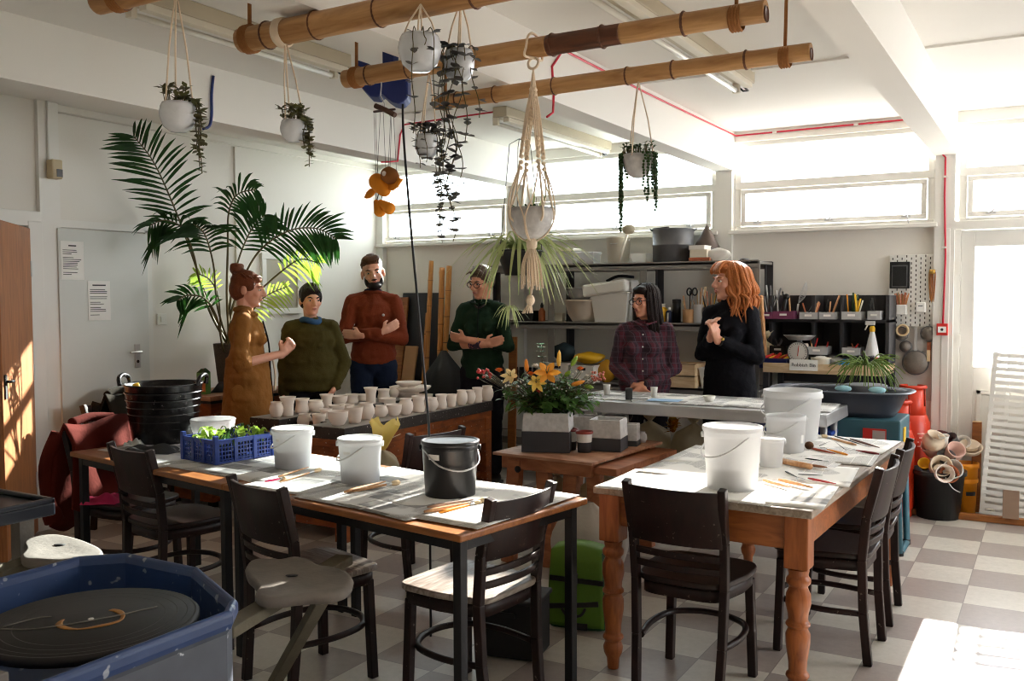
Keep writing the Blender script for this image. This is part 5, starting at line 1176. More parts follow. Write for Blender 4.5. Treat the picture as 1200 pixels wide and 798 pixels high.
# bouquet
M['bleaf'] = leafm('bouquet_leaf', (44, 78, 34), (104, 146, 66), .35)
random.seed(21)
bc = V((vc.x, vc.y, zt+.20)); t = thing('flower_bouquet', 'bouquet of orange lilies, roses and dark greenery in the concrete vase', 'flowers', bc)
def bp_(px, py, dd=0): return aD(px, py, depth(bc)+dd)-bc
for g in range(6):
    b = MB()
    for k in range(30):
        a = rr(0, 6.28); e = rr(.2, 1.35); d = V((cos(a)*sin(e)*1.25, sin(a)*sin(e)*.9, cos(e)*.75+.12)); l = rr(.13, .29); tip = d*l
        b.tube(bez((0, 0, -.05), tip*.4+V((0, 0, .06)), tip, 5), .0022, 4, 1)
        for q in range(6): aa = rr(0, 6.28); b.leaf(tip*(1-.09*q), (cos(aa)+d.x, sin(aa)+d.y, rr(-.3, .8)), rr(.016, .036), rr(.045, .085), droop=.3, m=0, n=3)
    b.build('foliage', ['bleaf', 'stem'], t)
b = MB()
for k in range(12): a = rr(0, 6.28); arc_leaf(b, (0, 0, 0), a, rr(.08, .16), .05, rr(-.02, .1), .04, 7)
b.build('broad_leaves', 'bleaf', t)
eu = smoothpath([(0, 0, 0), bp_(637, 440), bp_(634, 404)], 6); b = MB(); b.tube(eu, .002, 5, 1)
for i, p in enumerate(eu[4:]):
    for q in (0, 2.1, 4.2): b.leaf(p, (cos(q+i), sin(q+i), .3), .032, .034, n=2)
b.build('eucalyptus_sprig', [leafm('eucalyptus', (70, 104, 78), (110, 140, 110), .2), 'stem'], t)
def lily(p, sc, mt, facing, name='lily'):
    b = MB()
    x, y = frame(facing)
    for k in range(6):
        a = k*pi/3; d = facing*.75+(x*cos(a)+y*sin(a)); b.leaf(p, d, .036*sc, .085*sc, facing, droop=.25, n=4, fold=-.25)
    for k in range(5): a = k*1.26; b.tube([p, p+facing*.05*sc+(x*cos(a)+y*sin(a))*.012], .0016, 4, 1)
    b.build(name, [mt, 'succ'], t); b = MB(); b.tube([(0, 0, 0), p*.5+V((0, 0, .03)), p], .003, 5); b.build('flower_stem', 'stem', t)
tv = -FW
lily(bp_(641, 438, -.10), 1.15, 'lily', (tv+V((0, 0, .7))).normalized()); lily(bp_(628, 448, -.12), .8, leafm('yellow_petal', (250, 190, 60), (255, 224, 120), .3), (tv+V((.2, 0, .3))).normalized()); lily(bp_(599, 441, -.1), .8, leafm('cream_petal', (250, 200, 120), (255, 236, 180), .3), (tv+V((-.4, 0, .5))).normalized())
def bud(px, py, l, d, mt, dd=-.05):
    p = bp_(px, py, dd); d = V(d).normalized(); b = MB(); x = d.to_track_quat('Z', 'Y').to_matrix(); b.lathe([(0, 0), (.010, .01), (.014, l*.4), (.010, l*.8), (0, l)], p-d*l/2, 8, x); b.build('lily_bud', mt, t); MB().tube([(0, 0, 0), p*.6, p-d*l/2], .002, 5).build('flower_stem', 'stem', t)
bud(617, 428, .08, (-.1, 0, 1), 'lily'); bud(655, 420, .10, (.05, 0, 1), leafm('ochre_bud', (222, 176, 60), (240, 208, 110), .3)); bud(673, 423, .07, (.5, .3, 1), 'lime'); bud(677, 449, .09, (1, .5, .35), 'lily', -.1); bud(665, 438, .05, (.6, .3, .6), 'lime'); bud(690, 453, .06, (.8, .5, -.2), 'lime')
def rose(px, py, r, mt, dd=-.06):
    p = bp_(px, py, dd); b = MB()
    for ly in range(3):
        for k in range(6): a = k*1.05+ly*.5; d = V((cos(a)*(.3+.35*ly), sin(a)*(.3+.35*ly), 1-.3*ly)); b.leaf(p, d, r*1.1, r*(1.0+.15*ly), d.cross(V((0, 0, 1))).cross(d), droop=-.1, n=3, fold=.3)
    b.build('rose', mt, t); MB().tube([(0, 0, 0), p*.6, p], .0025, 5).build('flower_stem', 'stem', t)
og = leafm('orange_rose', (222, 96, 30), (244, 140, 60), .2); rd = leafm('red_rose', (170, 24, 30), (206, 60, 50), .2); ww = leafm('white_floret', (236, 226, 214), (250, 244, 236), .3)
rose(585, 436, .024, og); rose(680, 434, .022, og); rose(622, 440, .022, og, -.12); rose(632, 460, .018, rd, -.12); rose(628, 431, .026, ww, -.02)
def spray(cx, cy, n, sp, mt, r=.008, name='berry_spray', dd=-.06):
    b = MB()
    for k in range(n):
        p = bp_(cx+rr(-sp, sp), cy+rr(-sp*.6, sp*.6), dd+rr(-.03, .03)); b.ell(p, r, None, 0, 6); b.tube([p, p*.6], .0009, 3, 1)
    b.build(name, [mt, 'stem'], t)
spray(568, 438, 22, 9, rd); spray(700, 441, 24, 9, leafm('pink_berry', (206, 92, 80), (236, 160, 130), .2)); spray(680, 444, 22, 16, ww, .006, 'white_florets'); spray(600, 455, 20, 16, ww, .005, 'white_florets', -.12); spray(655, 462, 16, 22, ww, .005, 'white_florets', -.12)
# green pannier and pale sack on the floor
p = aZ(668, 738, .0)
t = thing('pannier_bag', 'lime green pannier with black straps standing on the floor by the pine table', 'bag', (p.x, p.y+.12, 0), rad(12))
def rbox(w, d, h, top=.8, n=24, bulge=.06):
    def f(i, j):
        a = i*2*pi; c, s = cos(a), sin(a); e = .35; x = abs(c)**e*(1 if c > 0 else -1); y = abs(s)**e*(1 if s > 0 else -1)
        k = 1-(1-top)*j+bulge*sin(pi*j); 
        if j > .9: k *= 1-.35*((j-.9)/.1)
        return V((x*w/2*k, y*d/2*k, h*j))
    return f
b = MB(); b.grid(rbox(.27, .20, .36, .86), 28, 12, closeu=True); b.add([(0, 0, .36)]+[rbox(.27, .20, .36, .86)(i/28, 1) for i in range(28)], [(0, 1+i, 1+(i+1) % 28) for i in range(28)], True); b.build('bag_body', 'dgreen', t)
b = MB(); b.grid(lambda i, j: V(((i-.5)*.27*(1-.12*j), -.114+.02*j*j-.012*sin(pi*i), .02+.34*j)) if j < .9 else V(((i-.5)*.235, -.095+(j-.9)*1.2, .36+.02*sin(pi*i))), 14, 20); b.build('front_panel', 'lgreen', t, solid=.012)
for z in (.235, .12): MB().box((0, -.128, z), (.25, .008, .022)).build('strap', 'blackm', t, rot=(0, rad(2 if z > .2 else -7), 0))
b = MB(); b.box((.0, -.136, .245), (.03, .012, .05)); b.build('buckle', 'black', t); MB().tube(smoothpath([(-.06, -.13, .10), (-.03, -.145, .075), (.03, -.145, .08), (.05, -.13, .11)], 4), .006, 6).build('grab_handle', 'blackm', t)
MB().box((.02, -.125, .025), (.08, .02, .03)).build('corner_guard', 'blackm', t)
q = aZ(676, 700, 0)
t = sack('canvas_sack', 'pale grey canvas sack slumped behind the green pannier', 'bag', (-1.96, 4.12, 0), (.19, .13, .52), mat('pale_canvas', (176, 172, 164), .9, var=.1, bump=.2), 9, knot=False)
t = thing('dark_crate', 'dark box on the floor under the pale-seated chair', 'box', (-1.98, 3.42, 0), .2); b = MB(); b.box((0, 0, .13), (.26, .2, .24)).box((0, 0, .255), (.28, .22, .02)); b.build('box_body', 'blackm', t, bevel=.006); MB().box((0, -.112, .2), (.08, .006, .02)).build('hand_hole', 'black', t)
# bags tied in front of the bench
p = aD(457, 548, 5.1)
p0 = aD(447, 527, 5.35)
t = thing('polythene_bag', 'knotted yellow polythene bag hanging at the front corner of the workbench', 'bag', (p0.x, p0.y, p0.z))
def f(i, j):
    th = i*2*pi; k = (.078*sin(pi*min(1, j*.95+.04))**.6+.008)*(1+.14*sin(5*th+j*5)+.09*sin(9*th-j*4))
    return V((k*cos(th)*1.1+.05*(1-j), k*sin(th)*.7, -.17+.17*j))
b = MB(); b.grid(f, 28, 12, closeu=True); b.build('filled_bag', 'bagc', t)
def f(i, j):
    th = i*2*pi; k = (.014+.066*j**.8)*(1+.20*sin(3*th+1+j*2)+.12*sin(7*th-j*3))
    return V((k*cos(th)*1.15+.035*j, k*sin(th)*.7, -.005+(.17+.012*sin(2*th+1)+.02*sin(5*th))*j))
b = MB(); b.grid(f, 34, 9, closeu=True); b.build('flared_neck', 'bagy', t); MB().tube([(.016*cos(a), .014*sin(a), .004*sin(3*a)) for a in [i*.6 for i in range(11)]], .005, 5).build('tie', 'cotton', t)
MB().tube([(0, 0, .0), (-.02, .12, .05), (-.03, .22, .06)], .0025, 5).build('hanging_string', 'bagc', t)
# coats and pink cloth
def coat(label, loc, rz, w, d, h, mt, seed):
    """coat folded over a chair back: falls on both faces, with a collar roll and sleeves"""
    random.seed(seed); ph = [rr(0, 6) for _ in range(6)]; t = thing('coat', label, 'coat', loc, rz)
    def f(i, j):
        x = (i-.5)*w*(1+.10*sin(j*5+ph[0])); s = (j-.5)*2; a = min(abs(s), 1)
        y = (.035+.05*a+.012*sin(i*11+ph[1]+s*3))*(1 if s > 0 else -1)*min(1, a*5); z = -h*a*(1 if s < 0 else .8)*(1+.07*sin(i*7+ph[2]))-.015*sin(i*pi*2+ph[3])
        return V((x, y, z+.015*(1-a)))
    b = MB(); b.grid(f, 22, 26); b.build('coat_body', mt, t, solid=.014)
    for sg in (-1, 1): b = MB(); b.tube(smoothpath([(sg*w*.42, -.06, -.03), (sg*w*.52, -.10, -.2), (sg*w*.5, -.09, -.42), (sg*w*.47, -.08, -.5)], 5), [.04]*11+[.05]*5, 12); b.build('sleeve', mt, t)
    b = MB(); b.tube(smoothpath([(-w*.3, -.03, .02), (0, -.045, .035), (w*.3, -.03, .02)], 5), .024, 10); b.build('collar', mt, t); return t
coat('rust brown coat slung over the chair at the left end of the table', (-4.515, 3.25, .845), rad(-84), .46, .2, .52, 'browncoat', 3)
coat('dark olive coat over the chair beside the white flush door', (-5.56, 4.205, .855), rad(-70), .42, .2, .50, 'olivecoat', 8)
drape('bright pink cloth on the seat of the rust-coated chair', 122, 588, .462, .20, .16, .06, 'pink', seed=7)
# ================================================================ pots on the workbench
PROF = {
 'round': [(0, 0), (.55, 0), (.62, .02), (.92, .28), (1, .5), (.9, .74), (.72, .88), (.82, 1)],
 'flared': [(0, 0), (.62, 0), (.66, .03), (.68, .3), (.7, .6), (.84, .85), (1, 1)],
 'waist': [(0, 0), (.78, 0), (.86, .05), (.9, .25), (.78, .55), (.8, .8), (1, 1)],
 'bulb': [(0, 0), (.6, 0), (.66, .08), (.96, .35), (1, .52), (.9, .75), (.78, .86), (.86, 1)],
 'bowl': [(0, 0), (.5, 0), (.6, .08), (.86, .4), (.94, .7), (.95, .9), (1, 1)],
 'cup': [(0, 0), (.6, 0), (.7, .06), (.82, .4), (.9, .75), (1, 1)],
 'low': [(0, 0), (.9, 0), (.96, .1), (.97, .9), (1, 1)]}
KIND = {'round': 'round-bellied pot', 'flared': 'tall flared beaker', 'waist': 'waisted beaker', 'bulb': 'squat bulbous pot', 'bowl': 'wide bowl', 'cup': 'flared cup', 'low': 'low straight dish'}
POTS = [ # kind, cx, base, top, width, label tail
 ('round', 323, 489, 471, 17, 'at the front left corner of the workbench'), ('flared', 336, 488, 465, 20, 'beside the front left corner of the bench'),
 ('waist', 353, 484, 467, 18, 'third from the left along the left-hand board'), ('bulb', 369, 483, 469, 19, 'fourth from the left along the left-hand board'),
 ('flared', 382, 479, 462, 17, 'behind the squat bulbous pot on the left-hand board'), ('bowl', 397, 475, 464, 20, 'towards the middle of the left-hand board'),
 ('waist', 412, 473, 462, 17, 'right of the wide bowl on the left-hand board'), ('cup', 424, 470, 462, 14, 'small and partly hidden, left of the tallest beaker'),
 ('flared', 434, 473, 454, 17, 'tallest of the back row, below the man in rust'), ('waist', 449, 468, 456, 16, 'right of the tallest beaker in the back row'),
 ('round', 356, 502, 485, 18, 'lowest at the front, in the gap between the two boards'), ('cup', 373, 503, 485, 17, 'in the gap between the boards, left of the wide front bowl'),
 ('cup', 381, 491, 479, 16, 'half hidden behind the wide front bowl'), ('bowl', 395, 499, 482, 25, 'at the front corner of the right-hand board'),
 ('bowl', 394, 485, 475, 20, 'behind the wide front bowl'), ('cup', 415, 496, 477, 20, 'second from the front on the right-hand board'),
 ('low', 406, 484, 474, 18, 'hidden behind the flared cup on the right-hand board'), ('bulb', 429, 492, 472, 19, 'third from the front on the right-hand board'),
 ('round', 446, 489, 475, 17, 'fourth from the front on the right-hand board'), ('bowl', 461, 488, 474, 20, 'fifth along the right-hand board, above the yellow bag'),
 ('low', 453, 474, 467, 21, 'wide and half hidden in the middle of the bench'), ('round', 475, 486, 467, 18, 'sixth from the front on the right-hand board'),
 ('waist', 490, 483, 464, 17, 'seventh from the front, left of the black cable'), ('bulb', 505, 482, 466, 17, 'behind the black hanging cable'),
 ('waist', 517, 479, 462, 15, 'just right of the black hanging cable'), ('cup', 529, 477, 462, 13, 'second right of the black hanging cable'),
 ('round', 541, 475, 457, 14, 'third right of the black hanging cable'), ('round', 551, 473, 457, 13, 'fourth right of the black hanging cable'),
 ('waist', 559.5, 472, 454, 13, 'second from the far end of the right-hand board'), ('round', 571, 470, 452, 15, 'at the far end of the bench, beside the flowers'),
 ('round', 461, 466, 453, 13, 'third from the left in the back row'), ('round', 472, 465, 453, 14, 'fourth from the left in the back row'),
 ('bowl', 487, 464, 454, 14, 'fifth from the left in the back row'), ('cup', 496, 461, 448, 14, 'at the back, just left of the black cable'),
 ('cup', 508, 460, 447, 12, 'at the back, just right of the black cable'), ('low', 523, 464, 458, 22, 'behind the waisted beaker right of the cable'),
 ('low', 536, 458, 450, 26, 'under the stacked plates at the far end')]
for i, (k, cx, by, ty, w, tail) in enumerate(POTS):
    zz = .648 if i in (10, 11) else .7235
    p = aZ(cx, by, zz); s = depth(p)/F; R = w*s/2; c = seat_px(cx, by, zz, R*.6)
    if c.x > -4.45 and c.x < -4.07 and zz > .7: zz = .7035; c = seat_px(cx, by, zz, R*.6)
    c.y = min(c.y, BY1-.06)
    s = depth(c)/F; h = (by-ty)*s*.98; pr_ = [(r*R, z*h) for r, z in PROF[k]]; r1 = pr_[-1][0]
    inner = [(r1*.93, h*.985), (pr_[-2][0]*.9, pr_[-2][1]), (R*.5, h*.12), (0, h*.1)]
    b = MB(); b.lathe(pr_+inner, n=26); o = b.build('bisque_pot', 'bisque', None, (c.x, c.y, zz)); tag(o, 'pale unglazed '+KIND[k]+' '+tail, 'pot', 'unglazed pots on the workbench')
    if k == 'low' and by == 458: PL = (c, zz+h)
for j, (cx, by, ty, w, lb) in enumerate(((547.5, 452, 442, 47, 'wide unglazed plate, lower of the two stacked at the far end of the bench'), (544.5, 442, 435.5, 31, 'smaller unglazed plate on top of the wide one at the bench end'))):
    s = depth(PL[0])/F; R = w*s/2; h = .045 if j == 0 else .035; z = PL[1]+.001+(.046 if j else 0)
    b = MB(); b.lathe([(0, 0), (R*.6, 0), (R*.85, h*.35), (R, h*.8), (R*1.0, h), (R*.94, h), (R*.6, h*.5), (0, h*.45)], n=36); o = b.build('bisque_plate', 'bisque', None, (PL[0].x+.03+(0 if j == 0 else -.02), PL[0].y, z)); tag(o, lb, 'plate', 'unglazed plates')
# ================================================================ grey shelving contents
def sx(px, Y=7.05): return aY(px, 340, Y).x
def wpx(px, n, Y=7.05): return abs(aY(px+n/2, 340, Y).x-aY(px-n/2, 340, Y).x)
def hpx(px, n, Y=7.05): return n*depth(aY(px, 340, Y))/F
ZT, ZM, ZL = 1.786, 1.311, .821
def tub(name, label, cat, px, w, hp, z, mt, Y=7.05, dd=.2, taper=.88, lidm=None, bev=.012, group=None, rim=True, rz=0):
    ww, h = wpx(px, w, Y), hpx(px, hp, Y); t = thing(name, label, cat, (sx(px, Y), Y, z+.001), rz, group)
    b = MB(); k = taper; o_ = [[(a*ww/2*q, c*dd/2*q, zz) for a, c in ((-1, -1), (1, -1), (1, 1), (-1, 1))] for q, zz in ((k, 0), (1, h), (.95, h), (k*.95, .008))]
    vs = [p for r in o_ for p in r]; b.add(vs, [(i*4+j, i*4+(j+1) % 4, (i+1)*4+(j+1) % 4, (i+1)*4+j) for i in range(3) for j in range(4)]+[(3, 2, 1, 0), (12, 13, 14, 15)])
    if rim and not lidm:
        for a in (-1, 1): b.box((a*ww/2, 0, h-.006), (.012, dd, .012)).box((0, a*dd/2, h-.006), (ww, .012, .012))
    b.build('tub_body', mt, t, bevel=bev*.5)
    if lidm: MB().box((0, 0, h+.008), (ww*1.06, dd*1.06, .024)).build('lid', lidm, t, bevel=.006)
    return t, ww, h
tub('food_tub', 'clear plastic tub on the top shelf, leftmost beside the spider plant', 'tub', 666, 20, 17, ZT, 'clearp', dd=.15, lidm='cream', group='tubs on the top shelf')
tub('food_tub', 'second clear plastic tub on the top shelf, with dark bits inside', 'tub', 688, 24, 15, ZT, 'clearp', dd=.15, group='tubs on the top shelf')
t, *_ = tub('dark_blocks', 'dark blocks inside the second clear tub', 'blocks', 687, 18, 6, ZT+.012, 'blackm', dd=.1, rim=False)
# bucket with a long-handled brush
X = sx(724); t = thing('bucket', 'tall cream bucket on the top shelf with a round brush standing in front', 'bucket', (X, 7.06, ZT+.001), group='plastic buckets'); R, h = wpx(724, 26)/2, hpx(724, 31)
MB().lathe([(0, 0), (R*.86, 0), (R, h), (R*1.04, h), (R*.97, h*.98), (R*.84, .01), (0, .01)], n=30).build('body', 'cream', t); MB().tube(smoothpath([(-R, 0, h*.9), (0, -R*1.1, h*.75), (R, 0, h*.9)], 5), .003, 6).build('handle', 'steel', t)
a, c = aY(725, 303, 6.92), aY(734, 268, 6.92)
t = thing('wash_brush', 'long-handled round brush leaning against the cream bucket', 'brush', (a.x, 6.92, ZT+.006)); d = c-a; top = V((d.x, .03, max(.1, c.z-ZT-.02)))
MB().tube([(0, 0, 0), top], .012, 10).build('handle', 'cream', t); MB().ell(top+V((.01, -.005, .01)), (.058, .035, .04)).build('brush_head', mat('brush_pad', (188, 176, 152), .8), t)
tub('white_bag', 'white plastic bag bundle on the top shelf beside the galvanised bin', 'bag', 752, 20, 12, ZT, 'bagw', dd=.16, taper=.7, rim=False)
X = sx(787); R, h = wpx(787, 46)/2, hpx(787, 40)
t = thing('galvanised_bin', 'grey galvanised metal bin with two handles on the top shelf', 'bin', (X, 7.08, ZT+.001))
MB().lathe([(0, 0), (R*.96, 0), (R*.98, h*.5), (R*1.0, h*.51), (R*1.0, h*.54), (R*.98, h*.55), (R, h*.97), (R*1.03, h), (R*.97, h), (R*.94, .01), (0, .01)], n=40).build('bin_body', 'galv', t)
for sg in (-1, 1): MB().tube(smoothpath([(sg*R*.98, -.05, h*.96), (sg*R*1.1, -.03, h*1.0), (sg*R*1.1, .03, h*1.0), (sg*R*.98, .05, h*.96)], 4), .006, 6).build('handle', 'galv', t, rz=rad(20))
MB().tube([(-R*.9, -.05, h*1.01), (-.0, -R*.6, h*1.03)], .008, 6).build('lid_bar', 'blackm', t)
for i, (px, w, hp, z, mt, lb) in enumerate(((823, 24, 5, ZT, 'terrac', 'lowest pinkish tray of the box stack beneath the metal cone'), (822, 20, 9, ZT+.033, 'cream', 'cream box in the middle of the stack beneath the metal cone'), (820, 18, 5, ZT+.094, 'white', 'flat white box on top of the cream box beside the cone'))):
    t = thing('small_box', lb, 'box', (sx(px, 7.0), 7.0, z+.001), group='boxes under the metal cone'); b = MB(); b.box((0, 0, hpx(px, hp)/2), (wpx(px, w), .16, hpx(px, hp)-.002)); b.build('box_body', mt, t, bevel=.004); MB().box((0, 0, hpx(px, hp)), (wpx(px, w)*1.02, .165, .004)).build('lid', mt, t)
X = sx(828, 7.18); t = thing('metal_cone', 'rusty dark metal cone on the top shelf by the window column', 'cone', (X, 7.18, ZT+.001)); R, h = wpx(828, 31)/2, hpx(828, 46)
MB().lathe([(R*.45, 0), (R*.5, h*.28), (R, h*.34), (R*1.02, h*.38), (R*.7, h*.58), (R*.3, h*.84), (.004, h), (0, h)], n=32).build('cone_body', mat('rusty_tin', (86, 72, 64), .55, .4, var=.4, scale=12), t); MB().lathe([(R*1.0, h*.33), (R*1.05, h*.355), (R*1.0, h*.38)], n=32).build('rim', 'galv', t)
sack('cloth_bundle', 'crumpled white cloth bundle at the right of the top shelf', 'cloth', (sx(842, 7.0), 7.0, ZT+.001), (.09, .07, .11), 'bagw', 14, knot=False)
t = thing('small_tin', 'small black lid at the right end of the top shelf', 'lid', (sx(872, 7.0), 7.0, ZT+.001)); MB().lathe([(0, 0), (.035, 0), (.036, .015), (.03, .02), (0, .022)], n=20).build('lid_body', 'black', t)
# middle shelf
def stackbowl(px, w, hp, z, mt, lb, Y=7.0, name='mixing_bowl'):
    R, h = wpx(px, w, Y)/2, hpx(px, hp, Y); t = thing(name, lb, 'bowl', (sx(px, Y), Y, z), group='bowls on the middle shelf'); MB().lathe([(0, 0), (R*.55, 0), (R*.85, h*.4), (R*.98, h*.95), (R*1.04, h*.96), (R*1.02, h), (R*.93, h*.97), (R*.8, h*.4), (.0, .01)], n=36).build('bowl_body', mt, t); MB().lathe([(R*1.0, h*.97), (R*1.05, h), (R*1.0, h*1.03)], n=36).build('rim', mt, t)
stackbowl(684, 40, 26, ZM+.001, mat('beige_bowl', (200, 186, 168), .4), 'large beige mixing bowl on the middle shelf'); stackbowl(680, 28, 16, ZM+.175, 'clearp', 'clear bowl stacked on the beige mixing bowl')
t, ww, h = tub('recycling_box', 'big white storage box with a tilted lid on the middle shelf', 'box', 721, 44, 36, ZM, 'white', Y=7.02, dd=.26, taper=.8)
b = MB(); b.box((-.03, -.02, h+.03), (ww*1.16, .30, .10), RY(rad(-7))); b.build('lid', 'white', t, bevel=.02); MB().tube(smoothpath([(-.1, .05, h+.09), (0, .06, h+.13), (.14, .05, h+.12)], 4), .012, 8).build('handle', 'blackm', t)
t = thing('glue_bottle', 'orange-brown squeeze bottle on the middle shelf by the post', 'bottle', (sx(635, 6.98), 6.98, ZM+.001)); MB().lathe([(0, 0), (.028, 0), (.03, .02), (.03, .09), (.012, .12), (.01, .15), (0, .152)], n=16).build('bottle_body', mat('amber_plastic', (176, 92, 44), .4), t); MB().lathe([(.012, .12), (.014, .14), (.005, .165), (0, .165)], n=12).build('nozzle', 'blackm', t)
tub('tool_caddy', 'dark basket of odds and ends on the middle shelf behind the spider plant', 'basket', 619, 22, 13, ZM, 'blackm', dd=.16, Y=7.0)
tub('plastic_cup', 'small cream cup on the middle shelf beside the beige bowl', 'cup', 655, 12, 11, ZM, 'cream', dd=.06, Y=7.0)
t = thing('yellow_jar', 'yellow plastic jar on the middle shelf behind the plaid-shirted woman', 'jar', (sx(775, 7.0), 7.0, ZM+.001)); MB().lathe([(0, 0), (.05, 0), (.055, .05), (.05, .11), (.03, .13), (0, .13)], n=20).build('jar_body', 'yellow', t); MB().lathe([(.032, .13), (.032, .155), (0, .157)], n=16).build('lid', 'cream', t)
t = thing('spray_can', 'dark blue and white spray can on the middle shelf', 'can', (sx(784, 6.98), 6.98, ZM+.001)); MB().lathe([(0, 0), (.025, 0), (.025, .09), (.014, .105), (0, .105)], n=18).build('can_body', mat('dark_blue_can', (40, 48, 78), .4, .3), t); MB().lathe([(.014, .10), (.016, .125), (0, .126)], n=12).build('cap', 'white', t); MB().box((0, -.0255, .05), (.012, .002, .07)).build('label_strip', 'white', t)
t = thing('black_tube', 'tall black cylinder on the middle shelf', 'canister', (sx(793, 7.0), 7.0, ZM+.001)); MB().lathe([(0, 0), (.033, 0), (.033, .185), (.03, .19), (0, .19)], n=22).build('canister_body', 'black', t); MB().lathe([(.034, .16), (.0345, .19), (0, .193)], n=22).build('lid', 'blackm', t)
def tooljar(px, z, hp, w, mt, lb, n, seed, Y=6.98, tl=.13, cols=('woodtool', 'bristle', 'blackm', 'galv')):
    random.seed(seed); R, h = wpx(px, w, Y)/2, hpx(px, hp, Y); t = thing('tool_jar', lb, 'jar', (sx(px, Y), Y, z+.001)); MB().lathe([(0, 0), (R*.9, 0), (R, h*.1), (R, h), (R*.93, h), (R*.9, .01), (0, .01)], n=22).build('jar_body', mt, t)
    for k in range(n):
        a = rr(0, 6.28); q = rr(.2, .6)*R; l = h+tl*rr(.5, 1.1); o = V((cos(a)*(R*.75+tl*.2), sin(a)*(R*.5), l)); b = MB(); b.tube([(q*cos(a)*.5, q*sin(a)*.5, .012), o], rr(.003, .006), 6)
        m = cols[k % len(cols)]; b.build('tool_handle', m, t)
    return t, R, h
tooljar(808, ZM, 17, 15, 'cardboard', 'brown pot of scissors and tools on the middle shelf', 5, 3)
t, R, h = tooljar(819, ZM, 23, 13, 'clearp', 'clear jar packed with wooden tools on the middle shelf', 10, 4, cols=('woodtool', 'bristle', 'white', 'woodtool'))
t = thing('scissors', 'black-handled scissors standing in the brown pot', 'scissors', (sx(811, 6.96), 6.96, ZM+.12))
for sg in (-1, 1): MB().tube([(sg*.022+.019*cos(a), 0, .13+.028*sin(a)) for a in [k*.52 for k in range(12)]], .006, 6, closed=True).build('handle', 'blackm', t)
b = MB(); b.bar((.01, 0, .105), (-.006, 0, -.02), .012, .003).bar((-.01, .004, .105), (.006, .004, -.02), .012, .003); b.build('blade', 'steel', t)
tooljar(832, ZM, 20, 14, 'blackm', 'black pot of brushes on the middle shelf behind the woman in black', 7, 9, cols=('woodtool', 'blackm', 'yellow', 'terrac'))
# lower shelf
t, ww, h = tub('storage_box', 'white box with a slotted hand hole on the lower shelf, below the yellow bag', 'box', 689, 27, 21, ZL, 'white', Y=6.96, dd=.24, taper=1); MB().box((0, -.122, h*.78), (.07, .004, .022)).build('hand_hole', 'blackm', t)
t, ww, h2 = tub('storage_box', 'white box on the lower shelf left of the slotted one, behind the flowers', 'box', 660, 26, 22, ZL, 'white', Y=6.98, dd=.24, taper=1); MB().box((0, -.122, h2*.78), (.07, .004, .022)).build('hand_hole', 'blackm', t)
sack('yellow_bag', 'folded bright yellow bag on top of the white slotted box', 'bag', (sx(690, 6.98), 6.98, ZL+h+.004), (.13, .09, .10), 'yellow', 5, knot=False)
sack('yellow_bag', 'smaller mustard bag slumped on the lower shelf beside the plaid-shirted woman', 'bag', (sx(711, 7.0), 7.0, ZL+.002), (.08, .08, .19), mat('mustard', (206, 150, 32), .6), 7, knot=False)
sack('teal_bag', 'dark teal bag on the lower shelf above the left white box', 'bag', (sx(661, 7.02), 7.02, ZL+h2+.004), (.10, .08, .16), mat('dark_teal_cloth', (44, 62, 70), .8), 8, knot=False)
for j, lb in enumerate(('lower pale wooden crate on the lower shelf', 'upper pale wooden crate with a hand slot on the lower shelf')):
    t = thing('wooden_crate', lb, 'crate', (sx(803, 6.98), 6.98, ZL+.001+j*.094), group='pale wooden crates'); w = wpx(803, 37)
    b = MB(); b.box((0, 0, .006), (w, .26, .012)); [b.box((a*w/2, 0, .046), (.012, .26, .09)) for a in (-1, 1)]; b.box((0, -.13, .046), (w, .012, .088)).box((0, .13, .046), (w, .012, .088)); b.build('crate_body', 'paleply', t, bevel=.002)
    if j: MB().box((-.02, -.137, .06), (.075, .003, .018)).build('hand_hole', 'blackm', t)
    MB().box((0, -.1365, .001+.088), (w, .003, .003)).build('edge_line', 'blackm', t)
t, ww, h = tub('white_tub', 'white plastic tub with a rim tilted on the lower shelf beside the crates', 'tub', 838, 28, 24, ZL, 'white', Y=6.98, dd=.2, taper=.8)
for k, px in enumerate((604, 611, 620, 627)):
    t = thing('glaze_jar', ('first', 'second', 'third', 'fourth')[k]+' small dark jar from the left on the lower shelf behind the flowers', 'jar', (sx(px, 6.98), 6.98, ZL+.001), group='small dark jars'); MB().lathe([(0, 0), (.022, 0), (.024, .07), (.018, .08), (0, .08)], n=14).build('jar_body', mat('plum_glass_%d' % k, ((66, 42, 52), (52, 50, 60), (84, 60, 60), (40, 44, 48))[k], .3), t); MB().lathe([(.02, .08), (.02, .1), (0, .1)], n=12).build('lid', 'blackm', t)
# floor-standing things at the back left: dark boards, planks, bamboo canes
def lean(label, name, cat, p, q, Y0, Y1, t_, mt, group=None):
    """board leaning on the back wall; p, q pixels of its top corners"""
    a, c = aY(*p, Y1), aY(*q, Y1); w = c.x-a.x; h = a.z; l = sqrt(h*h+(Y1-Y0)**2); th = thing(name, label, cat, ((a.x+c.x)/2, Y0, 0.004), group=group, rot=(-math.atan((Y1-Y0)/h), 0, 0)); MB().box((0, 0, l/2), (w, t_, l)).build('board_face', mt, th, bevel=.002); return th
lean('large black board leaning against the back wall', 'black_board', 'board', (473, 344), (519, 344), 7.14, 7.32, .02, mat('blackboard', (46, 48, 54), .7))
lean('tall orange plank leaning beside the man in rust', 'timber_plank', 'plank', (468, 349), (479, 349), 7.02, 7.27, .025, 'oak', 'leaning planks')
lean('short pale board leaning in front of the black board', 'timber_plank', 'plank', (476, 406), (490, 406), 6.92, 7.17, .02, 'cardboard', 'leaning planks')
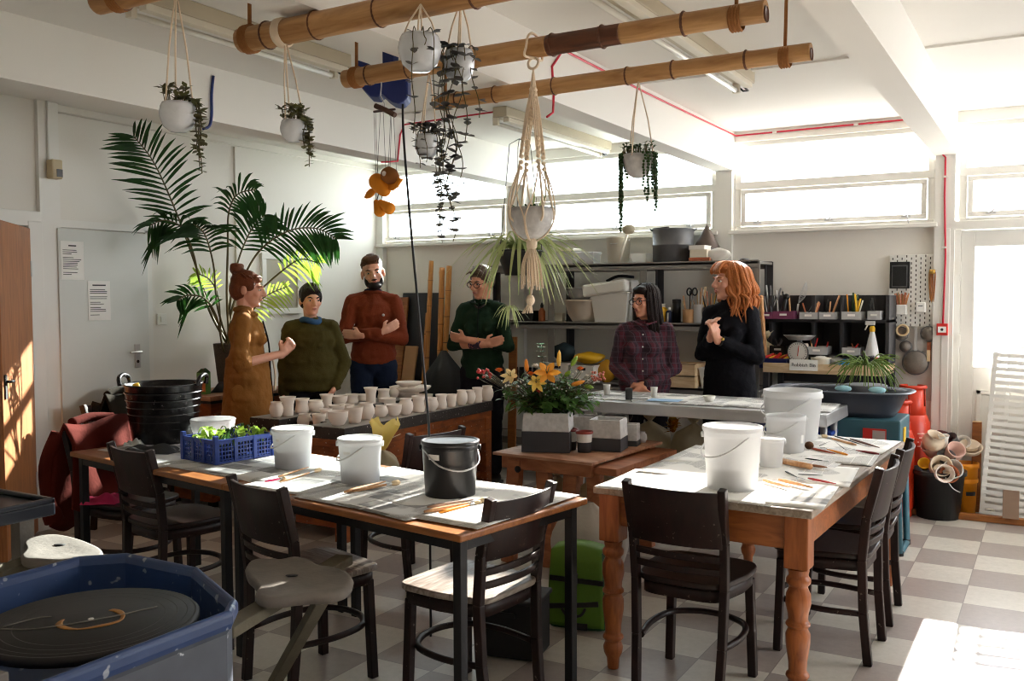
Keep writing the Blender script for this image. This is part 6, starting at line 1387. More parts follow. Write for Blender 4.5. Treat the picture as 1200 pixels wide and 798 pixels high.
lean('brown board leaning just right of the woman in green', 'timber_plank', 'plank', (597, 395), (606, 395), 6.84, 6.88, .02, 'oak', 'leaning planks')
for k, (px, ty, w, lb) in enumerate(((505.5, 306, 5.5, 'tallest bamboo cane leaning by the back wall, left of three'), (518, 314, 6.5, 'middle bamboo cane leaning by the back wall'), (526.5, 312, 6.5, 'right-hand bamboo cane leaning by the back wall'), (500.5, 367, 3.5, 'short cut bamboo cane at the foot of the tall canes'))):
    a = aY(px, ty, 7.22); r = w*depth(a)/F/2; t = thing('bamboo_cane', lb, 'bamboo', (a.x+(.05 if k == 1 else .0), 7.05, .002), group='standing bamboo canes'); b = MB(); n = 40; top = V((a.x-t.location.x, .17, a.z)); ns = [(i+.3*k)*.24 for i in range(1, 9)]
    b.tube([top*(i/n) for i in range(n+1)], [r*(1+.10*sum(math.exp(-((a.z*i/n-q)/.015)**2) for q in ns)) for i in range(n+1)], 12); b.build('cane', 'bamboo', t); b = MB()
    for q in ns:
        if q < a.z-.05: MB().lathe([(r*1.02, -.004), (r*1.14, 0), (r*1.02, .004)], top*(q/a.z), 12).build('node_ring', 'bamboo_d', t)
sack('bin_bag', 'black bin bag bundle on the floor behind the bench', 'bag', aY(520, 425, 6.75)*1-V((0, 0, aY(520, 425, 6.75).z)), (.22, .18, 1.06), 'blackm', 12, knot=False)
# side cabinet bits
t = thing('juice_carton', 'green and orange juice carton on the side cabinet behind the trug', 'carton', (-5.42, 4.80, .819), .4); MB().box((0, 0, .08), (.075, .075, .16)).build('carton_body', mat('carton_green', (92, 140, 60), .5, var=.3, scale=20), t, bevel=.003); b = MB(); b.prism([(-.0375, 0), (.0375, 0), (0, .03)], .075, Matrix.Translation((0, .0375, .16)) @ Matrix.Rotation(rad(90), 4, 'X')); b.build('gable_top', 'leaf', t); MB().lathe([(0, 0), (.012, 0), (.012, .02), (0, .02)], (.0, -.02, .165), 10).build('cap', 'red', t); MB().box((0, -.0385, .06), (.06, .002, .08)).build('front_panel', mat('carton_orange', (214, 120, 60), .5), t)
drape('dark crumpled bag on the side cabinet beside the palm basket', 231, 447, .819, .22, .2, .13, 'blackm', 'dark_bag', 'bag', 6).location = (-5.40, 5.02, .819)
# ================================================================ cubby unit contents
ZW, ZC1, ZC2 = .996, 1.102, 1.357
def kx(px, Y): return aY(px, 400, Y).x
Yc = 7.0
def drawer(px, w, hp, z, mt, lb, Y=Yc, name='tool_tray', n=0, seed=1, cols=('woodtool', 'blackm', 'galv', 'bristle'), tl=.14):
    random.seed(seed); ww, h = wpx(px, w, Y), hpx(px, hp, Y); t = thing(name, lb, 'tray', (kx(px, Y), Y, z+.001), group='tool trays in the cubby unit'); b = MB()
    b.box((0, 0, .003), (ww, .18, .006)).box((0, -.09, h/2), (ww, .005, h)).box((0, .09, h/2), (ww, .005, h)).box((-ww/2, 0, h/2), (.005, .18, h)).box((ww/2, 0, h/2), (.005, .18, h)); b.build('tray_body', mt, t); MB().box((0, -.094, h*.55), (min(.05, ww*.5), .003, .014)).build('label_holder', 'white', t)
    for k in range(n):
        x = rr(-.42, .42)*ww; l = h+tl*rr(.4, 1); MB().tube([(x*.8, rr(-.06, .02), .01), (x+rr(-.05, .05), rr(0, .07), l)], rr(.004, .008), 6).build('tool_handle', cols[k % len(cols)], t)
    return t
purple = clearm('purple_acrylic', (150, 84, 120), .35, .2)
drawer(902, 12, 8, ZC2, purple, 'narrow pink acrylic tray of fine wires at the left of the cubby top', n=8, seed=2, cols=('galv', 'steel'), tl=.2)
drawer(921, 24, 9, ZC2, purple, 'purple acrylic tray holding a black tool and a whisk', n=5, seed=3, cols=('blackm', 'steel', 'woodtool'), tl=.17)
drawer(950, 20, 8, ZC2, 'clearp', 'clear tray of wooden handled tools at the middle top of the cubby', n=6, seed=4, cols=('terrac', 'woodtool', 'blackm', 'woodtool'))
drawer(972, 18, 8, ZC2, 'clearp', 'clear tray with dark tools right of the wooden handles', n=3, seed=5, cols=('woodtool', 'blackm'))
drawer(1000, 22, 9, ZC2, 'clearp', 'clear tray of yellow and green tools at the right top of the cubby', n=7, seed=6, cols=('yellow', 'leaf', 'yellow', 'white', 'orange'))
drawer(1026, 14, 10, ZC2, 'clearp', 'clear tray of black-handled scissors at the right end of the cubby top', n=4, seed=7, cols=('blackm',), tl=.1)
drawer(960, 24, 9, ZC1, 'clearp', 'clear tray of red-handled tools on the lower cubby tier', n=4, seed=8, cols=('red', 'red', 'woodtool'), tl=.06)
drawer(1000, 20, 9, ZC1, 'clearp', 'clear tray with a red tool on the lower right cubby tier', n=3, seed=9, cols=('red', 'blackm', 'terrac'), tl=.04)
drawer(915, 18, 9, ZC1, 'blackm', 'dark tray on the lower left cubby tier', n=3, seed=12, cols=('galv', 'blackm'), tl=.06)
t = thing('wire_whisk', 'wire whisk sticking up from the purple tray', 'whisk', (kx(935, 7.02), 7.02, ZC2+.03)); top = V((.05, .02, .24))
for k in range(4): MB().tube(smoothpath([(0, 0, .08), top*.6+V((.022*cos(k*.8), .022*sin(k*.8), 0)), top, top*.6-V((.022*cos(k*.8), .022*sin(k*.8), 0)), (0, 0, .08)], 4), .0013, 5).build('wire_loop', 'steel', t)
MB().tube([(-.01, 0, 0), (0, 0, .08)], .007, 8).build('handle', 'steel', t)
t = thing('hand_tool', 'black hand tool standing in the purple tray', 'tool', (kx(920, 7.0), 7.0, ZC2+.012)); b = MB(); b.cap((-.02, 0, .02), .022, (.0, 0, .13), .018); b.build('body', 'black', t); MB().ell((.005, 0, .15), (.028, .022, .024)).build('head', 'black', t)
lean_t = thing('wooden_stick', 'wooden stick leaning at the left end of the cubby unit', 'stick', (kx(898, 6.88), 6.88, ZW+.002)); MB().tube([(0, 0, 0), (-.05, .04, .52)], .014, 10).build('shaft', 'woodtool', lean_t); MB().ell((-.05, .04, .52), .016).build('rounded_end', 'woodtool', lean_t)
# worktop
Yw = 6.90
sack('cream_bag', 'cream paper bag of clay powder at the left of the pale worktop', 'bag', (kx(896, 6.98), 6.98, ZW+.001), (.08, .07, .20), mat('cream_paper_bag', (222, 208, 172), .8, bump=.2), 31)
t, ww, h = tub('parts_bin', 'dark blue open bin of red and yellow bits on the pale worktop', 'bin', 908, 34, 12, ZW, mat('dark_blue_bin', (30, 38, 96), .45), Y=6.89, dd=.12)
random.seed(4)
for k in range(7):
    m = ('red', 'red', 'yellow', 'red', 'orange', 'red', 'yellow')[k]; b = MB(); a = rr(-.8, .8); x = -.08+k*.027; b.cap((x, rr(-.03, .03), h*.9), .014, (x+.05*cos(a), rr(-.03, .03), h+.03*rr(.3, 1)), .012); tag(b.build('toy_tool', m, None, (kx(908, 6.89), 6.89, ZW+.002)), ('red', 'second red', 'yellow', 'third red', 'orange', 'fourth red', 'second yellow')[k]+' plastic piece from the left in the dark blue bin', 'plastic piece', 'pieces in the dark blue bin')
# scales
t = thing('kitchen_scales', 'cream kitchen scales with a round dial on the pale worktop', 'scales', (kx(937, 6.90), 6.90, ZW+.001), rad(-3)); R = wpx(937, 25, 6.85)/2
b = MB(); b.prism([(-.075, -.05), (.075, -.05), (.06, .05), (-.06, .05)], .02); b.box((0, .01, .10), (.11, .07, .17)); b.build('housing', 'cream', t, bevel=.01)
o = MB().lathe([(0, 0), (R, 0), (R, .018), (R*.92, .02), (0, .02)], (0, 0, 0), 32, RX(rad(90))).build('dial', 'white', t, loc=(0, -.025, .125)); MB().lathe([(R*.92, .018), (R*1.0, .024), (R*1.0, .0), (R*.92, .0)], (0, 0, 0), 32, RX(rad(90))).build('dial_rim', 'galv', o)
b = MB(); b.bar((0, -.0215, -.03), (.008, -.0215, .045), .005, .002, upv=(0, 1, 0)); b.build('needle', 'red', o); k = MB()
for i in range(24): a = i*pi/12; k.bar((R*.72*cos(a), -.0212, R*.72*sin(a)), (R*.86*cos(a), -.0212, R*.86*sin(a)), .003, .001, upv=(0, 1, 0))
k.build('dial_marks', 'ink', o)
b = MB(); b.box((0, .0, .195), (.03, .03, .03)).lathe([(0, .21), (.07, .21), (.10, .24), (.105, .245), (.10, .245), (.068, .215), (0, .214)], (0, 0, 0), 28, sx=1.1); b.build('weighing_pan', 'steel', t)
t = thing('plastic_tub', 'pale round tub beside the scales on the pale worktop', 'tub', (kx(962, 6.90), 6.90, ZW+.001)); MB().lathe([(0, 0), (.058, 0), (.066, .075), (.07, .08), (.068, .088), (.06, .084), (.054, .01), (0, .01)], n=28).build('tub_body', 'cream', t); MB().lathe([(0, .1), (.03, .096), (.058, .08)], n=24).build('white_powder', 'white', t)
sack('white_bag', 'white bag slumped behind the blue plastic bag on the worktop', 'bag', (kx(978, 7.0), 7.0, ZW+.001), (.10, .06, .10), 'bagw', 33, knot=False)
drape('crumpled bright blue plastic bag on the pale worktop', 990, 420, ZW+.001, .2, .09, .10, translm('blue_polythene', (50, 150, 214), .3), 'blue_bag', 'bag', 34).location = (kx(990, 6.90), 6.90, ZW+.001)
t = thing('plant_pot', 'square black plant pot on the pale worktop by the spray bottle', 'pot', (kx(1015, 6.89), 6.89, ZW+.001)); R = wpx(1015, 19, 6.85)/2; MB().lathe([(0, 0), (R*.78, 0), (R, .095), (R*1.06, .096), (R*1.05, .11), (R*.95, .11), (0, .09)], n=24).build('pot_body', 'blackm', t); MB().lathe([(0, .098), (R*.93, .096)], n=16).build('soil', mat('dry_soil', (96, 66, 44), .95), t)
t = thing('spray_bottle', 'tall white spray bottle at the right of the pale worktop', 'bottle', (kx(1022, 6.97), 6.97, ZW+.001)); MB().lathe([(0, 0), (.05, 0), (.055, .02), (.05, .11), (.028, .22), (.016, .27), (.016, .29), (0, .29)], n=22).build('bottle_body', 'bucketw', t); MB().lathe([(.018, .275), (.02, .30), (.012, .315), (0, .315)], n=14).build('collar', 'yellow', t); b = MB(); b.box((-.015, 0, .335), (.065, .022, .03)).bar((-.03, 0, .325), (-.05, 0, .285), .012, .01); b.build('trigger_head', 'white', t, bevel=.004)
t = thing('glue_packet', 'red and white packet at the right end of the pale worktop', 'packet', (kx(1030, 6.87), 6.87, ZW+.001), .2); MB().box((0, 0, .05), (.05, .03, .10)).build('packet_body', 'red', t, bevel=.003); MB().box((0, -.0162, .05), (.036, .002, .05)).build('front_panel', 'white', t)
# items on the floor shelf under the worktop
sack('teal_bag', 'dark teal bag in the shadow under the pale worktop', 'bag', (kx(893, 6.98), 6.98, .463), (.10, .09, .3), mat('deep_teal_cloth', (22, 70, 78), .8), 41, knot=False)
sack('bin_bag', 'black bag in the shadow under the pale worktop', 'bag', (kx(950, 7.0), 7.0, .463), (.2, .12, .36), 'blackm', 42, knot=False)
# ================================================================ pegboard and hanging utensils
p, q = aY(1043, 299, YB), aY(1099, 383, YB); w, h = q.x-p.x, p.z-q.z
pegc = V(((p.x+q.x)/2, YB-.012, (p.z+q.z)/2))
t = thing('pegboard', 'white slotted pegboard on the back wall beside the column', 'pegboard', pegc); MB().box((0, 0, 0), (w, .012, h)).build('panel', 'white', t, bevel=.004)
b = MB(); nx, nz = 10, 15
for i in range(nx):
    for j in range(nz*2):
        if (i+j) % 2 == 0: b.box((-w/2+w*(i+.7)/(nx+.4), -.0065, -h/2+h*(j+.7)/(nz*2+.4)), (.007, .001, .017))
o = b.build('slot_pattern', mat('slot_shadow', (70, 66, 62), .9), t); o['kind'] = 'stuff'
g0, g1 = aY(1043, 384, YB), aY(1098, 470, YB)
t = thing('metal_sheet', 'plain grey metal sheet on the wall below the pegboard', 'panel', ((g0.x+g1.x)/2, YB-.006, (g0.z+g1.z)/2)); MB().box((0, 0, 0), (g1.x-g0.x, .008, g0.z-g1.z)).build('sheet', mat('grey_backboard', (188, 182, 176), .5, var=.05), t, bevel=.002)
Yp = YB-.03
def wl(px, py, dy=0): return aY(px, py, Yp-dy)
a, c = wl(1043, 307), wl(1066, 338)
t = thing('tablet', 'black tablet in a dark frame mounted on the pegboard', 'tablet', ((a.x+c.x)/2, Yp, (a.z+c.z)/2)); MB().box((0, 0, 0), (c.x-a.x, .02, a.z-c.z)).build('case', 'black', t, bevel=.004); o = MB().box((0, -.012, -.008), ((c.x-a.x)*.78, .004, (a.z-c.z)*.82)).build('bezel', 'galv', t, bevel=.002); MB().box((0, -.015, -.008), ((c.x-a.x)*.68, .003, (a.z-c.z)*.74)).build('screen', mat('dark_screen', (22, 23, 26), .15), o)
def pegcup(px, top, bot, lb, sticks, wpx_=12):
    a = wl(px, bot, .03); hh = wl(px, top, .03).z-a.z; ww = wpx(px, wpx_, Yp); t = thing('peg_cup', lb, 'cup', (a.x, Yp-.03, a.z)); b = MB(); b.prism([(-ww/2, -.025), (ww/2, -.025), (ww/2, .045), (-ww/2, .045)], hh); b.build('cup_body', 'white', t, bevel=.006)
    return t, hh, ww
t, hh, ww = pegcup(1056.5, 357, 369, 'white cup of brown sticks hung on the pegboard below the tablet', 1)
random.seed(3)
for k in range(12): x = -ww*.4+ww*.8*k/11; MB().tube([(x*.7, 0, hh*.5), (x*1.7, rr(-.015, .01), hh+.085*rr(.8, 1.1))], .0045, 6).build('brown_stick', mat('rust_stick_%d' % k, (150+k % 3*14, 92+k % 4*8, 66), .6), t)
t, hh, ww = pegcup(1079, 354, 366, 'white cup with a small printed label hung on the pegboard', 0, 11); MB().box((0, -.0255, hh*.62), (ww*.5, .001, .006)).build('printed_label', 'ink', t)
a = wl(1093, 316); t = thing('tool_bundle', 'bundle of orange-brown wooden tools hung on the pegboard', 'tools', (a.x, Yp-.01, a.z)); MB().lathe([(0, 0), (.022, 0), (.022, .03), (0, .03)], (0, 0, -.03), 14).build('binding_ring', 'brass', t)
for k in range(6): x = -.02+.008*k; MB().lathe([(0, 0), (.004, .004), (.007, -.06), (.006, -.14), (.003, -.19-.01*(k % 3)), (0, -.2-.01*(k % 3))], (x, -.008*(k % 2), -.02), 8, RY(x*2)).build('tool_handle', 'oak' if k % 2 else 'bamboo', t)
def sieve(px, py, rp, lb, mt='galv', bowl_=True, handle=None):
    a = wl(px, py, .01); R = wpx(px, rp*2, Yp)/2; t = thing('sieve', lb, 'sieve', (a.x, Yp+.012, a.z), group='sieves on the wall'); b = MB(); b.tube([(R*cos(k*.26), -.01, R*sin(k*.26)) for k in range(24)], .006, 8, closed=True); b.build('rim', mt, t)
    MB().lathe([(R, 0), (R*.85, -.012), (R*.5, -.024), (0, -.028)], (0, -.0, 0), 28, RX(rad(-90))).build('mesh', mat('wire_mesh_%d' % int(px), (124, 116, 108), .5, .3, var=.25, scale=120), t, loc=(0, -.012, 0))
    if handle: hx, hz = handle; MB().bar((0, -.01, R*.95) if hz > 0 else (0, -.01, -R*.95), (hx, -.01, hz), .018, .01, upv=(0, 1, 0)).build('handle', 'steel', t)
    return t
sieve(1072.5, 425, 15, 'largest round wire sieve on the wall below the pegboard', handle=(.0, .26)); sieve(1061, 406, 6.5, 'small round sieve left of the largest one')
sieve(1088, 391, 9, 'dark round sieve hung below the right side of the pegboard')
sieve(1056, 391, 8, 'dark ring sieve behind the roll of tape below the pegboard')
a = wl(1057.5, 387, .03); t = thing('masking_tape', 'roll of cream masking tape hung below the pegboard', 'tape', (a.x, Yp-.03, a.z)); MB().lathe([(.032, -.015), (.045, -.015), (.045, .015), (.032, .015), (.032, -.015)], (0, 0, 0), 32, RX(rad(90))).build('tape_roll', 'bristle', t); MB().lathe([(.030, -.015), (.0325, -.015), (.0325, .015), (.030, .015), (.030, -.015)], (0, 0, 0), 32, RX(rad(90))).build('card_core', 'cardboard', t)
a = wl(1088.5, 412, .0); t = thing('scrubbing_brush', 'slim brown wooden brush hung below the dark round sieve', 'brush', (a.x, Yp+.01, a.z)); MB().box((0, 0, 0), (.028, .02, .14)).build('brush_back', 'terrac', t, bevel=.006); MB().box((0, -.016, -.03), (.022, .014, .08)).build('bristles', 'bristle', t)
# ================================================================ right-hand corner
def gas(px, by, wp, top, lb, loc):
    R = .118*wp; t = thing('gas_cylinder', lb, 'gas cylinder', loc, group='orange-red gas cylinders'); H_ = top-loc[2]-.17
    MB().lathe([(0, .03), (R*.9, .03), (R, .07), (R, H_*.86), (R*.8, H_*.95), (R*.4, H_), (0, H_)], n=36).build('body', 'gasred', t); MB().lathe([(R*.85, 0), (R*.92, 0), (R*.92, .06), (R*.85, .06), (R*.85, 0)], n=30).build('foot_ring', 'gasred', t)
    b = MB(); n = 22; vs = []; fs = []
    for k in range(n+1):
        a = .5+k*5.3/n
        for q, z in ((.74, H_*.93), (.70, H_+.03), (.66, H_+.165)): vs.append((R*q*cos(a), R*q*sin(a), z))
    for k in range(n):
        o = k*3; fs.append((o, o+3, o+4, o+1))
        if k not in (7, 8, 15, 16): fs.append((o+1, o+4, o+5, o+2))
    b.add(vs, fs, True)
    b.tube([(R*.69*cos(.5+k*.2411), R*.69*sin(.5+k*.2411), H_+.165) for k in range(23)], .011, 6); b.build('guard_collar', 'gasred', t, solid=.006, rz=rad(100)); MB().lathe([(0, H_-.01), (.03, H_), (.026, H_+.05), (.034, H_+.05), (.034, H_+.09), (0, H_+.1)], n=14).build('valve', 'brass', t)
    random.seed(3); b = MB()
    for r in range(4):
        for k in range(4):
            a = fr+.25-.11*k; z = H_*.78-.03*r
            if random.random() < .75: b.box((R*1.003*cos(a), R*1.003*sin(a), z), (.004, .012, .008), RZ(a))
    o = b.build('printed_warning', mat('faded_print', (236, 190, 172), .6), t); o['kind'] = 'stuff'
gas(1079, 590, 1.0, aY(1080, 453, 7.18).z, 'taller orange-red gas cylinder standing against the wall', (aY(1069, 520, 7.2).x, 7.2, 0))
gas(1068, 600, .85, aY(1066, 470, 6.95).z, 'shorter orange-red gas cylinder in front of the taller one', (aY(1057, 520, 6.93).x-.02, 6.93, 0))
# black bucket of broken pots and yellow bucket behind
def openbucket(lb, px, by, ty, tw, bw, mt, Y=None, rot=None, cat='bucket'):
    c = aY(px, by-10, Y); c.z = 0; s = depth(c)/F; r0 = bw*s/2; R = tw*s/2; h = aY(px, ty+3, Y-R).z
    t = thing('bucket', lb, cat, (c.x, c.y, .001), group='plastic buckets'); MB().lathe([(0, 0), (r0, 0), (R*.97, h*.9), (R*1.05, h*.91), (R*1.05, h), (R*.96, h), (r0*.95, .01), (0, .01)], n=36).build('body', mt, t); return t, c, R, h
t, kc, kR, kh = openbucket('black bucket heaped with discarded pots, beside the glazed door', 1099, 602, 552, 58, 46, 'black', 7.0); MB().tube(smoothpath([(kR*.35, -kR*1.0, kh*.93), (kR*.6, -kR*.92, kh*.72), (kR*.85, -kR*.68, kh*.62)], 5), .004, 6).build('handle', 'steel', t)
yc = aZ(1130, 588, 0); t, oc, oR, oh = openbucket('orange-yellow bucket stacked with bowls behind the black bucket', 1131, 595, 541, 27, 22, 'orange', 7.2); b = MB()
for k in range(4): a = fr+.35-.2*k; b.box((oR*.93*cos(a), oR*.93*sin(a), oh*.42), (.006, .02, .026), RZ(a))
b.build('printed_symbols', 'ink', t); MB().lathe([(oR*.98, oh*.62), (oR*1.0, oh*.64), (oR*1.0, oh*.68), (oR*.99, oh*.7)], n=30).build('rib', 'orange', t)
def potat(lb, x, y, z, R, h, rot, mt='bisque', kind='cup', grp='discarded pots in the black bucket'):
    b = MB(); pr_ = [(r*R, q*h) for r, q in PROF[kind]]; b.lathe(pr_+[(pr_[-1][0]*.92, h*.98), (pr_[-2][0]*.86, pr_[-2][1]), (R*.45, h*.15), (0, h*.14)], n=22); o = b.build('discarded_pot', mt, None, (x, y, z), rot=rot); tag(o, lb, 'pot', grp)
KX = kc.x; KY = kc.y; kz = kh
cream = mat('cream_stoneware', (214, 196, 172), .6, var=.1)
def kk(px, py, dy=0): return aY(px, py, KY+dy)
for px, py, dy, R, h, rt_, mt_, kd, lb in ((1090, 522, .0, .062, .10, (.3, .4, 0), cream, 'round', 'cream jar lying at the left of the heap in the black bucket'), (1097, 546, -.05, .06, .11, (1.2, -.3, .5), cream, 'bowl', 'cream bowl tilted to the viewer at the left front of the black bucket'), (1102, 550, -.08, .05, .13, (1.45, 0, .3), 'bisque', 'low', 'pale hollow cylinder facing the viewer at the front of the black bucket'), (1121, 549, -.05, .055, .08, (1.25, 0, -.2), 'white', 'cup', 'white cup mouth outwards at the right front of the black bucket'), (1112, 553, -.06, .05, .09, (1.3, .5, 0), 'terrac', 'cup', 'terracotta pot beside the white cup in the black bucket'), (1106, 527, .03, .03, .11, (.2, 0, 0), 'white', 'waist', 'white narrow vase standing in the middle of the heap'), (1096, 527, .04, .05, .08, (.6, -.5, 0), mat('pink_clay', (206, 164, 150), .8), 'low', 'pinkish block-like pot at the back of the heap'), (1116, 529, .02, .05, .07, (.8, .6, 0), mat('pink_clay_b', (212, 172, 158), .8), 'low', 'pinkish dish leaning at the back right of the heap'), (1108, 537, -.02, .05, .05, (.7, .2, 0), 'galv', 'bowl', 'crumpled grey dish in the middle of the heap'), (1084, 544, -.04, .035, .05, (.9, 0, 0), 'yellow', 'cup', 'small yellow cup at the left edge of the heap')):
    q = kk(px, py, dy); potat(lb, q.x, q.y, q.z-.02, R*1.22, h*1.15, rt_, mt_, kd)
for px, py, dy, R, h, rt_, mt_, kd, lb in ((1136, 527, .0, .085, .05, (.45, .1, 0), cream, 'bowl', 'wide cream bowl on top of the orange-yellow bucket'), (1136, 523, .0, .065, .045, (.4, .1, 0), cream, 'bowl', 'smaller cream bowl nested on the wide one'), (1117, 521, .03, .06, .09, (.5, -.4, 0), 'galv', 'low', 'grey speckled block behind the heap of pots'), (1103, 517, .05, .06, .08, (.2, .3, 0), mat('maroon_clay', (88, 38, 34), .7), 'low', 'dark maroon pot at the very back of the heap'), (1128, 518, .04, .05, .06, (1.0, .3, 0), 'white', 'cup', 'white shard leaning behind the cream bowls')):
    q = aY(px, py, oc.y+dy); potat(lb, q.x, q.y, q.z-.02, R, h, rt_, mt_, kd, 'discarded pots on the yellow bucket')
q = aZ(1128, 589, .0); potat('cream bowl lying on the floor by the black bucket', q.x, q.y+.05, .012, .072, .075, (.25, .1, 0), cream, 'bowl', None)
# slatted racks
def rack(lb, x0, x1, y0, z1, lean_, n, grp='white slatted racks'):
    h = z1; t = thing('slatted_rack', lb, 'rack', ((x0+x1)/2, y0, .004), group=grp, rot=(-lean_, rad(3.2), 0)); w = x1-x0; l = h/cos(lean_)
    for sg in (-1, 1): MB().box((sg*(w/2-.015), 0, l/2), (.03, .03, l)).build('side_rail', 'white', t, bevel=.003)
    b = MB()
    for k in range(n): MB().box((0, -.012, .03+(l-.05)*k/(n-1)), (w, .012, .026)).build('slat', 'white', t)
    return t
rx0 = aY(1146, 590, 7.12).x
rack('white slatted rack leaning in front against the glazed door', rx0+.01, rx0+.60, 7.07, 1.12, rad(6), 24); rack('second white slatted rack behind the front one, offset to the right', rx0+.10, rx0+.70, 7.18, 1.17, rad(6), 24)
a = aY(1145, 495, 7.27); t = thing('timber_post', 'brown timber post standing behind the white slatted rack', 'timber', (a.x, 7.285, .002)); MB().box((0, 0, a.z/2), (.06, .035, a.z)).build('post_body', 'oak', t, bevel=.003); MB().box((0, 0, a.z+.002), (.058, .033, .004)).build('sawn_end', 'paleply', t)
a, c = aZ(1111, 592, .03), aZ(1215, 607, .03); t = thing('timber_batten', 'long orange timber batten lying on the floor under the racks', 'timber', (c.x-.35, 7.02, .001)); MB().box((0, -.02, .022), (1.25, .06, .042)).build('batten_body', 'oak', t, bevel=.004); MB().box((-.6255, -.02, .022), (.002, .056, .038)).build('sawn_end', 'paleply', t)
a, c = aY(1175, 575, 6.93), aY(1194, 598, 6.93); t = thing('brown_board', 'brown square board leaning at the foot of the slatted rack', 'board', ((a.x+c.x)/2, 6.955, .046), rot=(-.1, 0, 0)); MB().box((0, 0, (a.z-.046)/2+.0), (c.x-a.x, .02, a.z-.046)).build('board_face', mat('brown_tile', (146, 120, 100), .8), t, bevel=.002)
# tub of water with a plant pot above the teal machine
q = aZ(985, 492, .802)
t = thing('oval_tub', 'wide black oval tub on the teal machine holding the rhipsalis pot', 'tub', (-1.13, 5.99, .802), ); t.scale = (1, 1, .72); A_, B_ = .40, .22
def ov(k, z, n=36): return [((A_*k)*(abs(cos(a))**.6)*(1 if cos(a) > 0 else -1), (B_*k)*(abs(sin(a))**.6)*(1 if sin(a) > 0 else -1), z) for a in [2*pi*i/n for i in range(n)]]
rows = [ov(.78, 0), ov(.84, .05), ov(.95, .19), ov(1.02, .195), ov(1.04, .21), ov(.97, .212), ov(.92, .19), ov(.78, .012)]
b = MB(); vs = [p for r in rows for p in r]; n = 36; b.add(vs, [(i*n+j, i*n+(j+1) % n, (i+1)*n+(j+1) % n, (i+1)*n+j) for i in range(len(rows)-1) for j in range(n)]+[tuple(reversed(range(n))), tuple((len(rows)-1)*n+j for j in range(n))], True); b.build('tub_body', mat('slate_plastic', (56, 60, 70), .4, spots=(150, 156, 160), spot_cut=.75), t)
b = MB(); rows = [ov(1.0, .2135), ov(1.045, .216), ov(1.06, .208)]; vs = [p for r in rows for p in r]; b.add(vs, [(i*n+j, i*n+(j+1) % n, (i+1)*n+(j+1) % n, (i+1)*n+j) for i in range(2) for j in range(n)], True); b.build('rolled_rim', mat('rim_grey', (112, 122, 134), .35), t)
pc = aD(1018, 452, depth(V((-.98, 5.97, 1.0)))); pz = .802+.212
t = thing('wooden_plank', 'short plank laid across the black tub under the rhipsalis', 'plank', (-.985, 5.97, .855)); MB().box((0, 0, .006), (.16, .30, .012)).build('board_face', 'paleply', t, bevel=.002); MB().box((0, -.1515, .006), (.15, .003, .010)).build('sawn_end', 'oak', t)
t = thing('rhipsalis_plant', 'drooping green rhipsalis in a grey bowl on the rim of the black tub', 'plant', (-.985, 5.97, .869)); R = .125; MB().lathe([(0, 0), (R*.62, 0), (R*.8, .04), (R, .115), (R*.95, .12), (0, .11)], n=26).build('pot', mat('slate_bowl', (96, 98, 100), .6), t)
random.seed(5); b = MB()
for k in range(90):
    a = rr(0, 6.28); o = rr(.06, .17); p0 = V((R*.7*cos(a)*rr(.2, 1), R*.7*sin(a), .25)); e = p0+V((cos(a)*o, sin(a)*o*.7, rr(-.16, .05))); b.tube(bez(p0, (p0+e)/2+V((0, 0, rr(.04, .08))), e, 6), [.0036, .0036, .0034, .003, .003, .0026, .002], 5, 0)
b.build('trailing_stems', leafm('rhipsalis_green', (88, 120, 44), (140, 168, 76), .3), t)
for px, lb in ((993, 'pale blue sponge on the left of the tub beside the rhipsalis'), (1032, 'pale blue sponge on the right of the tub beside the rhipsalis')):
    x = aY(px, 460, 5.93).x; o = MB().ell((0, 0, .02), (.05, .03, .02)).build('sponge', mat('pale_sponge_%d' % px, (150, 196, 206), .9, bump=.4), None, (x, 5.80, .953)); tag(o, lb, 'sponge')
# ================================================================ people
def plaid_mat():
    m, nt, b = base('plaid_flannel'); L = nt.links.new; tc = nt.nodes.new('ShaderNodeTexCoord'); sp = nt.nodes.new('ShaderNodeSeparateXYZ'); L(tc.outputs['Object'], sp.inputs[0])
    def stripes(sock, per, cut):
        a = nd(nt, 'ShaderNodeMath', operation='MULTIPLY'); a.inputs[1].default_value = 2*pi/per; L(sock, a.inputs[0]); s = nd(nt, 'ShaderNodeMath', operation='SINE'); L(a.outputs[0], s.inputs[0])
        g = nd(nt, 'ShaderNodeMath', operation='GREATER_THAN'); g.inputs[1].default_value = cut; L(s.outputs[0], g.inputs[0]); return g.outputs[0]
    ad = nd(nt, 'ShaderNodeMath', operation='ADD'); L(sp.outputs[0], ad.inputs[0]); L(sp.outputs[1], ad.inputs[1])
    o = mixc(nt, stripes(ad.outputs[0], .075, .0), lin((92, 34, 50)), lin((56, 34, 46))); o = mixc(nt, stripes(sp.outputs[2], .075, .1), o, mixc(nt, .6, lin((40, 34, 44)), o))
    o = mixc(nt, stripes(ad.outputs[0], .0375, .95), o, lin((92, 74, 86))); o = mixc(nt, stripes(sp.outputs[2], .0375, .95), o, lin((84, 68, 80)))
    L(o, b.inputs['Base Color']); b.inputs['Roughness'].default_value = .85; return m
def cloth(name, c, bump=.25, bs=90): return mat(name, c, .9, var=.14, scale=10, bump=bump, bscale=bs, spec=.2)
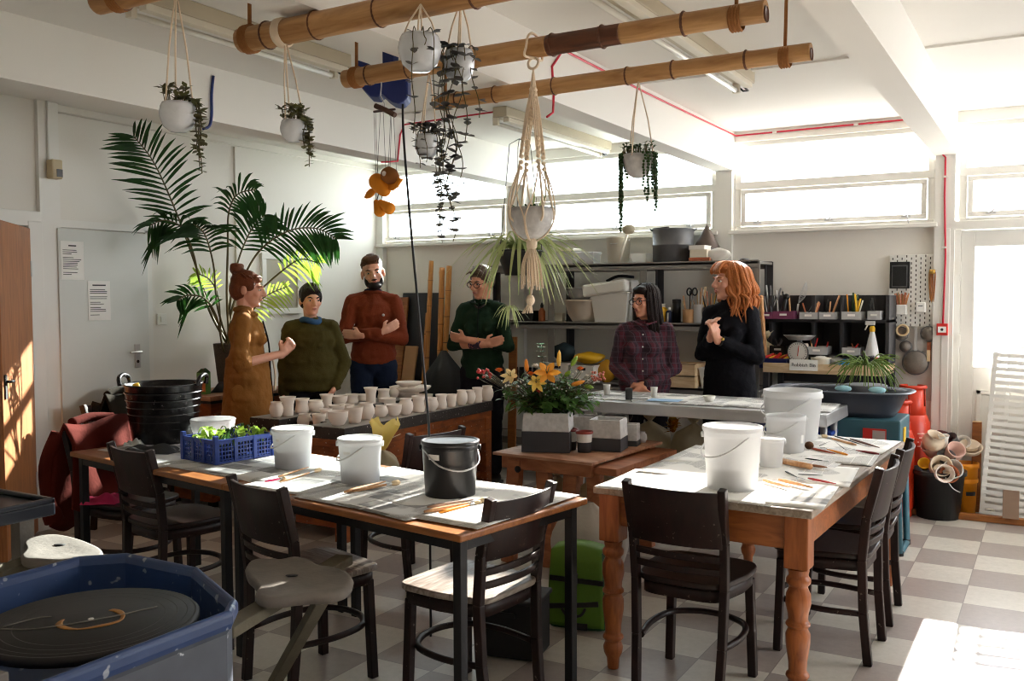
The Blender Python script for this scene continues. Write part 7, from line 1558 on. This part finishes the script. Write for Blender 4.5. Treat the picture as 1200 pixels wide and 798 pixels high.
M['tan'] = cloth('tan_cotton', (142, 94, 44)); M['olive'] = cloth('olive_knit', (70, 62, 26), .5, 160); M['rust'] = cloth('rust_knit', (122, 52, 28), .5, 160); M['dkgreen'] = cloth('dark_green_jersey', (28, 50, 34)); M['plaid'] = plaid_mat(); M['blk'] = cloth('black_jersey', (18, 18, 24)); M['denim'] = cloth('navy_denim', (26, 36, 58)); M['dkden'] = cloth('dark_trousers', (26, 24, 32)); M['bluecol'] = cloth('blue_collar', (52, 84, 120))
def hairm(name, c, tr=.0):
    m = mat(name, c, .55, var=.35, scale=30, bump=.5, bscale=160, spec=.25); return m
M['auburn'] = hairm('auburn_hair', (112, 58, 30)); M['dkhair'] = hairm('dark_brown_hair', (32, 20, 17)); M['brhair'] = hairm('brown_hair', (84, 54, 34)); M['greyhair'] = hairm('greying_brown_hair', (92, 72, 58)); M['ginger'] = hairm('ginger_hair', (178, 106, 56))
M['shoe'] = mat('dark_leather', (36, 28, 26), .4)
def hand(b, W, d, n, side=1, curl=.5, sc=1.0, spread=1.0):
    W, d, n = V(W), V(d).normalized(), V(n); n = (n-d*n.dot(d)).normalized(); t = n.cross(d)*side
    b.cap(W-d*.02*sc, .025*sc, W+d*.03*sc, .024*sc)
    for off, l in ((.031, .068), (.011, .077), (-.010, .072), (-.029, .056)):
        k = W+d*.088*sc+t*off*sc*spread; b.cap(W+t*off*.55*sc+d*.012*sc, .0145*sc, k, .0115*sc)
        p = k
        for j, (f, r) in enumerate(((.5, .0105), (.3, .0095), (.24, .0085))):
            c = curl*(j+.6); dd = d*cos(c)+n*sin(c); q = p+dd*l*f*sc; b.cap(p, r*sc, q, (r-.0008)*sc, n=8); p = q
    p = W+t*.026*sc+d*.018*sc; q = p+(t*.62+d*.62+n*.35).normalized()*.042*sc; b.cap(p-t*.01*sc, .0155*sc, q, .0125*sc); r = q+(d*.85+t*.1+n*(.3+curl*.5)).normalized()*.034*sc; b.cap(q, .0118*sc, r, .009*sc)
class P:
    def __init__(s, label, x, y, face, h, w=1.0, skin='skin'):
        s.t = thing('person', label, 'person', (x, y, 0), face, group='people in the studio'); s.k = h/1.70; s.w = w; s.skin = skin; s.b = MB()
    def p(s, *a): return V(a)*s.k
    def legs(s, mt='denim', skirt=False, feet=.09, nm='trousers', top=.98):
        k = s.k
        b = MB()
        for g in (-1, 1):
            s.b.cap(s.p(g*.09, 0, .90), .075*k, s.p(g*.09, .01, .48), .052*k); s.b.cap(s.p(g*.09, .01, .48), .05*k, s.p(g*.095, -.01, .09), .036*k); s.b.cap(s.p(g*.095, -.03, .05), .034*k, s.p(g*.105, .13, .035), .03*k)
            b.cap(s.p(g*.088, 0, .88), .098*k, s.p(g*.092, .01, .48), .07*k); b.cap(s.p(g*.092, .01, .48), .07*k, s.p(g*.096, -.005, .12), .058*k)
            f = MB(); f.cap(s.p(g*.096, -.035, .045), .042*k, s.p(g*.108, .14, .04), .038*k); f.box(s.p(g*.102, .05, .012), (.085*k, .27*k, .022*k)); f.build('shoe', 'shoe', s.t)
        b.ell(s.p(0, 0, .92), (.175*k*s.w, .118*k, .12*k)); b.build(nm, mt, s.t, remesh=.011, smooth=4, folds=True)
    def torso(s):
        k, w = s.k, s.w; b = s.b
        b.ell(s.p(0, -.005, 1.25), (.12*k*w, .08*k, .14*k)); b.ell(s.p(0, 0, 1.08), (.12*k*w, .085*k, .16*k)); b.ell(s.p(0, 0, .93), (.14*k*w, .09*k, .11*k)); b.cap(s.p(0, -.01, 1.36), .06*k, s.p(0, .0, 1.47), .048*k)
    def arm(s, side, elbow, wrist, shoulder=None):
        k = s.k; sh = s.p(*(shoulder or (side*.152*s.w, -.005, 1.372))); e, w_ = s.p(*elbow), s.p(*wrist)
        s.b.cap(s.p(side*.06, -.01, 1.34), .045*k, sh+s.p(-side*.012, 0, -.02), .036*k); s.b.cap(sh+s.p(-side*.012, 0, -.02), .036*k, e, .034*k); s.b.cap(e, .038*k, w_, .026*k); return sh, e, w_
    def top(s, nm, mt, arms, cuff=1.0, hem=.88, bulk=1.0, collar=0, chest=0, flare=1.0, extra=None, vox=.0095):
        k, w = s.k*1.0, s.w; b = MB(); B = bulk
        b.ell(s.p(0, 0, 1.27), (.160*k*w*B, .118*k*B, .15*k)); b.ell(s.p(0, .0, 1.10), (.165*k*w*B, .118*k*B, .17*k)); b.ell(s.p(0, 0, .97), (.178*k*w*B*flare, .125*k*B*flare, .13*k))
        prof = [(.0, hem), (.162*B*flare, hem), (.170*B*flare, hem+.02), (.162*B, hem+.12), (.15*B, 1.12), (.10, 1.2), (0, 1.2)]
        b.lathe([(r*k*w, z*k) for r, z in prof], n=28, sy=.7/w if w > 1.05 else .7)
        if chest:
            for g in (-1, 1): b.ell(s.p(g*.075, .085*B, 1.235), .062*k*chest)
        for (sd, sh, e, wr) in arms:
            b.cap(s.p(sd*.035, -.008, 1.418), .045*k, sh, .054*k*B**.5); b.cap(sh, .057*k*B**.5, e, .049*k*B**.5); end = e+(wr-e)*cuff
            if cuff > .05: b.cap(e, .052*k*B**.5, end, .042*k*B**.5); 
            b.ell(e, .052*k*B**.5)
        b.cap(s.p(0, -.02, 1.36), .085*k, s.p(0, -.012, 1.425), .068*k)
        if collar: b.cap(s.p(0, -.01, 1.40), .070*k, s.p(0, .0, 1.40+collar), .062*k)
        if extra: extra(b)
        return b.build(nm, mt, s.t, remesh=vox, smooth=4, folds=True)
    def head(s, yaw=0, pitch=0, roll=0, off=(0, .015, 1.585), sc=1.0):
        sc *= 1.07
        R = RZ(yaw) @ RX(pitch) @ RY(roll); k = s.k*sc; O = s.p(*off); s.R, s.O, s.hk = R, O, k; b = s.b
        def E(c, r): b.ell(O+R @ (V(c)*k), tuple(q*k for q in r), R, 0, 14)
        def C(a, ra, c, rc): b.cap(O+R @ (V(a)*k), ra*k, O+R @ (V(c)*k), rc*k)
        E((0, -.015, .035), (.074, .094, .08)); E((0, .022, -.018), (.062, .072, .086)); E((0, .036, -.075), (.046, .046, .036)); E((0, .07, -.094), (.02, .018, .015))
        C((0, .092, .014), .009, (0, .112, -.022), .0125); E((0, .103, -.028), (.019, .012, .009)); E((0, .078, .026), (.05, .018, .012)); E((0, .088, -.054), (.021, .010, .010))
        for g in (-1, 1): E((g*.036, .064, -.02), (.024, .022, .022)); E((g*.077, -.008, -.006), (.010, .022, .032))
        b.cap(s.p(0, -.01, 1.40), .052*s.k, O+R @ (V((0, -.02, -.06))*k), .05*k)
        for g in (-1, 1):
            m = MB(); c = O+R @ (V((g*.032, .0815, .006))*k); m.ell(c, (.0105*k, .009*k, .0062*k), R, 0, 10); e = m.build('eye', 'eye', s.t); q = MB(); q.ell(O+R @ (V((g*.032, .0895, .006))*k), (.0064*k, .003*k, .0058*k), R, 0, 8); q.build('iris', 'iris', e)
        s.Hp = lambda *a: O+R @ (V(a)*k)
    def face(s, hair, brow=1.0, lips='lips'):
        for g in (-1, 1): MB().tube([s.Hp(g*.015, .093, .024), s.Hp(g*.032, .093, .031), s.Hp(g*.05, .078, .026)], [.003*brow*s.hk, .0045*brow*s.hk, .0025*s.hk], 6).build('eyebrow', hair, s.t)
        b = MB(); b.ell(s.Hp(0, .094, -.051), (.018*s.hk, .005*s.hk, .0036*s.hk), s.R, 0, 10); b.ell(s.Hp(0, .093, -.058), (.016*s.hk, .006*s.hk, .0045*s.hk), s.R, 0, 10); b.build('lips', lips, s.t)
    def glasses(s):
        b = MB(); k = s.hk
        for g in (-1, 1): b.tube([s.Hp(g*.034+.024*cos(a), .106-abs(.024*cos(a)+g*.034)*.15, .002+.018*sin(a)) for a in [i*.42 for i in range(15)]], .0024*k, 6, closed=True); b.tube([s.Hp(g*.058, .098, .008), s.Hp(g*.078, .05, .012), s.Hp(g*.08, -.01, .006)], .002*k, 5)
        b.tube([s.Hp(-.011, .106, .006), s.Hp(0, .11, .008), s.Hp(.011, .106, .006)], .0022*k, 5); b.build('glasses', 'blackm', s.t)
    def hairmass(s, mt, ells, strands=(), nm='hair', vox=.008, r=.010):
        b = MB()
        for c, q in ells: b.ell(s.Hp(*c), tuple(v*s.hk for v in q), s.R, 0, 14)
        b.build(nm, mt, s.t, remesh=vox, smooth=3)
        if strands:
            b = MB()
            for pts in strands: path = smoothpath([s.Hp(*q) for q in pts], 4); n = len(path); b.tube(path, [r*s.hk*max(.12, sin(pi*(.08+.9*i/(n-1)))**.6) for i in range(n)], 6)
            b.build('hair_locks', mt, s.t)
    def done(s): s.b.build('body', s.skin, s.t, remesh=.0062, smooth=2)
CAMF = atan2(-FW.y, -FW.x)-pi/2      # rotation that makes a figure face the viewer
def capmass(up=.012): return [((0, -.022, .048), (.083, .098, .082)), ((0, -.05, .0), (.08, .075, .085))]
random.seed(31)
# 1 --- woman in tan coat, facing right
q = aD(288, 330, 6.62); s = P('woman in a long tan work coat with a high auburn bun, hands clasped, facing right', q.x, q.y, CAMF+rad(100), 1.70, 1.08)
s.legs('dkden'); s.torso(); A = [(1,)+s.arm(1, (.215, -.03, 1.07), (.055, .245, 1.13)), (-1,)+s.arm(-1, (-.215, .0, 1.07), (-.05, .25, 1.125))]
hand(s.b, A[0][3], (-.35, .6, .7), (-.9, -.35, .1), -1, .8); hand(s.b, A[1][3], (.3, .62, .72), (.9, -.35, .1), 1, .8)
def coatx(b):
    k = s.k; b.lathe([(0, .50*k), (.225*k, .50*k), (.232*k, .53*k), (.215*k, .75*k), (.195*k, .95*k), (.178*k, 1.1*k), (0, 1.15*k)], n=32, sy=.82)
    for g, (sd, sh, e, w_) in zip((1, -1), A): b.cap(e.lerp(sh, .22), .068*k, e.lerp(w_, .10), .062*k)
o = s.top('coat', 'tan', A, .08, .8, 1.1, .0, .8, 1.1, coatx)
b = MB(); b.tube(smoothpath([s.p(-.06, .065, 1.40), s.p(-.085, .0, 1.435), s.p(-.05, -.065, 1.445), s.p(.05, -.065, 1.445), s.p(.085, .0, 1.435), s.p(.06, .065, 1.40)], 5), .02*s.k, 8); b.build('collar', 'tan', o); b = MB(); b.tube(smoothpath([s.p(-.03, .11, 1.36), s.p(-.01, .15, 1.2), s.p(0, .16, 1.0), s.p(0, .18, .75)], 5), .006, 6); b.build('front_edge', 'dkden', o); MB().ell(s.p(.19, -.03, .86), (.012, .065, .075), None, 0, 12).build('pocket', 'tan', o)
b = MB(); b.tube(smoothpath([s.p(-.05, .17, 1.1), s.p(-.05, .19, .98), s.p(-.04, .185, .86)], 5), .008, 6); b.build('apron_string', 'cotton', o)
s.head(rad(-8), rad(-6), 0, sc=1.02); s.face('auburn')
lk = []
for i in range(26): a = rr(-1.9, 1.9); lk.append([(.07*sin(a), .055*cos(a)+.01, .07), (.085*sin(a), -.03+.03*cos(a), .10), (.045*sin(a), -.085, .10), (.02*sin(a*3), -.10, .115)])
s.hairmass('auburn', capmass()+[((0, -.085, .125), (.048, .046, .042)), ((.02, -.10, .14), (.028, .026, .024)), ((-.022, -.07, .145), (.026, .028, .022)), ((0, .05, .075), (.062, .035, .03)), ((.066, .02, .03), (.018, .04, .04)), ((-.066, .02, .03), (.018, .04, .04))], lk, r=.008)
s.done()
# 2 --- woman in olive jumper
q = aD(364, 348, 7.15); s = P('person with short dark hair in a baggy olive jumper over a blue collar', q.x, q.y, CAMF+rad(8), 1.61, 1.08, 'skin')
s.legs('dkden'); s.torso(); A = [(1,)+s.arm(1, (.222, -.03, 1.08), (.215, .03, .84)), (-1,)+s.arm(-1, (-.262, -.03, 1.08), (-.185, .09, .90))]
hand(s.b, A[0][3], (0, .1, -1), (-1, .2, 0), -1, .35); hand(s.b, A[1][3], (.35, .2, -.9), (.9, .2, .3), 1, .3)
s.top('jumper', 'olive', A, .94, .86, 1.22, .0, .5, 1.05); b = MB(); b.tube([s.p(.072*cos(a), .065*sin(a)+.005, 1.425+.012*sin(a*2)) for a in [i*.4 for i in range(16)]], .024*s.k, 10, closed=True); b.build('blue_collar', 'bluecol', s.t)
s.head(rad(22), rad(-2), 0); s.face('dkhair', 1.2)
s.hairmass('dkhair', [((0, -.02, .055), (.083, .098, .08)), ((0, -.055, .0), (.076, .066, .075)), ((0, .055, .085), (.064, .036, .026)), ((.07, .015, .03), (.014, .03, .045)), ((-.07, .015, .03), (.014, .03, .045)), ((.03, .06, .09), (.03, .03, .022))], [[(x, -.07, .105-8*x*x), (x, .0, .134-9*x*x), (x*1.2+.02, .084, .080-6*x*x)] for x in [rr(-.06, .06) for _ in range(20)]], r=.010)
s.done()
# 3 --- bearded man arms crossed
q = aD(437, 321, 7.74); s = P('bearded man in a rust jumper and navy jeans standing with arms crossed', q.x, q.y, CAMF+rad(6), 1.85, .96)
s.legs('denim'); s.torso(); A = [(1,)+s.arm(1, (.222, .08, 1.10), (-.06, .20, 1.14), (.160, 0, 1.372)), (-1,)+s.arm(-1, (-.222, .09, 1.09), (.04, .185, 1.13), (-.160, 0, 1.372))]
hand(s.b, A[0][3]+s.p(-.02, .0, .01), (-.85, -.25, .45), (.1, -1, .1), -1, .35); hand(s.b, A[1][3]+s.p(.05, .0, -.01), (1, -.25, .1), (0, -1, 0), 1, .3)
o = s.top('jumper', 'rust', A, .93, .90, 1.05); b = MB(); b.tube([s.p(.066*cos(a), .06*sin(a), 1.435+.012*sin(a)) for a in [i*.4 for i in range(16)]], .014*s.k, 8, closed=True); b.build('neck_band', 'rust', o); b = MB(); b.ell(s.p(-.08, .135, 1.27), (.012, .005, .012)); b.build('badge', 'steel', o)
b = MB(); b.tube([s.p(.058*cos(a), .055*sin(a)+.005, 1.45+.012*sin(a)) for a in [i*.4 for i in range(16)]], .012*s.k, 8, closed=True); b.build('shirt_collar', 'denim', s.t)
s.head(rad(4), rad(-4), rad(8)); s.face('brhair', 1.3)
s.hairmass('brhair', [((0, -.026, .062), (.079, .094, .074)), ((0, -.06, .015), (.070, .06, .066)), ((0, .045, .10), (.066, .046, .030)), ((.03, .06, .105), (.035, .034, .026)), ((-.03, .05, .108), (.03, .03, .024))], [[(x, -.07, .105-8*x*x), (x, -.01, .132-9*x*x), (x*1.05, .05, .122-9*x*x), (x*1.2+.01, .088, .088-6*x*x)] for x in [rr(-.058, .058) for _ in range(26)]], r=.010)
s.hairmass('dkhair', [((0, .055, -.085), (.05, .05, .036)), ((0, .085, -.085), (.03, .024, .03)), ((.05, .035, -.05), (.018, .034, .042)), ((-.05, .035, -.05), (.018, .034, .042)), ((0, .097, -.041), (.028, .009, .006))], nm='beard')
s.done()
# 4 --- woman in green, glasses
q = aD(565, 330, 7.58); s = P('woman with short hair, glasses and a dark green shirt, arms crossed, looking down', q.x, q.y, CAMF-rad(14), 1.76, .98, 'skin2')
s.legs('dkden'); s.torso(); A = [(1,)+s.arm(1, (.225, .05, 1.10), (-.07, .19, 1.11)), (-1,)+s.arm(-1, (-.225, .07, 1.09), (.08, .20, 1.15))]
hand(s.b, A[0][3], (-.95, -.1, .25), (.1, -1, .1), -1, .35); hand(s.b, A[1][3], (.95, -.15, .15), (0, -1, .2), 1, .4)
o = s.top('shirt', 'dkgreen', A, .28, .84, 1.04, 0, .8)
b = MB(); b.bar(s.p(-.012, .105, 1.42), s.p(-.075, .06, 1.435), .03, .012).bar(s.p(.012, .105, 1.42), s.p(.075, .06, 1.435), .03, .012); b.tube(smoothpath([s.p(-.075, .05, 1.435), s.p(0, -.06, 1.46), s.p(.075, .05, 1.435)], 6), .016, 8); b.build('collar', 'dkgreen', o, bevel=.004); MB().tube(smoothpath([s.p(0, .10, 1.42), s.p(0, .128, 1.3), s.p(0, .128, 1.15)], 4), .004, 6).build('placket', 'blk', o)
MB().tube(smoothpath([s.p(-.05, .04, 1.44), s.p(-.03, .09, 1.405), s.p(.0, .105, 1.39), s.p(.03, .09, 1.405), s.p(.05, .04, 1.44)], 4), .007, 6).build('necklace', mat('dark_beads', (60, 40, 36), .4), s.t)
e, w_ = A[0][2], A[0][3]; b = MB(); b.cap(e.lerp(w_, .62), .037*s.k, e.lerp(w_, .86), .034*s.k); b.build('patterned_cuff', mat('floral_cuff', (52, 44, 66), .8, var=.4, spots=(190, 110, 120), spot_cut=.6), s.t)
e, w_ = A[1][2], A[1][3]; c = e.lerp(w_, .72); d = (w_-e).normalized(); x, y = frame(d); MB().tube([c+(x*cos(i*.5)+y*sin(i*.5))*.031*s.k for i in range(13)], .0035, 6).build('bracelet', 'brass', s.t)
s.head(rad(-24), rad(-12), rad(-3)); s.face('greyhair'); s.glasses()
s.hairmass('greyhair', [((0, -.02, .052), (.081, .097, .08)), ((0, -.055, .005), (.074, .062, .065)), ((0, .05, .088), (.062, .034, .026)), ((.07, .012, .04), (.013, .028, .036)), ((-.07, .012, .04), (.013, .028, .036))], [[(x, -.07, .10-8*x*x), (x, .0, .130-9*x*x), (x*1.15+.012, .078, .094-7*x*x)] for x in [rr(-.058, .058) for _ in range(20)]], r=.008)
s.done()
# 5 --- woman in plaid
q = aD(756, 351, 6.62); s = P('woman with long dark hair and glasses in a plaid shirt, hands clasped low', q.x, q.y, CAMF-rad(14), 1.60, 1.04, 'skin2')
s.legs('dkden'); s.torso(); A = [(1,)+s.arm(1, (.225, .0, 1.09), (.065, .17, .965)), (-1,)+s.arm(-1, (-.225, .0, 1.09), (-.02, .185, .955))]
hand(s.b, A[0][3], (-.7, .35, -.5), (-.3, -.8, .1), -1, .5); hand(s.b, A[1][3], (.6, .4, -.55), (.2, -.9, .1), 1, .5)
o = s.top('plaid_shirt', 'plaid', A, .9, .80, 1.06, 0, 1.0, 1.06)
for i in range(6): MB().ell(s.p(0, .145+.015*sin(i), 1.34-.09*i), .006).build('button', 'white', o)
b = MB(); b.bar(s.p(-.012, .11, 1.41), s.p(-.085, .06, 1.435), .04, .012).bar(s.p(.012, .11, 1.41), s.p(.085, .06, 1.435), .04, .012); b.build('collar', 'plaid', o, bevel=.004)
s.head(rad(-36), rad(-4), 0); s.face('dkhair', 1.1); s.glasses()
lk = []
for i in range(64):
    a = rr(.55, 2*pi-.55); x, y = .086*sin(a), -.02+.082*cos(a); ln = rr(.20, .34); lk.append([(.03*sin(a), -.02+.03*cos(a), .125), (x*.95, y, .075), (x*1.08+rr(-.006, .006), y*1.05, -.05), (x*1.12+rr(-.012, .012), y*1.05-.012, -.5*ln-.06), (x*1.05+rr(-.02, .02), y-.015+rr(-.01, .03), -ln)])
s.hairmass('dkhair', capmass()+[((0, .045, .082), (.064, .04, .03)), ((0, -.065, -.11), (.082, .05, .11)), ((.078, -.01, -.06), (.022, .04, .10)), ((-.078, -.01, -.06), (.022, .04, .10))], lk, r=.013)
s.done()
# 6 --- woman in black roll-neck
q = aD(856, 330, 6.5); s = P('woman with wavy ginger hair in a black roll-neck, hands together at her chest', q.x, q.y, CAMF-rad(38), 1.74, .95)
s.legs('blk', top=1.0); s.torso(); A = [(1,)+s.arm(1, (.205, .0, 1.09), (.055, .185, 1.22)), (-1,)+s.arm(-1, (-.205, .02, 1.08), (.0, .205, 1.21))]
hand(s.b, A[0][3], (-.25, .25, 1), (-.9, -.2, -.1), -1, .55); hand(s.b, A[1][3], (.2, .2, 1), (.85, -.3, 0), 1, .75)
def tun(b): k = s.k; b.lathe([(0, .45*k), (.19*k, .45*k), (.195*k, .5*k), (.19*k, .8*k), (.17*k, 1.05*k), (0, 1.1*k)], n=30, sy=.78)
s.top('roll_neck_dress', 'blk', A, .80, .8, 1.05, .055, .85, 1.0, tun)
e, w_ = A[1][2], A[1][3]; c = e.lerp(w_, .88); d = (w_-e).normalized(); x, y = frame(d); o = MB().tube([c+(x*cos(i*.5)+y*sin(i*.5))*.034*s.k for i in range(13)], .006, 6).build('watch_strap', 'blackm', s.t); MB().ell(c-(FW*.0)+V((-.02, .025, .012)), .012).build('watch_face', 'brass', o)
s.head(rad(-36), rad(0), 0, sc=1.02); s.face('ginger')
lk = []
for i in range(110):
    a = rr(.5, 2*pi-.5); x, y = .092*sin(a), -.03+.085*cos(a); ln = rr(.16, .26); w1, w2 = rr(-.028, .028), rr(-.03, .03)
    lk.append([(.03*sin(a), -.02+.03*cos(a), .128), (x*1.0+w1*.3, y, .085), (x*1.08+w1, y*1.08-.01, .01), (x*1.10+w2, y*1.12-.02+w1, -.06), (x*1.13-w1*1.3, y*1.15-.035-w2, -.11), (x*1.15+w2*1.3, y*1.12-.035+w1, -ln)])
for i in range(12): x = rr(-.055, .055); lk.append([(x*.6, 0, .125), (x*.9, .06, .12), (x*1.1, .098, .078), (x*1.25, .095, .05)])
s.hairmass('ginger', capmass()+[((0, .04, .085), (.066, .045, .032)), ((0, -.075, -.07), (.09, .055, .095)), ((.076, -.03, -.04), (.03, .04, .08)), ((-.076, -.03, -.04), (.03, .04, .08))], lk, r=.012)
s.done()
